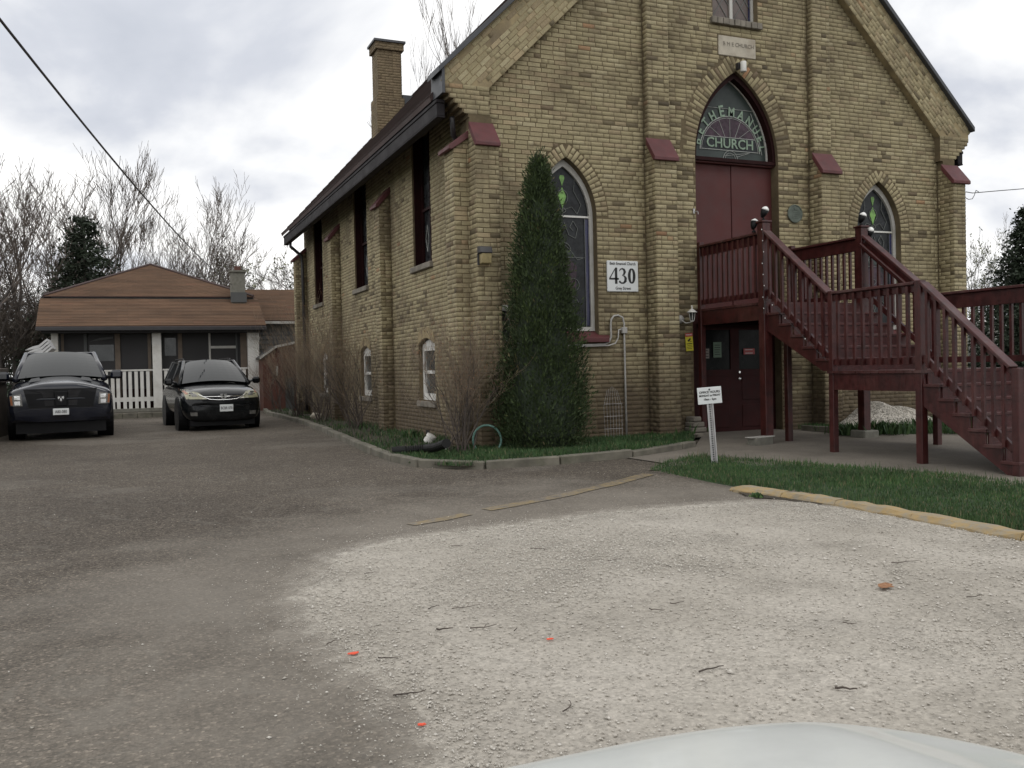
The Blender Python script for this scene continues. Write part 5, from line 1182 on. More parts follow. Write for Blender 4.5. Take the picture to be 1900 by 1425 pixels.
# gravel: fine grit everywhere, coarse stones in patches and along the rim
def scatter(n, x0, x1, y0, y1): return rng.uniform(x0, x1, n), rng.uniform(y0, y1, n)
x, y = scatter(330000, .3, 6.4, 1.0, 7.6)
ins = inpoly(x, y, grav); ed_ = edge_dist(x, y, grav); dist = np.hypot(x, y)
dens = np.where(ins, .10 + .5 * np.clip(fbm(x, y, 1.6, 5) * 1.2 - .1, 0, 1) + .45 * np.exp(-ed_ * 5), .5 * np.exp(-ed_ * 7))
dens += .6 * np.exp(-((x - 5.6) ** 2 / .12 + (y - 6.2) ** 2 / .6)) * ins
keep = (rng.uniform(0, 1, len(x)) < dens * np.clip(4.5 / dist, .35, 1)) & ~inpoly(x, y, lawn_poly)
x, y = x[keep], y[keep]; out_ = ~inpoly(x, y, grav); r = rng.lognormal(math.log(.0044), .36, len(x)); r = np.clip(r, .0025, .014) * (1 + .5 * np.clip(fbm(x, y, 1.3, 21), 0, 1)) * np.where(out_, .65, 1)
stones('gravel', np.stack([x, y, gzv(x, y) + .012 + r * .15], 1), r, MT['stones'], 'loose pale crushed stones over the gravel patch')
# strays on the asphalt
x, y = scatter(6000, -5, 6.2, 1.2, 13); d = edge_dist(x, y, grav); keep = ~inpoly(x, y, grav) & (rng.uniform(0, 1, len(x)) < .06 + .9 * np.exp(-d * 2.0)) & ~inpoly(x, y, bed_pts + [(8, 13), (4.7, 30)]) & ~inpoly(x, y, lawn_poly)
x, y = x[keep], y[keep]; r = np.clip(rng.lognormal(math.log(.0045), .35, len(x)), .0025, .013)
stones('scattered_stones', np.stack([x, y, gzv(x, y) + .004], 1), r, MT['stones'], 'stray stone chips on the asphalt')
# stones on the heap
x, y = scatter(9000, hx - 1.2, hx + 1.2, hy - .6, hy + .5); h = np.array([heapz(a, b) for a, b in zip(x, y)]); k = h > .01; x, y, h = x[k], y[k], h[k]
o = stones('heap_stones', np.stack([x, y, gzv(x, y) - .015 + h], 1), rng.uniform(.006, .016, len(x)), MT['stones'], 'loose stones lying on the pale heap')
def blades(name, X, Y, H, zf, lean=.45, w=.0035, mat='grass', tl=None):
    n = len(X); a = rng.uniform(0, 2 * np.pi, n); l = rng.uniform(.1, 1, n) * lean * H; Z = zf(X, Y)
    dx, dy = np.cos(a) * w, np.sin(a) * w; b = rng.uniform(0, 2 * np.pi, n); lx, ly_ = np.cos(b) * l, np.sin(b) * l
    V = np.zeros((n, 5, 3)); 
    V[:, 0] = np.stack([X - dx, Y - dy, Z], 1); V[:, 1] = np.stack([X + dx, Y + dy, Z], 1)
    V[:, 2] = np.stack([X + dx * .7 + lx * .4, Y + dy * .7 + ly_ * .4, Z + H * .6], 1); V[:, 3] = np.stack([X - dx * .7 + lx * .4, Y - dy * .7 + ly_ * .4, Z + H * .6], 1)
    V[:, 4] = np.stack([X + lx, Y + ly_, Z + H], 1)
    b_ = np.arange(n)[:, None] * 5; F = np.concatenate([b_ + np.array([[0, 1, 2]]), b_ + np.array([[0, 2, 3]]), b_ + np.array([[3, 2, 4]])])
    t = np.clip(rng.beta(2, 2, n) if tl is None else tl, 0, 1); t = np.repeat(t[:, None], 5, 1).reshape(-1, 1); o = npmesh(name, V.reshape(-1, 3), F, MT[mat], np.concatenate([t, t, t], 1)); o['kind'] = 'stuff'; return o
x, y = scatter(150000, 5.6, 11, 2.4, 10.3); k = inpoly(x, y, lawn_poly) & (x < 9.6); x, y = x[k], y[k]; k = rng.uniform(0, 1, len(x)) < .8 + .5 * fbm(x, y, 2.7, 44); x, y = x[k], y[k]
hgt = rng.uniform(.02, .055, len(x)) * (1 + .5 * np.clip(fbm(x, y, 2.2, 3), -.5, 1.2)); e = edge_dist(x, y, lawn_poly); hgt *= 1 + 1.0 * np.exp(-e * 14) * (rng.uniform(0, 1, len(x)) < .4)
t_ = rng.beta(2, 2, len(x)); t_ = np.where(rng.uniform(0, 1, len(x)) < .07 + .1 * np.clip(fbm(x, y, 3.1, 31), 0, 1), 1.0, t_ * .92); blades('grass', x, y, hgt, lambda a, b: gzv(a, b) + .028, tl=t_)['label'] = 'green mown grass of the front lawn'
x, y = scatter(75000, 3.3, 8.8, 10.6, 30.3); near = rng.uniform(0, 1, len(x)) < np.clip((24 - y) / 10, .25, 1); bp = bed_pts + [(8.3, 12.2), (8.7, 12.9), (5.0, 12.9), (4.8, 30.4)]
k = inpoly(x, y, bp) & near; x, y = x[k], y[k]; cl_ = fbm(x, y, 2.6, 9); k = rng.uniform(0, 1, len(x)) < .55 + .5 * cl_; x, y = x[k], y[k]
x2, y2 = scatter(26000, 3.4, 8.7, 10.7, 13.0); k = inpoly(x2, y2, bp); x = np.concatenate([x, x2[k]]); y = np.concatenate([y, y2[k]])
hgt = rng.uniform(.03, .09, len(x)) * (1 + .9 * np.clip(fbm(x, y, 1.7, 12), 0, 1.2)); blades('bed_grass', x, y, hgt, lambda a, b: gzv(a, b) + .04, .5, .006, tl=np.where(rng.uniform(0, 1, len(x)) < .06, 1, rng.beta(1.7, 2.6, len(x)) * .9))['label'] = 'rough dark grass and ivy of the planted bed'
x, y = scatter(60000, 10.9, 18, 8.4, 13); k = inpoly(x, y, yard_poly) & (np.array(((x - hx) / 1.1) ** 2 + ((y - hy) / .5) ** 2) > .75); x, y = x[k], y[k]
blades('side_grass', x, y, rng.uniform(.04, .13, len(x)), lambda a, b: gzv(a, b) + .025, .5, .007)['label'] = 'unmown grass beyond the stair'
# clumps of broad leaves in the bed and by the heap
def clump(p, n, r, h, label, w=.02, seed=1):
    rr = np.random.default_rng(seed); X = p[0] + rr.normal(0, r, n); Y = p[1] + rr.normal(0, r, n); o = blades('leaves', X - p[0], Y - p[1], rr.uniform(h * .4, h, n), lambda a, b: a * 0, .6, w); t = thing('leafy_plant', (p[0], p[1], gz(p[0], p[1]) + .02), label, 'plant', 'leafy ground plants'); o.parent = t; return t
for i, (u, v, n, r, h, lab) in enumerate([(1575, 808, 260, .14, .22, 'leafy weed clump at the left foot of the pale stone heap'), (1640, 806, 300, .2, .24, 'leafy weed clump in front of the middle of the pale heap'), (1720, 800, 260, .18, .24, 'leafy weed clump at the right foot of the pale heap'),
                              (1470, 785, 300, .16, .22, 'leafy weed clump by the church wall left of the heap'), (1225, 806, 420, .28, .26, 'tall grass clump at the right end of the planted bed'), (285, 765, 200, .3, .5, 'leafy plant before the white picket porch rail'),
                              (225, 768, 160, .25, .35, 'small leafy plant beside the pickup in the porch bed'), (1407, 926, 40, .03, .05, 'tiny weed growing at the tip of the yellow kerb'), (1403, 826, 60, .04, .1, 'tuft growing under the concrete block'), (765, 815, 90, .08, .2, 'dry grass tuft beside the black drain pipe')]):
    clump(gp(u, v), n, r, h, lab, seed=i)

# ================================================================== TREES AND SHRUBS
def grow(rr, p, d, L_, r, lev, segs, spread=.5, up=.12, kids=(3, 5), shrink=.62, wig=.12, mind=.004, minlev=0, t0=.25):
    n = 4 if lev > 1 else 3; q = p; pts = [p]
    for k in range(n):
        d = (d + Vector((rr.gauss(0, wig), rr.gauss(0, wig), rr.gauss(0, wig) + up * .3))).normalized(); q2 = q + d * (L_ / n)
        r0 = r * (1 - .55 * k / n); r1 = r * (1 - .55 * (k + 1) / n); segs.append((q, q2, max(mind, r0), max(mind * .8, r1), lev)); q = q2; pts.append(q)
    if lev <= minlev: return
    m = rr.randint(*kids)
    for k in range(m):
        t = rr.uniform(t0, 1.0); i = min(n - 1, int(t * n)); b = pts[i].lerp(pts[i + 1], t * n - i)
        a = rr.uniform(0, 6.283); perp = Vector((math.cos(a), math.sin(a), rr.uniform(-.2, .3))); nd = (d * (1 - spread * .6) + perp * spread + Vector((0, 0, up))).normalized()
        grow(rr, b, nd, L_ * shrink * rr.uniform(.7, 1.15), r * .5 * (1 - .3 * t), lev - 1, segs, spread, up, kids, shrink, wig, mind, minlev)
    grow(rr, q, d, L_ * shrink, r * .45, lev - 1, segs, spread, up, kids, shrink, wig, mind, minlev)
def segmesh(segs, mat, name, k=3):
    n = len(segs); P = np.array([list(s[0]) for s in segs]); Q = np.array([list(s[1]) for s in segs]); r0 = np.array([s[2] for s in segs]); r1 = np.array([s[3] for s in segs])
    d = Q - P; d /= np.linalg.norm(d, axis=1)[:, None] + 1e-9; ref = np.where(np.abs(d[:, 2:3]) < .9, np.array([[0, 0, 1.]]), np.array([[1., 0, 0]])); a = np.cross(d, ref); a /= np.linalg.norm(a, axis=1)[:, None]; b = np.cross(d, a)
    V = np.zeros((n, 2 * k, 3))
    for i in range(k):
        t = 2 * math.pi * i / k; o = a * math.cos(t) + b * math.sin(t); V[:, i] = P + o * r0[:, None]; V[:, k + i] = Q + o * r1[:, None]
    F = np.concatenate([np.arange(n)[:, None] * 2 * k + np.array([[i, (i + 1) % k, k + (i + 1) % k, k + i]]) for i in range(k)])
    me = bpy.data.meshes.new(name); me.vertices.add(V.shape[0] * V.shape[1]); me.vertices.foreach_set('co', V.astype('f').ravel()); me.loops.add(F.size); me.loops.foreach_set('vertex_index', F.astype('i').ravel())
    me.polygons.add(len(F)); me.polygons.foreach_set('loop_start', np.arange(0, F.size, 4, dtype='i')); me.polygons.foreach_set('use_smooth', np.ones(len(F), bool)); me.update(calc_edges=True); me.materials.append(mat); return me
def leafmesh(pts, size, mat, name, seed=1, n_per=1, tints=False):
    rr = np.random.default_rng(seed); P = np.repeat(np.array([list(p) for p in pts]), n_per, 0); n = len(P); P = P + rr.normal(0, size, P.shape)
    a = rr.normal(0, 1, (n, 3)); a /= np.linalg.norm(a, axis=1)[:, None]; b = np.cross(a, rr.normal(0, 1, (n, 3))); b /= np.linalg.norm(b, axis=1)[:, None]; s = size * rr.uniform(.5, 1.2, (n, 1))
    V = np.stack([P - a * s, P + b * s * .5, P + a * s, P - b * s * .5], 1); F = np.arange(n * 4).reshape(-1, 4)
    me = bpy.data.meshes.new(name); me.vertices.add(n * 4); me.vertices.foreach_set('co', V.astype('f').ravel()); me.loops.add(n * 4); me.loops.foreach_set('vertex_index', F.astype('i').ravel()); me.polygons.add(n); me.polygons.foreach_set('loop_start', np.arange(0, n * 4, 4, dtype='i')); me.update(calc_edges=True); me.materials.append(mat); return me
# a bare tree: unit height about 10 m
def bare_tree_meshes(seed, H_=10, fork=.3, spread=.55, up=.16, r=.19, lev=5, kids=(2, 3), leafy=False, stems=1):
    rr = random.Random(seed); segs = []
    for s_ in range(stems):
        b = Vector((rr.uniform(-.4, .4) * (stems > 1), rr.uniform(-.4, .4) * (stems > 1), 0)); d = Vector((rr.gauss(0, .06) + (s_ - (stems - 1) / 2) * .12, rr.gauss(0, .06), 1)).normalized()
        grow(rr, b, d, H_ * .42, r / math.sqrt(stems), lev, segs, spread, up, kids, .64, .10, .0085, 0, .5)
    mx = max(s[1].z for s in segs); k = H_ / mx; segs = [(a * k, b * k, c, d, l) for a, b, c, d, l in segs]
    tm = segmesh([s for s in segs if s[4] >= lev - 1], MT['bark_far'], 'trunk', 6); cm = segmesh([s for s in segs if s[4] < lev - 1], MT['twig'] if not leafy else MT['bark_far'], 'crown', 3)
    lm = None
    if leafy: lm = leafmesh([s[1] for s in segs if s[4] <= 1 and rr.random() < .4], .09, MT['budleaf'], 'leaves', seed)
    return tm, cm, lm
TREES = [bare_tree_meshes(11), bare_tree_meshes(23, stems=2, spread=.5), bare_tree_meshes(5, spread=.62, up=.12), bare_tree_meshes(37, stems=3, spread=.5, r=.15), bare_tree_meshes(41, leafy=True, spread=.55, r=.12), bare_tree_meshes(52, spread=.46, up=.24, r=.12)]
def tree(u, vtop, Y_, var, label, group, wid=1.0, rz=None, name='bare_tree', cat='tree'):
    p = at(u, 700, Y_); zb = -1.3; top = at(u, vtop, Y_).z; h = (top - zb) / 10.0; tm, cm, lm = TREES[var]
    t = thing(name, (p.x, Y_, zb), label, cat, group, rz if rz is not None else random.uniform(0, 6.28)); t.scale = (h * wid, h * wid, h)
    link('trunk', tm, t); link('crown', cm, t)
    if lm: link('leaves', lm, t)
    return t
g_ = 'bare trees behind the bungalow'
for a in [(18, 268, 40, 1, 'tall bare tree at the far left edge of the view', g_, 1.0), (70, 262, 42, 3, 'tall bare multi-stemmed tree left of the spruce', g_, 1.15), (120, 300, 48, 0, 'slender bare tree just left of the spruce', g_),
          (212, 290, 44, 5, 'tall bare tree with a curved trunk right of the spruce', g_, .8), (243, 276, 46, 5, 'tallest straight bare tree, under the overhead cable', g_, .8), (300, 440, 58, 2, 'low bare tree seen above the bungalow ridge', g_),
          (340, 318, 44, 3, 'bare bushy-topped tree right of the bungalow roof peak', g_, .85), (396, 362, 46, 1, 'bare tree between the roof peak and the small chimney', g_, .9), (438, 420, 50, 2, 'low bare tree just above the small chimney', g_),
          (470, 428, 48, 4, 'tree with first grey-green leaves right of the small chimney', g_, 1.1), (525, 432, 52, 4, 'tree with first leaves against the church gutter end', g_, 1.3), (498, 440, 46, 0, 'low bare tree between the small chimney and the church', g_, .9), (368, 400, 52, 2, 'low bare tree filling the gap right of the roof peak', g_, 1.0), (170, 330, 50, 3, 'bare tree rising straight behind the spruce', g_, .9), (-30, 330, 36, 0, 'bare tree cut by the left edge of the photo', g_, 1.2),
          (805, 35, 40, 3, 'bare tree top rising over the church roof beside the brick chimney', 'bare trees behind the church', .5), (905, -60, 42, 5, 'bare tree top rising over the upper church roof edge', 'bare trees behind the church', .55)]:
    tree(*a)
for a in [(1822, 388, 27, 4, 'young tree with thin green leaves right of the church corner', 'trees right of the church', .75), (1868, 395, 30, 1, 'bare thin tree behind the dark evergreen on the right', 'trees right of the church', .7), (1795, 470, 34, 4, 'low leafing tree close to the church corner on the right', 'trees right of the church', 1.0), (1850, 480, 38, 4, 'low leafing tree behind the right railings', 'trees right of the church', 1.2)]:
    tree(*a)
# thickets at the left
TREES.append(bare_tree_meshes(77, H_=10, stems=4, spread=.6, up=.12, lev=4, kids=(3, 5), r=.1)); TREES.append(bare_tree_meshes(78, H_=10, stems=5, spread=.65, up=.1, lev=4, kids=(3, 5), r=.1))
k_ = 0
for (u, vt, Y_, var, lab) in [(-10, 470, 40, 6, 'brown thicket at the far left edge behind the pickup'), (30, 455, 43, 7, 'brown thicket left of the bungalow eave'), (75, 480, 43, 6, 'brown thicket just behind the bungalow eave'), (125, 470, 42, 7, 'brown thicket below the spruce'), (180, 480, 45, 6, 'brown thicket behind the left roof slope'),
                              (5, 540, 41, 6, 'low brown brush beside the pickup'), (500, 470, 56, 7, 'brown thicket behind the rear wing roof'), (430, 490, 58, 7, 'brown thicket behind the small chimney'), (240, 500, 60, 7, 'brown thicket behind the left of the roof peak')]:
    t = tree(u, vt, Y_, var, lab, 'leafless thickets', 1.7, name='bare_thicket', cat='thicket')
# conifers
def conifer_mesh(seed, H_=10, R0=3.0, whorls=34, per=9):
    rr = random.Random(seed); segs = []; pts = []
    for w in range(whorls):
        t = w / whorls; z = H_ * (.08 + .9 * t); R1 = R0 * (1 - t) ** .85 + .12
        for k in range(per):
            a = rr.uniform(0, 6.28); L_ = R1 * rr.uniform(.65, 1.15); p0 = Vector((0, 0, z)); p1 = Vector((math.cos(a) * L_, math.sin(a) * L_, z - L_ * .18 + .12 * rr.random())); segs.append((p0, p1, .02, .008, 0))
            m = int(16 + L_ * 22)
            for j in range(m): s_ = rr.uniform(.12, 1) ; pts.append(p0.lerp(p1, s_) + Vector((rr.gauss(0, .07 + .1 * (1 - s_)), rr.gauss(0, .07 + .1 * (1 - s_)), rr.gauss(-.04, .06))))
    return segmesh([(Vector((0, 0, 0)), Vector((0, 0, H_)), .16, .01, 0)], MT['bark_far'], 'trunk', 6), leafmesh(pts, .10, MT['conifer'], 'crown', seed)
cf1 = conifer_mesh(4)
def conifer(p, h, wid, label, mesh=cf1):
    t = thing('spruce_tree', p, label, 'evergreen tree'); t.scale = (h / 10 * wid, h / 10 * wid, h / 10); link('trunk', mesh[0], t); link('crown', mesh[1], t)
p = at(163, 700, 40); conifer((p.x, 40, -1.3), at(163, 392, 40).z + 1.3, 1.35, 'dark spruce among bare trees behind the bungalow')
cf2 = conifer_mesh(9, R0=3.0, whorls=40, per=15)
p = at(1905, 700, 18); conifer((p.x + .2, 18, -1.25), at(1905, 370, 18).z + 1.2, 1.35, 'dense dark evergreen at the right edge behind the railings', cf2)
# arborvitae beside the window
ar = gp(1008, 842); axp = Vector((at(1010, 800, 12.15).x, 12.15, gz(5.6, 12.1) + .03)); ztop = at(998, 287, 12.1).z
ab = thing('arborvitae', axp, 'tall narrow dark green evergreen in front of the left stained window', 'evergreen tree'); Ht = ztop - axp.z
hs = [0, .05, .12, .22, .42, .62, .80, .90, .96, 1.0]; rs_ = [.42, .60, .65, .58, .475, .37, .24, .145, .065, .01]
def trad(t): return np.interp(t, hs, rs_)
lean = at(998, 300, 12.15).x - axp.x
K_ = 1500; kt = np.clip(rng.beta(1.0, 1.2, K_), 0, .985); kth = rng.uniform(0, 2 * np.pi, K_)
krad = trad(kt) * (1 + .16 * np.sin(kth * 5 + kt * 21) * np.sin(kt * 33 + kth * 2) + .08 * np.sin(kth * 9 + kt * 50)) * (1 - .16 * rng.beta(1, 1.6, K_)) + rng.normal(0, .012, K_)
kc = np.stack([np.cos(kth) * krad + lean * kt, np.sin(kth) * krad, kt * Ht], 1); ktone = rng.beta(2.2, 2.6, K_)
per = 30; n = K_ * per; ki = np.repeat(np.arange(K_), per); s0_ = (.055 + .03 * (1 - kt[ki]))[:, None]
offp = rng.normal(0, 1, (n, 3)) * s0_ * np.array([[.75, .75, 1.15]]); C = kc[ki] + offp
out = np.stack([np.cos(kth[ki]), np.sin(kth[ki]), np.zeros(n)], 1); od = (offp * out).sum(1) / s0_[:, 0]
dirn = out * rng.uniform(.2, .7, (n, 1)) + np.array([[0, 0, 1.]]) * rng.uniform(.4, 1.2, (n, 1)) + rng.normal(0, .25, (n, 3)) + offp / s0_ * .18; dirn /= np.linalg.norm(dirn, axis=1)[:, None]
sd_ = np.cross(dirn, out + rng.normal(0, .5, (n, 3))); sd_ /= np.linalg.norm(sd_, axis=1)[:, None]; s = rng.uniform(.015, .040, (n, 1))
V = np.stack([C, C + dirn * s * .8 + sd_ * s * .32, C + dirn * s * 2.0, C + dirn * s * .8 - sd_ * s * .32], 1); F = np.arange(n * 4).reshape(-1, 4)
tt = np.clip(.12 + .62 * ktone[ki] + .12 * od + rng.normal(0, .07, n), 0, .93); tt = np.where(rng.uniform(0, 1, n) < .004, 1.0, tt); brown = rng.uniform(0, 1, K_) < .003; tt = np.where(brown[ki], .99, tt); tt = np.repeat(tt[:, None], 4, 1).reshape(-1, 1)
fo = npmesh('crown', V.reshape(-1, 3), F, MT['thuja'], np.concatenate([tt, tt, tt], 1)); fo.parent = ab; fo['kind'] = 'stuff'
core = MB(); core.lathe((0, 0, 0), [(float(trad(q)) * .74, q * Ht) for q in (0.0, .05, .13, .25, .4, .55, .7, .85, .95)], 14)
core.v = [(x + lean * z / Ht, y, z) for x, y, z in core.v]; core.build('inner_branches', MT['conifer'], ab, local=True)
MB().tube([(0, 0, -.1), (0, 0, .5)], .07, 8).build('trunk', MT['bark'], ab, local=True)
# leafless shrubs along the side wall
def shrub(p, h, spread, seed, label, n=16, leanx=0.0, leany=0.0, lev=3):
    rr = random.Random(seed); segs = []
    for k in range(n):
        a = rr.uniform(0, 6.28); s_ = rr.uniform(.1, 1.25) * spread; b = Vector((rr.gauss(0, .1), rr.gauss(0, .1), 0)); d = Vector((math.cos(a) * s_ + leanx, math.sin(a) * s_ + leany, 1)).normalized()
        grow(rr, b, d, h * rr.uniform(.32, .5), rr.uniform(.008, .014), lev, segs, .46, .2, (2, 4), .66, .14, .0018)
    segs = [s for s in segs if s[1].x + p[0] < XS - .02 or s[1].y + p[1] < 12.9]
    mx = max(s[1].z for s in segs); k = h / mx; k = min(1.2, max(.7, k)); segs = [(a * k, b * k, c, d, l) for a, b, c, d, l in segs]
    t = thing('bare_shrub', (p[0], p[1], gz(p[0], p[1]) + .04), label, 'shrub', 'leafless shrubs along the side wall')
    link('stems', segmesh([s for s in segs if s[4] >= lev - 1], MT['bark'], 'stems', 5), t); link('twigs', segmesh([s for s in segs if s[4] < lev - 1], MT['twig_tan'], 'twigs', 3), t)
    bud = leafmesh([s[1] for s in segs if s[4] == 0 and rr.random() < .25], .012, MT['leafbrown'], 'dry_leaves', seed); link('dry_leaves', bud, t)
shrub((4.38, 12.35), 2.5, .6, 3, 'leafless tan shrub at the near corner of the church', 22, -.1, 0)
shrub((4.45, 18.9), 2.9, .75, 8, 'leafless shrub before the second basement window', 19, -.12, .05)
shrub((4.40, 22.4), 3.3, .6, 13, 'leafless shrub between the second and third basement windows', 20, -.05, .1)
shrub((4.35, 25.4), 3.4, .7, 17, 'leafless shrub hiding the third basement window', 20, -.1, 0)
shrub((4.3, 28.6), 2.4, .6, 19, 'leafless shrub at the far church corner before the red shed', 9, -.1, 0)

# ================================================================== VEHICLES
def evalmesh(o):
    dg = bpy.context.evaluated_depsgraph_get(); me = bpy.data.meshes.new_from_object(o.evaluated_get(dg)); return me
def loft(name, secs, mat, sub=2, crease_rows=()):
    """secs: list of (y, [(x, z) ... from bottom centre to top centre]); mirrored in x; ends capped"""
    m_ = len(secs[0][1]); vs = []; 
    for y, pr in secs:
        full = [(x, z) for x, z in pr] + [(-x, z) for x, z in pr[::-1] if x > 1e-4]
        for x, z in full: vs.append((x, y, z))
    k = len(vs) // len(secs); fs = []
    for i in range(len(secs) - 1):
        for j in range(k): j2 = (j + 1) % k; fs.append((i * k + j, i * k + j2, (i + 1) * k + j2, (i + 1) * k + j))
    fs.append(tuple(range(k))[::-1]); fs.append(tuple((len(secs) - 1) * k + j for j in range(k)))
    me = bpy.data.meshes.new(name); me.from_pydata(vs, [], fs); bm = bmesh.new(); bm.from_mesh(me); bmesh.ops.recalc_face_normals(bm, faces=bm.faces)
    # cap fans
    bmesh.ops.triangulate(bm, faces=[f for f in bm.faces if len(f.verts) > 4]); bm.to_mesh(me); bm.free()
    o = bpy.data.objects.new(name, me); COL.objects.link(o); md_ = o.modifiers.new('s', 'SUBSURF'); md_.levels = sub; md_.render_levels = sub
    e = evalmesh(o); bpy.data.objects.remove(o); e.name = name; e.materials.clear(); e.materials.append(mat); e.polygons.foreach_set('use_smooth', [True] * len(e.polygons)); return e
def bvh_of(me): return BVHTree.FromPolygons([v.co.copy() for v in me.vertices], [tuple(p.vertices) for p in me.polygons])
def decal(bv, poly, mat, name, parent, off=.006, th=.02, cuts=3, y0=-2.0):
    """polygon in (x, z) laid on the front of a body"""
    bm = bmesh.new(); f = bm.faces.new([bm.verts.new((x, 0, z)) for x, z in poly]); bmesh.ops.triangulate(bm, faces=[f])
    bmesh.ops.subdivide_edges(bm, edges=bm.edges[:], cuts=cuts, use_grid_fill=True)
    last = 0
    for v in bm.verts:
        hit = bv.ray_cast(Vector((v.co.x, y0, v.co.z)), Vector((0, 1, 0)))
        if hit[0] is None: hit2 = bv.find_nearest(Vector((v.co.x, 0.1, v.co.z))); yy = hit2[0].y
        else: yy = hit[0].y
        v.co.y = yy - off
    r = bmesh.ops.extrude_face_region(bm, geom=bm.faces[:]); 
    for v in [g for g in r['geom'] if isinstance(g, bmesh.types.BMVert)]: v.co.y += th
    bmesh.ops.recalc_face_normals(bm, faces=bm.faces); me = bpy.data.meshes.new(name); bm.to_mesh(me); bm.free(); me.materials.append(mat); return link(name, me, parent)
def wheel(parent, x, y, r, w, s):
    t = MB().lathe((x, y, r), [(r * .62, -w / 2), (r * .95, -w / 2), (r, -w / 2 + .03), (r, w / 2 - .03), (r * .95, w / 2), (r * .62, w / 2)], 28, 'X').build('tyre', MT['rubber'], parent, local=True, smooth=False)
    mb = MB(); mb.lathe((x + s * (w / 2 - .05), y, r), [(r * .6, -.02), (r * .64, .0), (r * .6, .02)], 24, 'X').lathe((x + s * (w / 2 - .02), y, r), [(.02, -.02), (.07, -.01), (.06, .02)], 12, 'X')
    for k in range(5):
        a = 2 * math.pi * k / 5 + .3; c = Vector((x + s * (w / 2 - .03), y + math.cos(a) * r * .32, r + math.sin(a) * r * .32)); u = Vector((0, math.cos(a), math.sin(a))) * r * .3; v = Vector((0, -math.sin(a), math.cos(a))) * .035; mb.obox(c, u, v, (.012, 0, 0))
    mb.build('rim', MT['chrome'], t, local=True)
def pane(parent, pts, mat='windshield', th=.008, name='window', bow=0.0):
    """4 corners, gently bowed, as a thin solid"""
    a, b, c, d = [Vector(p) for p in pts]; n = (b - a).cross(d - a).normalized(); mb = MB(); N_ = 8; vs = []
    for k in (0, 1):
        for j in range(N_ + 1):
            for i in range(N_ + 1):
                s, t = i / N_, j / N_; p = (a.lerp(b, s)).lerp(d.lerp(c, s), t); vs.append(p + n * (bow * 4 * s * (1 - s) * .7 + bow * 4 * t * (1 - t) * .3 - k * th))
    M_ = (N_ + 1) ** 2; fs = []
    for j in range(N_):
        for i in range(N_):
            q = j * (N_ + 1) + i; f = (q, q + 1, q + N_ + 2, q + N_ + 1); fs += [f, tuple(M_ + x for x in f[::-1])]
    for i in range(N_):
        for q, r_ in ((i, i + 1), (N_ * (N_ + 1) + i, N_ * (N_ + 1) + i + 1), (i * (N_ + 1), (i + 1) * (N_ + 1)), (i * (N_ + 1) + N_, (i + 1) * (N_ + 1) + N_)): fs.append((q, r_, M_ + r_, M_ + q))
    return mb.add(vs, fs).build(name, MT[mat], parent, smooth=False, local=True)
def cabin(parent, mat, belt, roof, ps=.05):
    """belt, roof: (y_front, y_rear, half_width_front, half_width_rear, z)"""
    bf, br, wf, wr, zb = belt; rf, rr_, vf, vr, zr = roof
    B = [Vector((-wf, bf, zb)), Vector((wf, bf, zb)), Vector((wr, br, zb)), Vector((-wr, br, zb))]; T = [Vector((-vf, rf, zr)), Vector((vf, rf, zr)), Vector((vr, rr_, zr + .01)), Vector((-vr, rr_, zr + .01))]
    # roof skin
    secs = []; 
    for t in (0, .12, .5, .9, 1): 
        y = rf + (rr_ - rf) * t; w = vf + (vr - vf) * t + .02; h = .055 if 0 < t < 1 else .02
        secs.append((y - .03 if t == 0 else y, [(0, zr - .03), (w - .02, zr - .03), (w, zr - .01), (w - .06, zr + h * .6), (0, zr + h)]))
    r_ = link('roof', loft('roof', secs, mat, 2), parent)
    mb = MB()
    for a, b in ((B[0], T[0]), (B[1], T[1]), (B[2], T[2]), (B[3], T[3])): mb.tube([a, b], ps, 8)
    m1 = .44; 
    for s_ in (0, 1):
        a, b = (B[0], B[3]) if s_ == 0 else (B[1], B[2]); c, d = (T[0], T[3]) if s_ == 0 else (T[1], T[2]); mb.tube([a.lerp(b, m1), c.lerp(d, m1 * .85)], ps * .8, 6); mb.tube([c, d], ps * .8, 6); mb.tube([a, b], ps * .9, 6)
    mb.tube([T[0], T[1]], ps * .6, 6); mb.build('pillars', mat, parent, smooth=True, local=True)
    return B, T
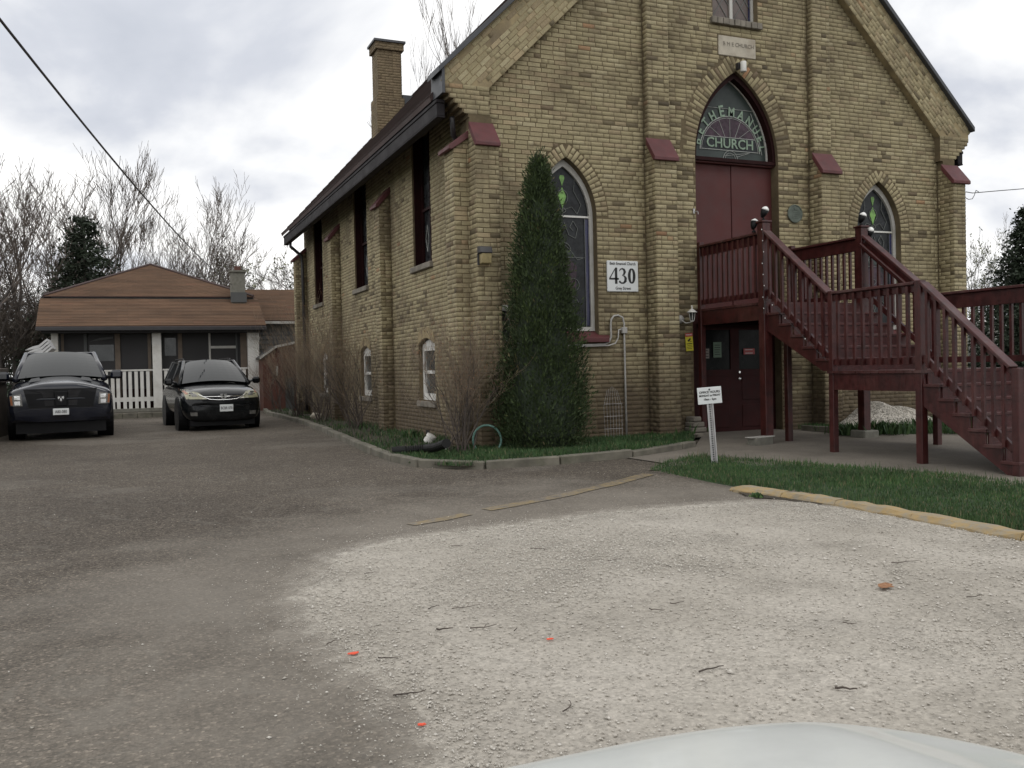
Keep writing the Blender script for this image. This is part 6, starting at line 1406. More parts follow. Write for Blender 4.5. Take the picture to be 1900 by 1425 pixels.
# ---- black SUV
def make_suv():
    t = thing('parked_suv', (2.04, 21.85, -1.275), 'small black SUV with yellowed headlights parked facing the street', 'car', rz=R_(4))
    def S(y, w, zt, zb, zm=None, crown=.03):
        return (y, [(0, zb), (w * .72, zb), (w * .95, zb + .07), (w, (zb + .35)), (w * .995, zt - .18), (w * .93, zt - .05), (w * .7, zt - .005), (w * .35, zt + crown * .8), (0, zt + crown)])
    secs = [S(0.0, .66, .74, .30, crown=.02), S(.04, .78, .80, .22), S(.16, .86, .90, .20), S(.42, .90, .97, .22), S(.9, .91, 1.03, .25), S(1.25, .91, 1.08, .26), S(2.2, .91, 1.06, .26), S(3.6, .91, 1.08, .26), S(4.3, .89, 1.06, .3), S(4.5, .8, .95, .4)]
    body = loft('body', secs, MT['blackcar'], 2); bo = link('body', body, t); bv = bvh_of(body)
    B, T = cabin(t, MT['blackcar'], (1.18, 4.35, .80, .80, 1.07), (2.02, 4.15, .585, .58, 1.62))
    pane(t, [B[0] + Vector((.05, -.01, .02)), B[1] + Vector((-.05, -.01, .02)), T[1] + Vector((-.03, -.02, -.01)), T[0] + Vector((.03, -.02, -.01))], name='windscreen', bow=.10)
    for s_, (i, j) in ((-1, (0, 3)), (1, (1, 2))):
        f = lambda q, m_: B[i].lerp(B[j], q) if m_ == 0 else T[i].lerp(T[j], q)
        for q0, q1 in ((.02, .43), (.45, .98)):
            P_ = [f(q0, 0) + Vector((s_ * .012, 0, .03)), f(q1, 0) + Vector((s_ * .012, 0, .03)), f(q1 * .93, 1) + Vector((s_ * .015, 0, -.02)), f(q0, 1) + Vector((s_ * .015, 0, -.02))]; pane(t, P_ if s_ < 0 else P_[::-1], name='side_window')
    pane(t, [B[2], B[3], T[3], T[2]], name='rear_window')
    for s_ in (-1, 1):
        h = decal(bv, [(s_ * .36, .735), (s_ * .80, .745), (s_ * .835, .90), (s_ * .83, .965), (s_ * .70, .955), (s_ * .53, .885)], MT['lens_yellow'], 'headlight', t, .012, .03)
        decal(bv, [(s_ * .74, .86), (s_ * .80, .85), (s_ * .825, .93), (s_ * .78, .945)], MT['lens_orange'], 'indicator', h, .017, .01)
        decal(bv, [(s_ * .55, .80), (s_ * .68, .80), (s_ * .70, .87), (s_ * .60, .87)], MT['lens'], 'reflector', h, .016, .01)
        w_ = MB(); w_.tube([(s_ * .84, 1.45, 1.10), (s_ * .98, 1.42, 1.14)], .03, 6); w_.build('mirror_arm', MT['blackcar'], t, local=True)
        mb = MB(); mb.box((min(s_ * .93, s_ * 1.12), 1.34, 1.06), (max(s_ * .93, s_ * 1.12), 1.47, 1.22)); mb.build('mirror', MT['blackcar'], t, bevel=.045, local=True)
        decal(bv, [(s_ * .58, .36), (s_ * .72, .36), (s_ * .73, .44), (s_ * .58, .44)], MT['lens'], 'fog_lamp', t, .012, .02)
    g = decal(bv, [(-.45, .68), (.45, .68), (.52, .76), (.38, .83), (-.38, .83), (-.52, .76)], MT['black_plastic'], 'grille', t, .004, .02)
    gl = MB()
    def strip(pts, w=.022, mat='chrome', nm='chrome_bar'):
        mb = MB(); prev = None
        P_ = []
        for x, z in pts:
            hit = bv.ray_cast(Vector((x, -2, z)), Vector((0, 1, 0))); P_.append(Vector((x, (hit[0].y if hit[0] is not None else .1) - .02, z)))
        mb.tube(P_, w / 2, 6); mb.build(nm, MT[mat], g, smooth=True, local=True)
    strip([(-.54, .845), (-.44, .79), (-.3, .725), (-.1, .71), (.1, .71), (.3, .725), (.44, .79), (.54, .845)]); strip([(-.44, .79), (-.1, .785), (.1, .785), (.44, .79)])
    strip([(-.62, .60), (-.4, .56), (0, .545), (.4, .56), (.62, .60)], .012, 'black_plastic', 'bumper_line')
    y_ = bv.ray_cast(Vector((0, -2, .79)), Vector((0, 1, 0)))[0].y - .045
    em = MB(); R0 = [(-.072, .845), (.072, .845), (.055, .735), (-.055, .735)]; R1 = [(-.056, .833), (.056, .833), (.043, .748), (-.043, .748)]
    for k in range(4): em.prism([(R0[k][0], y_, R0[k][1]), (R0[(k + 1) % 4][0], y_, R0[(k + 1) % 4][1]), (R1[(k + 1) % 4][0], y_, R1[(k + 1) % 4][1]), (R1[k][0], y_, R1[k][1])], (0, .014, 0))
    for s_ in (-1, 1): em.prism([(s_ * .046, y_, .832), (s_ * .026, y_, .832), (s_ * .018, y_, .748), (s_ * .036, y_, .748)], (0, .014, 0))
    em.box((-.026, y_, .780), (.026, y_ + .014, .797)); em.build('emblem', MT['chrome'], t, local=True)
    # numberplate a little to the car's left
    yp = bv.ray_cast(Vector((.07, -2, .52)), Vector((0, 1, 0)))[0].y - .03
    pt = MB().box((-.09, yp, .44), (.21, yp + .012, .60)).build('number_plate', MT['sign'], t, bevel=.008, local=True)
    vs, fs = text_mesh('BCBR 070', .085, lambda u, v, d: Vector((.06 + u * .72, yp - .002 + d, .517 + v)), .002, bold=.001); mb = MB(); mb.add(vs, fs); mb.build('plate_lettering', MT['ink'], pt, local=True)
    for s_ in (-1, 1):
        for y in (.92, 3.52): wheel(t, s_ * .80, y, .345, .225, s_)
        for y in (.92, 3.52): MB().lathe((s_ * .80, y, .36), [(.43, -.12), (.43, .118), (.40, .125)] if s_ > 0 else [(.40, -.125), (.43, -.118), (.43, .12)], 28, 'X').build('wheel_arch', MT['black_plastic'], t, local=True)
    MB().box((-.72, .14, .12), (.72, .5, .3)).box((-.6, .5, .14), (.6, 4.2, .34)).build('underbody', MT['black_plastic'], t, local=True)
    wp = MB(); wp.tube([(-.6, 1.2, 1.105), (-.05, 1.27, 1.13)], .01, 4).tube([(.1, 1.2, 1.11), (.6, 1.3, 1.14)], .01, 4); wp.build('wiper', MT['black_plastic'], t, local=True)
    for s_ in (-1, 1): MB().tube([(s_ * .56, 2.2, 1.665), (s_ * .56, 2.4, 1.70), (s_ * .56, 3.9, 1.70), (s_ * .56, 4.05, 1.66)], .016, 6).build('roof_rail', MT['black_plastic'], t, local=True)
    return t
make_suv()
# ---- navy pickup
def make_pickup():
    t = thing('parked_pickup', (-1.27, 21.15, -1.285), 'big dark navy pickup truck with chrome lamps parked beside the SUV', 'car', rz=R_(3))
    def S(y, w, zt, zb, crown=.03, sh=.0):
        return (y, [(0, zb), (w * .8, zb), (w * .97, zb + .08), (w, zb + .4), (w, zt - .25), (w * .965, zt - .10 - sh), (w * .70, zt - .03 - sh), (w * .42, zt + .02), (w * .2, zt + crown), (0, zt + crown)])
    secs = [S(0, .93, 1.12, .42, .02, .03), S(.03, .97, 1.16, .38, .02, .03), S(.12, .99, 1.19, .36, .03, .03), S(.5, 1.0, 1.225, .42, .05, .04), S(1.0, 1.0, 1.27, .45, .06, .03), S(1.5, 1.0, 1.30, .45, .05), S(2.5, 1.0, 1.26, .45), S(4.2, 1.0, 1.28, .45), S(5.7, .99, 1.27, .5), S(5.82, .97, 1.2, .55)]
    body = loft('body', secs, MT['navy'], 2); link('body', body, t); bv = bvh_of(body)
    B, T = cabin(t, MT['navy'], (1.5, 3.75, .90, .88, 1.27), (2.35, 3.65, .69, .68, 1.86), .06)
    pane(t, [B[0] + Vector((.05, -.01, .03)), B[1] + Vector((-.05, -.01, .03)), T[1] + Vector((-.03, -.03, -.01)), T[0] + Vector((.03, -.03, -.01))], name='windscreen', bow=.10)
    for s_, (i, j) in ((-1, (0, 3)), (1, (1, 2))):
        f = lambda q, m_: B[i].lerp(B[j], q) if m_ == 0 else T[i].lerp(T[j], q)
        for q0, q1 in ((.03, .43), (.46, .97)):
            P_ = [f(q0, 0) + Vector((s_ * .014, 0, .03)), f(q1, 0) + Vector((s_ * .014, 0, .03)), f(q1 * .95, 1) + Vector((s_ * .016, 0, -.02)), f(q0, 1) + Vector((s_ * .016, 0, -.02))]; pane(t, P_ if s_ < 0 else P_[::-1], name='side_window')
    pane(t, [B[2], B[3], T[3], T[2]], name='rear_window')
    gr = decal(bv, [(-.60, .70), (.60, .70), (.69, 1.08), (-.69, 1.08)], MT['black_plastic'], 'grille', t, .03, .05)
    yf = min(v.co.y for v in gr.data.vertices)
    for s_ in (-1, 1):
        for z0_, z1_ in ((.73, .86), (.90, 1.05)):
            f = MB()
            for k in range(6): z = z0_ + (z1_ - z0_) * (k + .5) / 6; f.beam((s_ * .14, yf - .004, z), (s_ * (.57 + (z - .7) * .2), yf + .035, z), .02, .008)
            f.build('grille_slat', MT['dark'], gr, local=True)['kind'] = 'stuff'
        f = MB(); f.beam((s_ * .10, yf - .012, .866), (s_ * .64, yf + .03, .866), .03, .03); f.build('grille_cross', MT['navy'], gr, local=True, bevel=.006)
    MB().prism([(-.11, yf - .02, .72), (.11, yf - .02, .72), (.13, yf - .02, 1.02), (-.13, yf - .02, 1.02)], (0, .03, 0)).build('grille_centre', MT['black_plastic'], gr, local=True, bevel=.01)
    em = MB(); em.prism([(-.07, yf - .03, .93), (.07, yf - .03, .93), (.06, yf - .03, .85), (0, yf - .03, .79), (-.06, yf - .03, .85)], (0, .012, 0)); eo = em.build('emblem', MT['dark'], t, local=True)
    em = MB()
    for s_ in (-1, 1): em.prism([(s_ * .012, yf - .036, .905), (s_ * .052, yf - .036, .922), (s_ * .056, yf - .036, .875), (s_ * .036, yf - .036, .87)], (0, .005, 0))
    em.prism([(-.014, yf - .036, .88), (.014, yf - .036, .88), (.008, yf - .036, .82), (-.008, yf - .036, .82)], (0, .005, 0)); em.build('emblem_head', MT['chrome'], eo, local=True)
    for s_ in (-1, 1):
        h = decal(bv, [(s_ * .71, .74), (s_ * .925, .745), (s_ * .95, .96), (s_ * .73, .985)], MT['lens'], 'headlight', t, .02, .04)
        decal(bv, [(s_ * .885, .76), (s_ * .92, .76), (s_ * .938, .94), (s_ * .90, .95)], MT['lens_orange'], 'indicator', h, .026, .01)
        for zz in (.80, .91): decal(bv, [(s_ * .75, zz - .04), (s_ * .85, zz - .04), (s_ * .86, zz + .04), (s_ * .755, zz + .04)], MT['chrome'], 'reflector', h, .024, .01)
        decal(bv, [(s_ * .66, .47), (s_ * .84, .475), (s_ * .84, .565), (s_ * .67, .56)], MT['lens'], 'fog_lamp', t, .012, .02)
        MB().tube([(s_ * .92, 1.8, 1.30), (s_ * 1.10, 1.76, 1.32)], .045, 6).build('mirror_arm', MT['black_plastic'], t, local=True)
        MB().box((min(s_ * 1.02, s_ * 1.28), 1.62, 1.26), (max(s_ * 1.02, s_ * 1.28), 1.80, 1.46)).build('mirror', MT['navy'], t, bevel=.05, local=True)
    bp_ = decal(bv, [(-.93, .40), (.93, .40), (.95, .60), (.60, .665), (-.60, .665), (-.95, .60)], MT['navy'], 'bumper', t, .05, .06)
    MB().box((-.16, yf - .09, .53), (.15, yf - .06, .66)).build('plate_mount', MT['black_plastic'], t, local=True)
    pt = MB().box((-.155, yf - .105, .535), (.145, yf - .092, .67)).build('number_plate', MT['sign'], t, bevel=.008, local=True)
    vs, fs = text_mesh('A80-080', .085, lambda u, v, d: Vector((-.005 + u * .75, yf - .107 + d, .60 + v)), .002, bold=.001); mb = MB(); mb.add(vs, fs); mb.build('plate_lettering', MT['ink'], pt, local=True)
    for s_ in (-1, 1):
        for y in (1.02, 4.6): wheel(t, s_ * .86, y, .40, .27, s_)
        for y in (1.02, 4.6): MB().lathe((s_ * .86, y, .44), [(.49, -.16), (.49, .152), (.46, .16)] if s_ > 0 else [(.46, -.16), (.49, -.152), (.49, .16)], 28, 'X').build('wheel_arch', MT['black_plastic'], t, local=True)
    MB().box((-.85, .12, .16), (.85, .5, .46)).box((-.7, .5, .2), (.7, 5.4, .5)).build('underbody', MT['black_plastic'], t, local=True)
    wp = MB(); wp.tube([(-.7, 1.5, 1.33), (-.1, 1.58, 1.36)], .012, 4).tube([(.1, 1.5, 1.33), (.7, 1.6, 1.36)], .012, 4); wp.build('wiper', MT['black_plastic'], t, local=True)
    # bonnet scoops and the raised centre
    for s_ in (-1, 1): MB().prism([(s_ * .38, .55, 1.245), (s_ * .62, .55, 1.21), (s_ * .58, 1.25, 1.285), (s_ * .42, 1.25, 1.315)], (0, 0, .012)).build('bonnet_vent', MT['navy'], t, local=True)
    return t
make_pickup()
# ---- white car whose bonnet fills the lower right corner
wc = thing('white_car', (.40, 1.0, -1.36), 'white car whose curved bonnet fills the bottom right corner of the view', 'car', rz=R_(0))
def hood_surface(xc, W_, yfront, zt):
    nx, rowsP = 36, [(.0, -.40), (.035, -.22), (.035, -.09), (.01, -.035), (-.04, -.01), (-.10, .0), (-.25, .022), (-.5, .055), (-.8, .09), (-1.15, .125)]
    V = []; 
    for dy, dz in rowsP:
        for i in range(nx + 1):
            u = -1 + 2 * i / nx; a = abs(u); yf = yfront - .40 * a ** 4.0; x = xc + W_ * u * (1 - .02 * (dy < 0)); 
            z = zt + dz - .045 * a ** 4 + .012 * (1 / (1 + math.exp(-(a - (.66 + .25 * dy)) / .02)) ) * (-1 if dy < -.05 else 0) + .010 * math.exp(-((a - (.60 + .25 * dy)) / .05) ** 2) * (1 if dy < -.05 else 0) ; V.append((x, yf + dy, z))
    F = [(j * (nx + 1) + i, j * (nx + 1) + i + 1, (j + 1) * (nx + 1) + i + 1, (j + 1) * (nx + 1) + i) for j in range(len(rowsP) - 1) for i in range(nx)]
    return V, F
V, F = hood_surface(.10, .81, .20, .820); mb = MB(); mb.add(V, F); me = mb.mesh('bonnet', MT['whitecar'], True)
bo = link('bonnet', me, wc); s_ = bo.modifiers.new('t', 'SOLIDIFY'); s_.thickness = .012; s_ = bo.modifiers.new('s', 'SUBSURF'); s_.levels = 1; s_.render_levels = 1
MB().box((-.92, -1.0, .22), (.80, -.12, .66)).box((-.84, -.12, .2), (.72, .12, .46)).build('front_body', MT['whitecar'], wc, bevel=.08, local=True)
for s2 in (-1, 1):
    MB().box((min(s2 * .5, s2 * .72) - .06, -.10, .50), (max(s2 * .5, s2 * .72) - .06, .10, .64)).build('headlight', MT['lens'], wc, bevel=.03, local=True); wheel(wc, s2 * .80, -.75, .33, .22, s2)
    MB().box((min(s2 * .875, s2 * .90), -4.2, .25), (max(s2 * .875, s2 * .90), -1.1, .88)).build('side_panel', MT['whitecar'], wc, bevel=.01, local=True); wheel(wc, s2 * .80, -3.4, .33, .22, s2)
MB().box((-.45, .10, .44), (.35, .17, .58)).build('grille', MT['black_plastic'], wc, bevel=.01, local=True)
pane(wc, [(-.75, -1.15, .86), (.75, -1.15, .86), (.62, -1.85, 1.36), (-.62, -1.85, 1.36)], name='windscreen')
MB().box((-.64, -3.3, 1.36), (.64, -1.83, 1.42)).build('roof', MT['whitecar'], wc, bevel=.02, local=True)
MB().box((-.80, -4.3, .3), (.80, -3.9, .9)).build('boot', MT['whitecar'], wc, bevel=.06, local=True)
for s2 in (-1, 1):
    for (ya, yb) in ((-1.15, -1.85), (-2.5, -2.5), (-4.0, -3.3)): MB().tube([(s2 * .78, ya, .86), (s2 * .63, yb, 1.38)], .03, 6).build('pillar', MT['whitecar'], wc, local=True)

# ================================================================== BUNGALOW
YH = 32.0
hs_ = thing('bungalow', (at(280, 700, YH).x, YH, -1.2), 'low bungalow with brown shingled hip roof and screened white-railed porch', 'house')
def shingle_field(name, c00, c10, c11, c01, parent, course=.135, tab=.33, seed=1):
    """c00-c10 lower edge, c01-c11 upper edge"""
    rr = random.Random(seed); c00, c10, c11, c01 = map(Vector, (c00, c10, c11, c01)); up = ((c01 + c11) / 2 - (c00 + c10) / 2).length; n = max(1, int(up / course)); V = []; F = []; T_ = []
    nrm = (c10 - c00).cross(c01 - c00).normalized(); nrm = nrm if nrm.z > 0 else -nrm
    for k in range(n):
        t0, t1 = k / n, (k + 1.0) / n; a0, a1 = c00.lerp(c01, t0), c10.lerp(c11, t0); b0, b1 = c00.lerp(c01, t1), c10.lerp(c11, t1); L_ = (a1 - a0).length; m_ = max(1, int(L_ / tab)); off = rr.random() / m_; rowt = rr.uniform(-.12, .12)
        cuts_ = [0] + [min(1, max(0, (i + off) / m_)) for i in range(m_)] + [1]
        for s0, s1 in zip(cuts_, cuts_[1:]):
            if s1 - s0 < .002: continue
            q = [a0.lerp(a1, s0) + nrm * .028, a0.lerp(a1, s1 - .0003) + nrm * .028, b0.lerp(b1, s1 - .0003) + nrm * .012, b0.lerp(b1, s0) + nrm * .012, a0.lerp(a1, s0) + nrm * .005, a0.lerp(a1, s1) + nrm * .005]
            b = len(V); V += [list(p) for p in q]; F += [(b, b + 1, b + 2, b + 3), (b + 4, b + 5, b + 1, b)]; tt = min(1, max(0, .25 + .5 * rr.betavariate(2, 2) + rowt)); T_ += [(tt, tt, tt)] * 6
    o = npmesh(name, np.array(V), np.array(F), MT['shingle'], np.array(T_), parent); o['kind'] = 'stuff'; return o
e0, e1 = at(66, 606, YH - .4), at(494, 603.5, YH - .4); y1_ = YH + 1.9; k0, k1 = at(74, 554, y1_), at(478, 556, y1_)
MB().prism([e0, e1, k1, k0], (0, 0, -.08)).build('porch_roof', MT['church_roof'], hs_); shingle_field('shingles', e0, e1, k1, k0, hs_, seed=3)
h0, h1 = at(80, 550, y1_), at(470, 551, y1_); ap = at(279, 492, y1_ + 3.6)
for q, sd in (((h0, h1, ap + Vector((.05, 0, 0)), ap - Vector((.05, 0, 0))), 5),):
    MB().prism([h0, h1, ap], (0, .02, -.05)).build('hip_roof', MT['church_roof'], hs_); shingle_field('shingles', *q, hs_, seed=sd)
bk0, bk1 = Vector((h0.x, y1_ + 7.2, h0.z)), Vector((h1.x, y1_ + 7.2, h1.z))
MB().add([h0, h1, bk1, bk0, ap], [(0, 4, 3), (1, 2, 4), (2, 3, 4), (0, 3, 2, 1)]).build('hip_roof', MT['church_roof'], hs_); shingle_field('shingles', bk0, h0, ap, ap + Vector((0, .01, 0)), hs_, seed=9); shingle_field('shingles', h1, bk1, ap + Vector((0, .01, 0)), ap, hs_, seed=10)
for a, b in ((h0, ap), (h1, ap)): MB().tube([a + Vector((0, 0, .03)), b + Vector((0, 0, .03))], .05, 5).build('ridge_cap', MT['church_roof'], hs_)
MB().beam(h0 - Vector((.05, .03, .01)), h1 + Vector((.05, -.03, -.01)), .06, .022).build('roof_step', MT['church_roof'], hs_)
MB().box((e0.x, YH - .46, e0.z - .13), (e1.x, YH - .38, e0.z - .01)).build('gutter', MT['dark'], hs_, bevel=.01)
MB().box((e0.x + .15, YH - .38, e0.z - .2), (e1.x - .15, YH + 1.9, e0.z - .12)).build('porch_ceiling', MT['dark_in'], hs_)
zb = -1.14; zt = e0.z - .16
MB().box((e0.x + .3, YH + 1.9, zb), (e1.x - .1, YH + 8, h0.z)).build('wall', MT['siding'], hs_)
MB().box((e0.x + .2, YH - .1, zb), (e1.x - .1, YH + 1.9, zb + .12)).build('porch_floor', MT['block'], hs_)
for u0, u1, m_ in ((97, 110, 'white_dull'), (284, 301, 'white'), (461, 482, 'white')):
    a, b = at(u0, 700, YH), at(u1, 700, YH); MB().box((a.x, YH - .05, zb - .05), (b.x, YH + .15, zt + .02)).build('porch_post', MT[m_], hs_, bevel=.01)
a, b = at(484, 700, YH), at(490, 700, YH); MB().box((a.x, YH - .05, zb - .1), (b.x, YH + .1, at(486, 697, YH).z)).build('corner_board', MT['white'], hs_)
a, b = at(467, 625, YH), at(481, 630.5, YH); MB().box((a.x, YH - .08, b.z), (b.x, YH - .052, a.z)).build('house_number_plate', MT['white_dull'], hs_)
# screened wall of the porch
YSn = YH + .35
for u0, u1 in ((111, 156), (163, 213), (224, 274), (281, 330), (338, 387), (391, 438), (440, 461)):
    a, b = at(u0, 640, YSn), at(u1, 640, YSn); MB().box((a.x, YSn, zb + .5), (b.x, YSn + .02, zt)).build('porch_screen', MT['screen'], hs_)
for u, w_, m_ in ((158.5, 6, 'siding'), (218, 10, 'tan_wood'), (277, 6, 'tan_wood'), (334, 8, 'tan_wood'), (389, 3.5, 'white_dull'), (439, 3, 'siding'), (116, 5, 'tan_wood'), (452, 12, 'tan_wood')):
    a, b = at(u - w_ / 2, 640, YSn - .04), at(u + w_ / 2, 640, YSn - .04); MB().box((a.x, YSn - .04, zb + .4), (b.x, YSn + .04, zt)).build('screen_stile', MT[m_], hs_)
a, b = at(391, 643, YSn - .03), at(438, 645, YSn - .03); MB().box((a.x, YSn - .03, b.z - .02), (b.x, YSn, a.z + .02)).build('screen_rail', MT['white_dull'], hs_)
a, b = at(112, 700, YSn), at(461, 700, YSn); MB().box((a.x, YSn - .03, zb + .1), (b.x, YSn + .1, zb + .75)).build('knee_wall', MT['maroon_dark'], hs_)
a = at(166, 634, YSn - .02); b = at(210, 628, YSn - .02); MB().prism([(a.x, YSn - .03, a.z), (b.x, YSn - .03, b.z), (b.x, YSn - .03, b.z + .06), (a.x + .3, YSn - .03, a.z + .12)], (0, .02, 0)).build('curtain', MT['siding'], hs_)
for u0, u1, v0, v1 in ((305, 327, 627, 660), (166, 212, 640, 670)):
    a, b = at(u0, v0, YSn - .015), at(u1, v1, YSn - .015); MB().box((a.x, YSn - .014, b.z), (b.x, YSn - .004, a.z)).build('window_pane', MT['glass_side'], hs_)
# picket rail
zr_ = at(250, 685.5, YH).z
for (u0, u1) in ((111, 284), (302, 461)):
    a, b = at(u0, 700, YH), at(u1, 700, YH); MB().box((a.x, YH + .0, zr_ - .05), (b.x, YH + .09, zr_)).build('porch_rail', MT['white'], hs_); MB().box((a.x, YH + .045, at(250, 745, YH).z), (b.x, YH + .085, at(250, 737, YH).z)).build('porch_rail', MT['white'], hs_)
    n_ = int((b.x - a.x) / .178); pm = MB().box((-.052, -.012, zb - .02), (.052, .012, zr_ - .05)).mesh('picket', MT['white'])
    for k in range(n_): o = link('picket', pm, hs_, Vector((a.x + .09 + k * .178 + random.uniform(-.012, .012), YH + .03, 0)) - parent_world(hs_) + Vector((0, 0, random.uniform(-.015, .0))))
# rear wing
YW2 = YH + 1.2; r0, r1 = at(440, 538, YW2 + 2.8), at(600, 538, YW2 + 2.8); w0, w1 = at(440, 595, YW2), at(600, 595, YW2)
w0.x = h1.x - .3; r0.x = h1.x - .6
MB().prism([w0, w1, r1, r0], (0, 0, -.07)).build('wing_roof', MT['church_roof'], hs_); shingle_field('shingles', w0, w1, r1, r0, hs_, seed=15)
MB().prism([r0, r1, r1 + Vector((0, 2.8, -1.2)), r0 + Vector((0, 2.8, -1.2))], (0, 0, -.05)).build('wing_roof', MT['church_roof'], hs_)
MB().box((w0.x, YW2 - .03, w0.z - .11), (w1.x, YW2 + .03, w0.z - .02)).build('wing_gutter', MT['white_dull'], hs_)
wl_ = MB().box((e1.x - .1, YW2 + .25, zb - .2), (w1.x, YW2 + .4, w0.z)).build('wing_wall', MT['siding'], hs_)
sdm = MB().prism([(e1.x - .1, YW2 + .22, 0), (w1.x, YW2 + .22, 0), (w1.x, YW2 + .248, .15), (e1.x - .1, YW2 + .248, .15)], (0, 0, .02)).mesh('siding_board', MT['siding'])
for k in range(17): link('siding_board', sdm, wl_, Vector((0, 0, zb - .1 + k * .165)) - parent_world(hs_) if False else Vector((0, 0, zb - .1 + k * .165)))
# small chimney
c0, c1 = at(430, 545, YH + 1.5), at(454, 505, YH + 1.5)
cm_ = MB().box((c0.x, YH + 1.5, c0.z - .4), (c1.x, YH + 2.0, c1.z)).build('chimney', MT['block'], hs_)
MB().box((c0.x - .05, YH + 1.45, c1.z), (c1.x + .05, YH + 2.05, c1.z + .06)).build('chimney_cap', MT['block'], cm_); MB().box((c0.x + .14, YH + 1.6, c1.z + .06), (c1.x - .12, YH + 1.85, c1.z + .22)).build('chimney_pot', MT['shedred'], cm_)
MB().box((c0.x - .04, YH + 1.44, c0.z - .3), (c1.x + .04, YH + 1.5, c0.z + .05)).build('flashing', MT['siding'], cm_)
# planter kerb before the porch
pe = thing('porch_planter', (0.3, 30.0, -1.27), 'low stone edged soil strip in front of the white porch pickets', 'planter')
a, b = at(205, 779, 30.0), at(306, 775, 30.0)
for k in range(9):
    x = -1.4 + k * .42; MB().box((x, 29.95, -1.3), (x + .41, 30.1, -1.09 + random.uniform(-.01, .01))).build('edging_stone', MT['kerb'], pe, bevel=.015)
MB().box((-1.4, 30.1, -1.3), (2.4, YH - .1, -1.12)).build('soil', MT['soil'], pe)
# red shed
YS_ = 31.0; s0, s1 = at(488, 700, YS_), at(570, 700, YS_)
sh_ = thing('garden_shed', ((s0.x + s1.x) / 2, YS_, -1.25), 'small faded red shed with pale roof edge between bungalow and church', 'shed')
zrf = at(546, 636, YS_).z; zlf = at(486, 664, YS_).z
MB().prism([(s0.x, YS_, -1.25), (s1.x, YS_, -1.25), (s1.x, YS_, zrf - .05), (at(522, 640, YS_).x, YS_, zrf - .05), (s0.x, YS_, zlf - .05)], (0, 2.2, 0)).build('wall', MT['shedred'], sh_)
q0, q1, q2 = at(482, 666, YS_ - .1), at(513, 644, YS_ - .1), at(560, 634, YS_ - .1)
for a, b in ((q0, q1), (q1, q2)): MB().prism([a, b, b + Vector((0, 0, .05)), a + Vector((0, 0, .05))], (0, 2.4, 0)).build('roof', MT['siding'], sh_); MB().prism([a + Vector((0, -.02, -.02)), b + Vector((0, -.02, -.02)), b + Vector((0, -.02, .06)), a + Vector((0, -.02, .06))], (0, .019, 0)).build('fascia', MT['white_dull'], sh_)
a, b = at(497, 752, YS_), at(527, 660, YS_); dr = MB().box((a.x, YS_ - .03, -1.2), (b.x, YS_, b.z)).build('door', MT['shedred'], sh_)
for k in range(4): x = a.x + .02 + k * (b.x - a.x) / 4; MB().box((x, YS_ - .042, -1.19), (x + (b.x - a.x) / 4 - .015, YS_ - .03, b.z - .02)).build('door_board', MT['shedred'], dr)
a = at(513, 682, YS_); MB().box((a.x - .03, YS_ - .06, a.z - .27), (a.x + .04, YS_ - .042, a.z + .05)).build('door_plate', MT['white_dull'], dr)
a, b = at(529, 752, YS_), at(545, 700, YS_); MB().box((a.x, YS_ - .02, -1.2), (b.x, YS_, b.z)).build('lower_panel', MT['siding'], sh_)
MB().box((s0.x + .1, YS_ - .5, -1.26), (s0.x + .9, YS_ - .1, -1.2)).build('step', MT['block'], sh_)
# pale tarpaulin canopy behind the pickup
a = at(50, 652, 28.5); tp_ = thing('tarpaulin', a, 'pale folded tarpaulin canopy rising behind the pickup cab', 'tarpaulin')
mb = MB()
for k in range(4):
    o_ = Vector((.04 * k, 0, -.07 * k)); mb.prism([at(46, 650, 28.5) + o_, at(60, 643, 28.5) + o_, at(72, 640, 28.5) + o_, at(87, 628, 28.5) + o_, at(88, 632, 28.5) + o_, at(73, 645, 28.5) + o_, at(60, 648, 28.5) + o_], (0, 1.5, .0))
mb.build('sheet', MT['tarp'], tp_); MB().tube([at(88, 640, 28.6), at(88, 790, 28.6)], .04, 6).build('pole', MT['dark'], tp_)
# board fence at the far left
a = at(6, 700, 23.5); bf_ = thing('board_fence', (a.x, 23.5, -1.3), 'old brown board fence at the left edge beside the pickup', 'fence')
p0_, p1_ = Vector((at(-120, 700, 17).x, 17.0, -1.32)), Vector((a.x, 24.0, -1.27)); n_ = 40
for k in range(n_):
    q = p0_.lerp(p1_, (k + .5) / n_); d = (p1_ - p0_).normalized() * ((p1_ - p0_).length / n_ / 2 - .006); h_ = at(6, 690, 23.5).z + 1.27 - .06
    MB().obox(q + Vector((0, 0, h_ / 2)), d, Vector((-d.y, d.x, 0)).normalized() * .012, (0, 0, h_ / 2 + random.uniform(-.02, .02))).build('fence_board', MT['fencewood'], bf_)
for zz in (.1, -.12): MB().beam(p0_ + Vector((.03, 0, 1.25 + zz)), p1_ + Vector((.03, 0, 1.4 + zz)), .06, .09).build('fence_rail', MT['fencewood'], bf_)
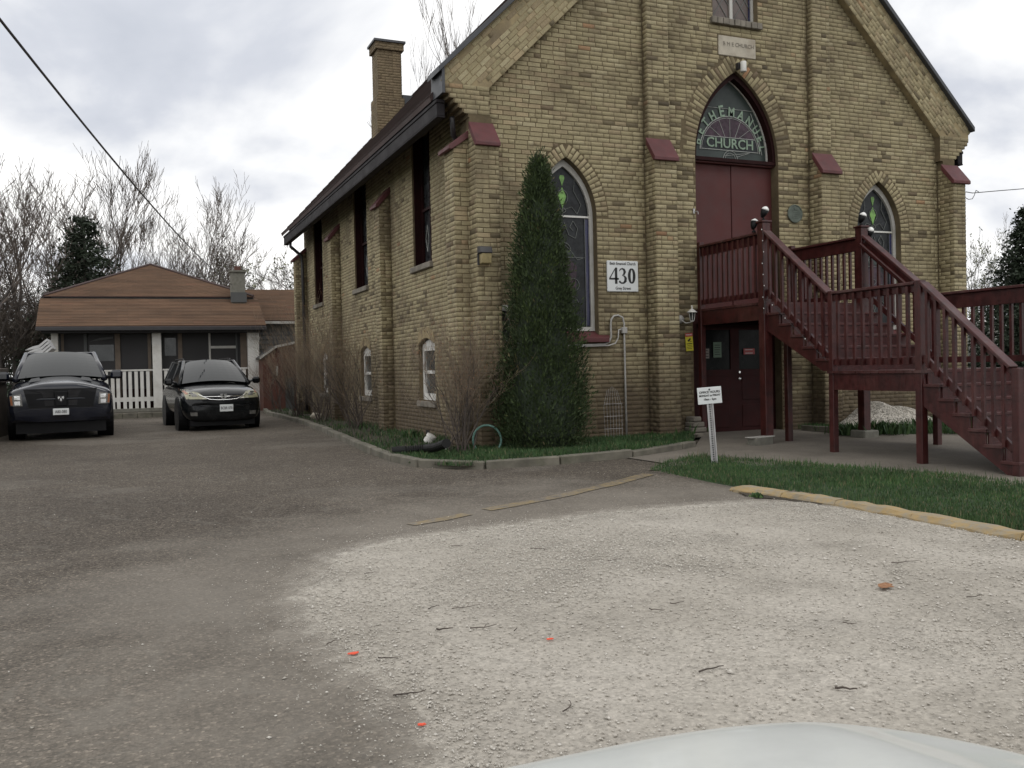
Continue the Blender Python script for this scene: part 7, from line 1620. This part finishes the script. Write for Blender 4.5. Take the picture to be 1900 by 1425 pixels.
# white van and dark hedge beyond the railings at the right
def farbox():
    a, b = at(1786, 594, 26), at(1848, 690, 26)
    t = thing('white_trailer', ((a.x + b.x) / 2, 26, -1.25), 'white boxy trailer glimpsed between the right railings', 'trailer')
    MB().box((a.x, 26, -.75), (b.x, 30, a.z)).build('body', MT['white'], t, bevel=.06, local=False)
    for k in range(5): x = a.x + (b.x - a.x) * (k + .5) / 5; MB().box((x - .02, 25.98, -.7), (x + .02, 26.0, a.z - .1)).build('rib', MT['white_dull'], t)
    for s_ in (0.25, .75): x = a.x + (b.x - a.x) * s_; MB().lathe((x, 26.2, -.95), [(.2, -.1), (.33, -.1), (.33, .1), (.2, .1)], 18, 'Y').build('wheel', MT['rubber'], t)
    p = at(1855, 655, 24.5); t = thing('white_hatch', (p.x, 24.5, -1.2), 'sloping white panel beside the trailer behind the railings', 'panel')
    MB().prism([at(1846, 610, 24.5), at(1850, 606, 24.5), at(1862, 680, 24.5), at(1850, 690, 24.5)], (0, .3, 0)).build('panel', MT['white'], t)
farbox()
def hedge(u0, u1, vt, Y_, label, seed):
    a, b = at(u0, 700, Y_), at(u1, 700, Y_); zt_ = at(u0, vt, Y_).z; rr = np.random.default_rng(seed); n = 9000
    P = np.stack([rr.uniform(a.x, b.x, n), rr.uniform(Y_, Y_ + 1.5, n), -1.25 + rr.beta(1.4, 1, n) * (zt_ + 1.25) * (1 + .1 * np.sin(rr.uniform(0, 6, n)))], 1) - np.array([[(a.x + b.x) / 2, Y_, -1.25]])
    t = thing('hedge', ((a.x + b.x) / 2, Y_, -1.25), label, 'hedge'); o = link('foliage', leafmesh(P, .09, MT['conifer'], 'foliage', seed), t); o['kind'] = 'stuff'
hedge(1858, 2050, 560, 24, 'dark hedge below the evergreen at the right edge', 3); hedge(1790, 1870, 640, 34, 'dark low hedge behind the white trailer', 5)
for k, (u0, u1) in enumerate(((-150, 40), (40, 180), (180, 330), (330, 480), (480, 620))): hedge(u0, u1, 640, 62 + k, 'distant dark undergrowth strip %s behind the bungalow' % ['furthest left of those', 'left of the spruce', 'under the hip roof slope', 'right of the roof peak', 'nearest the church'][k], 20 + k)

# objects without geometry users are cleaned of stray empties
for o in scene.objects: o.select_set(False)
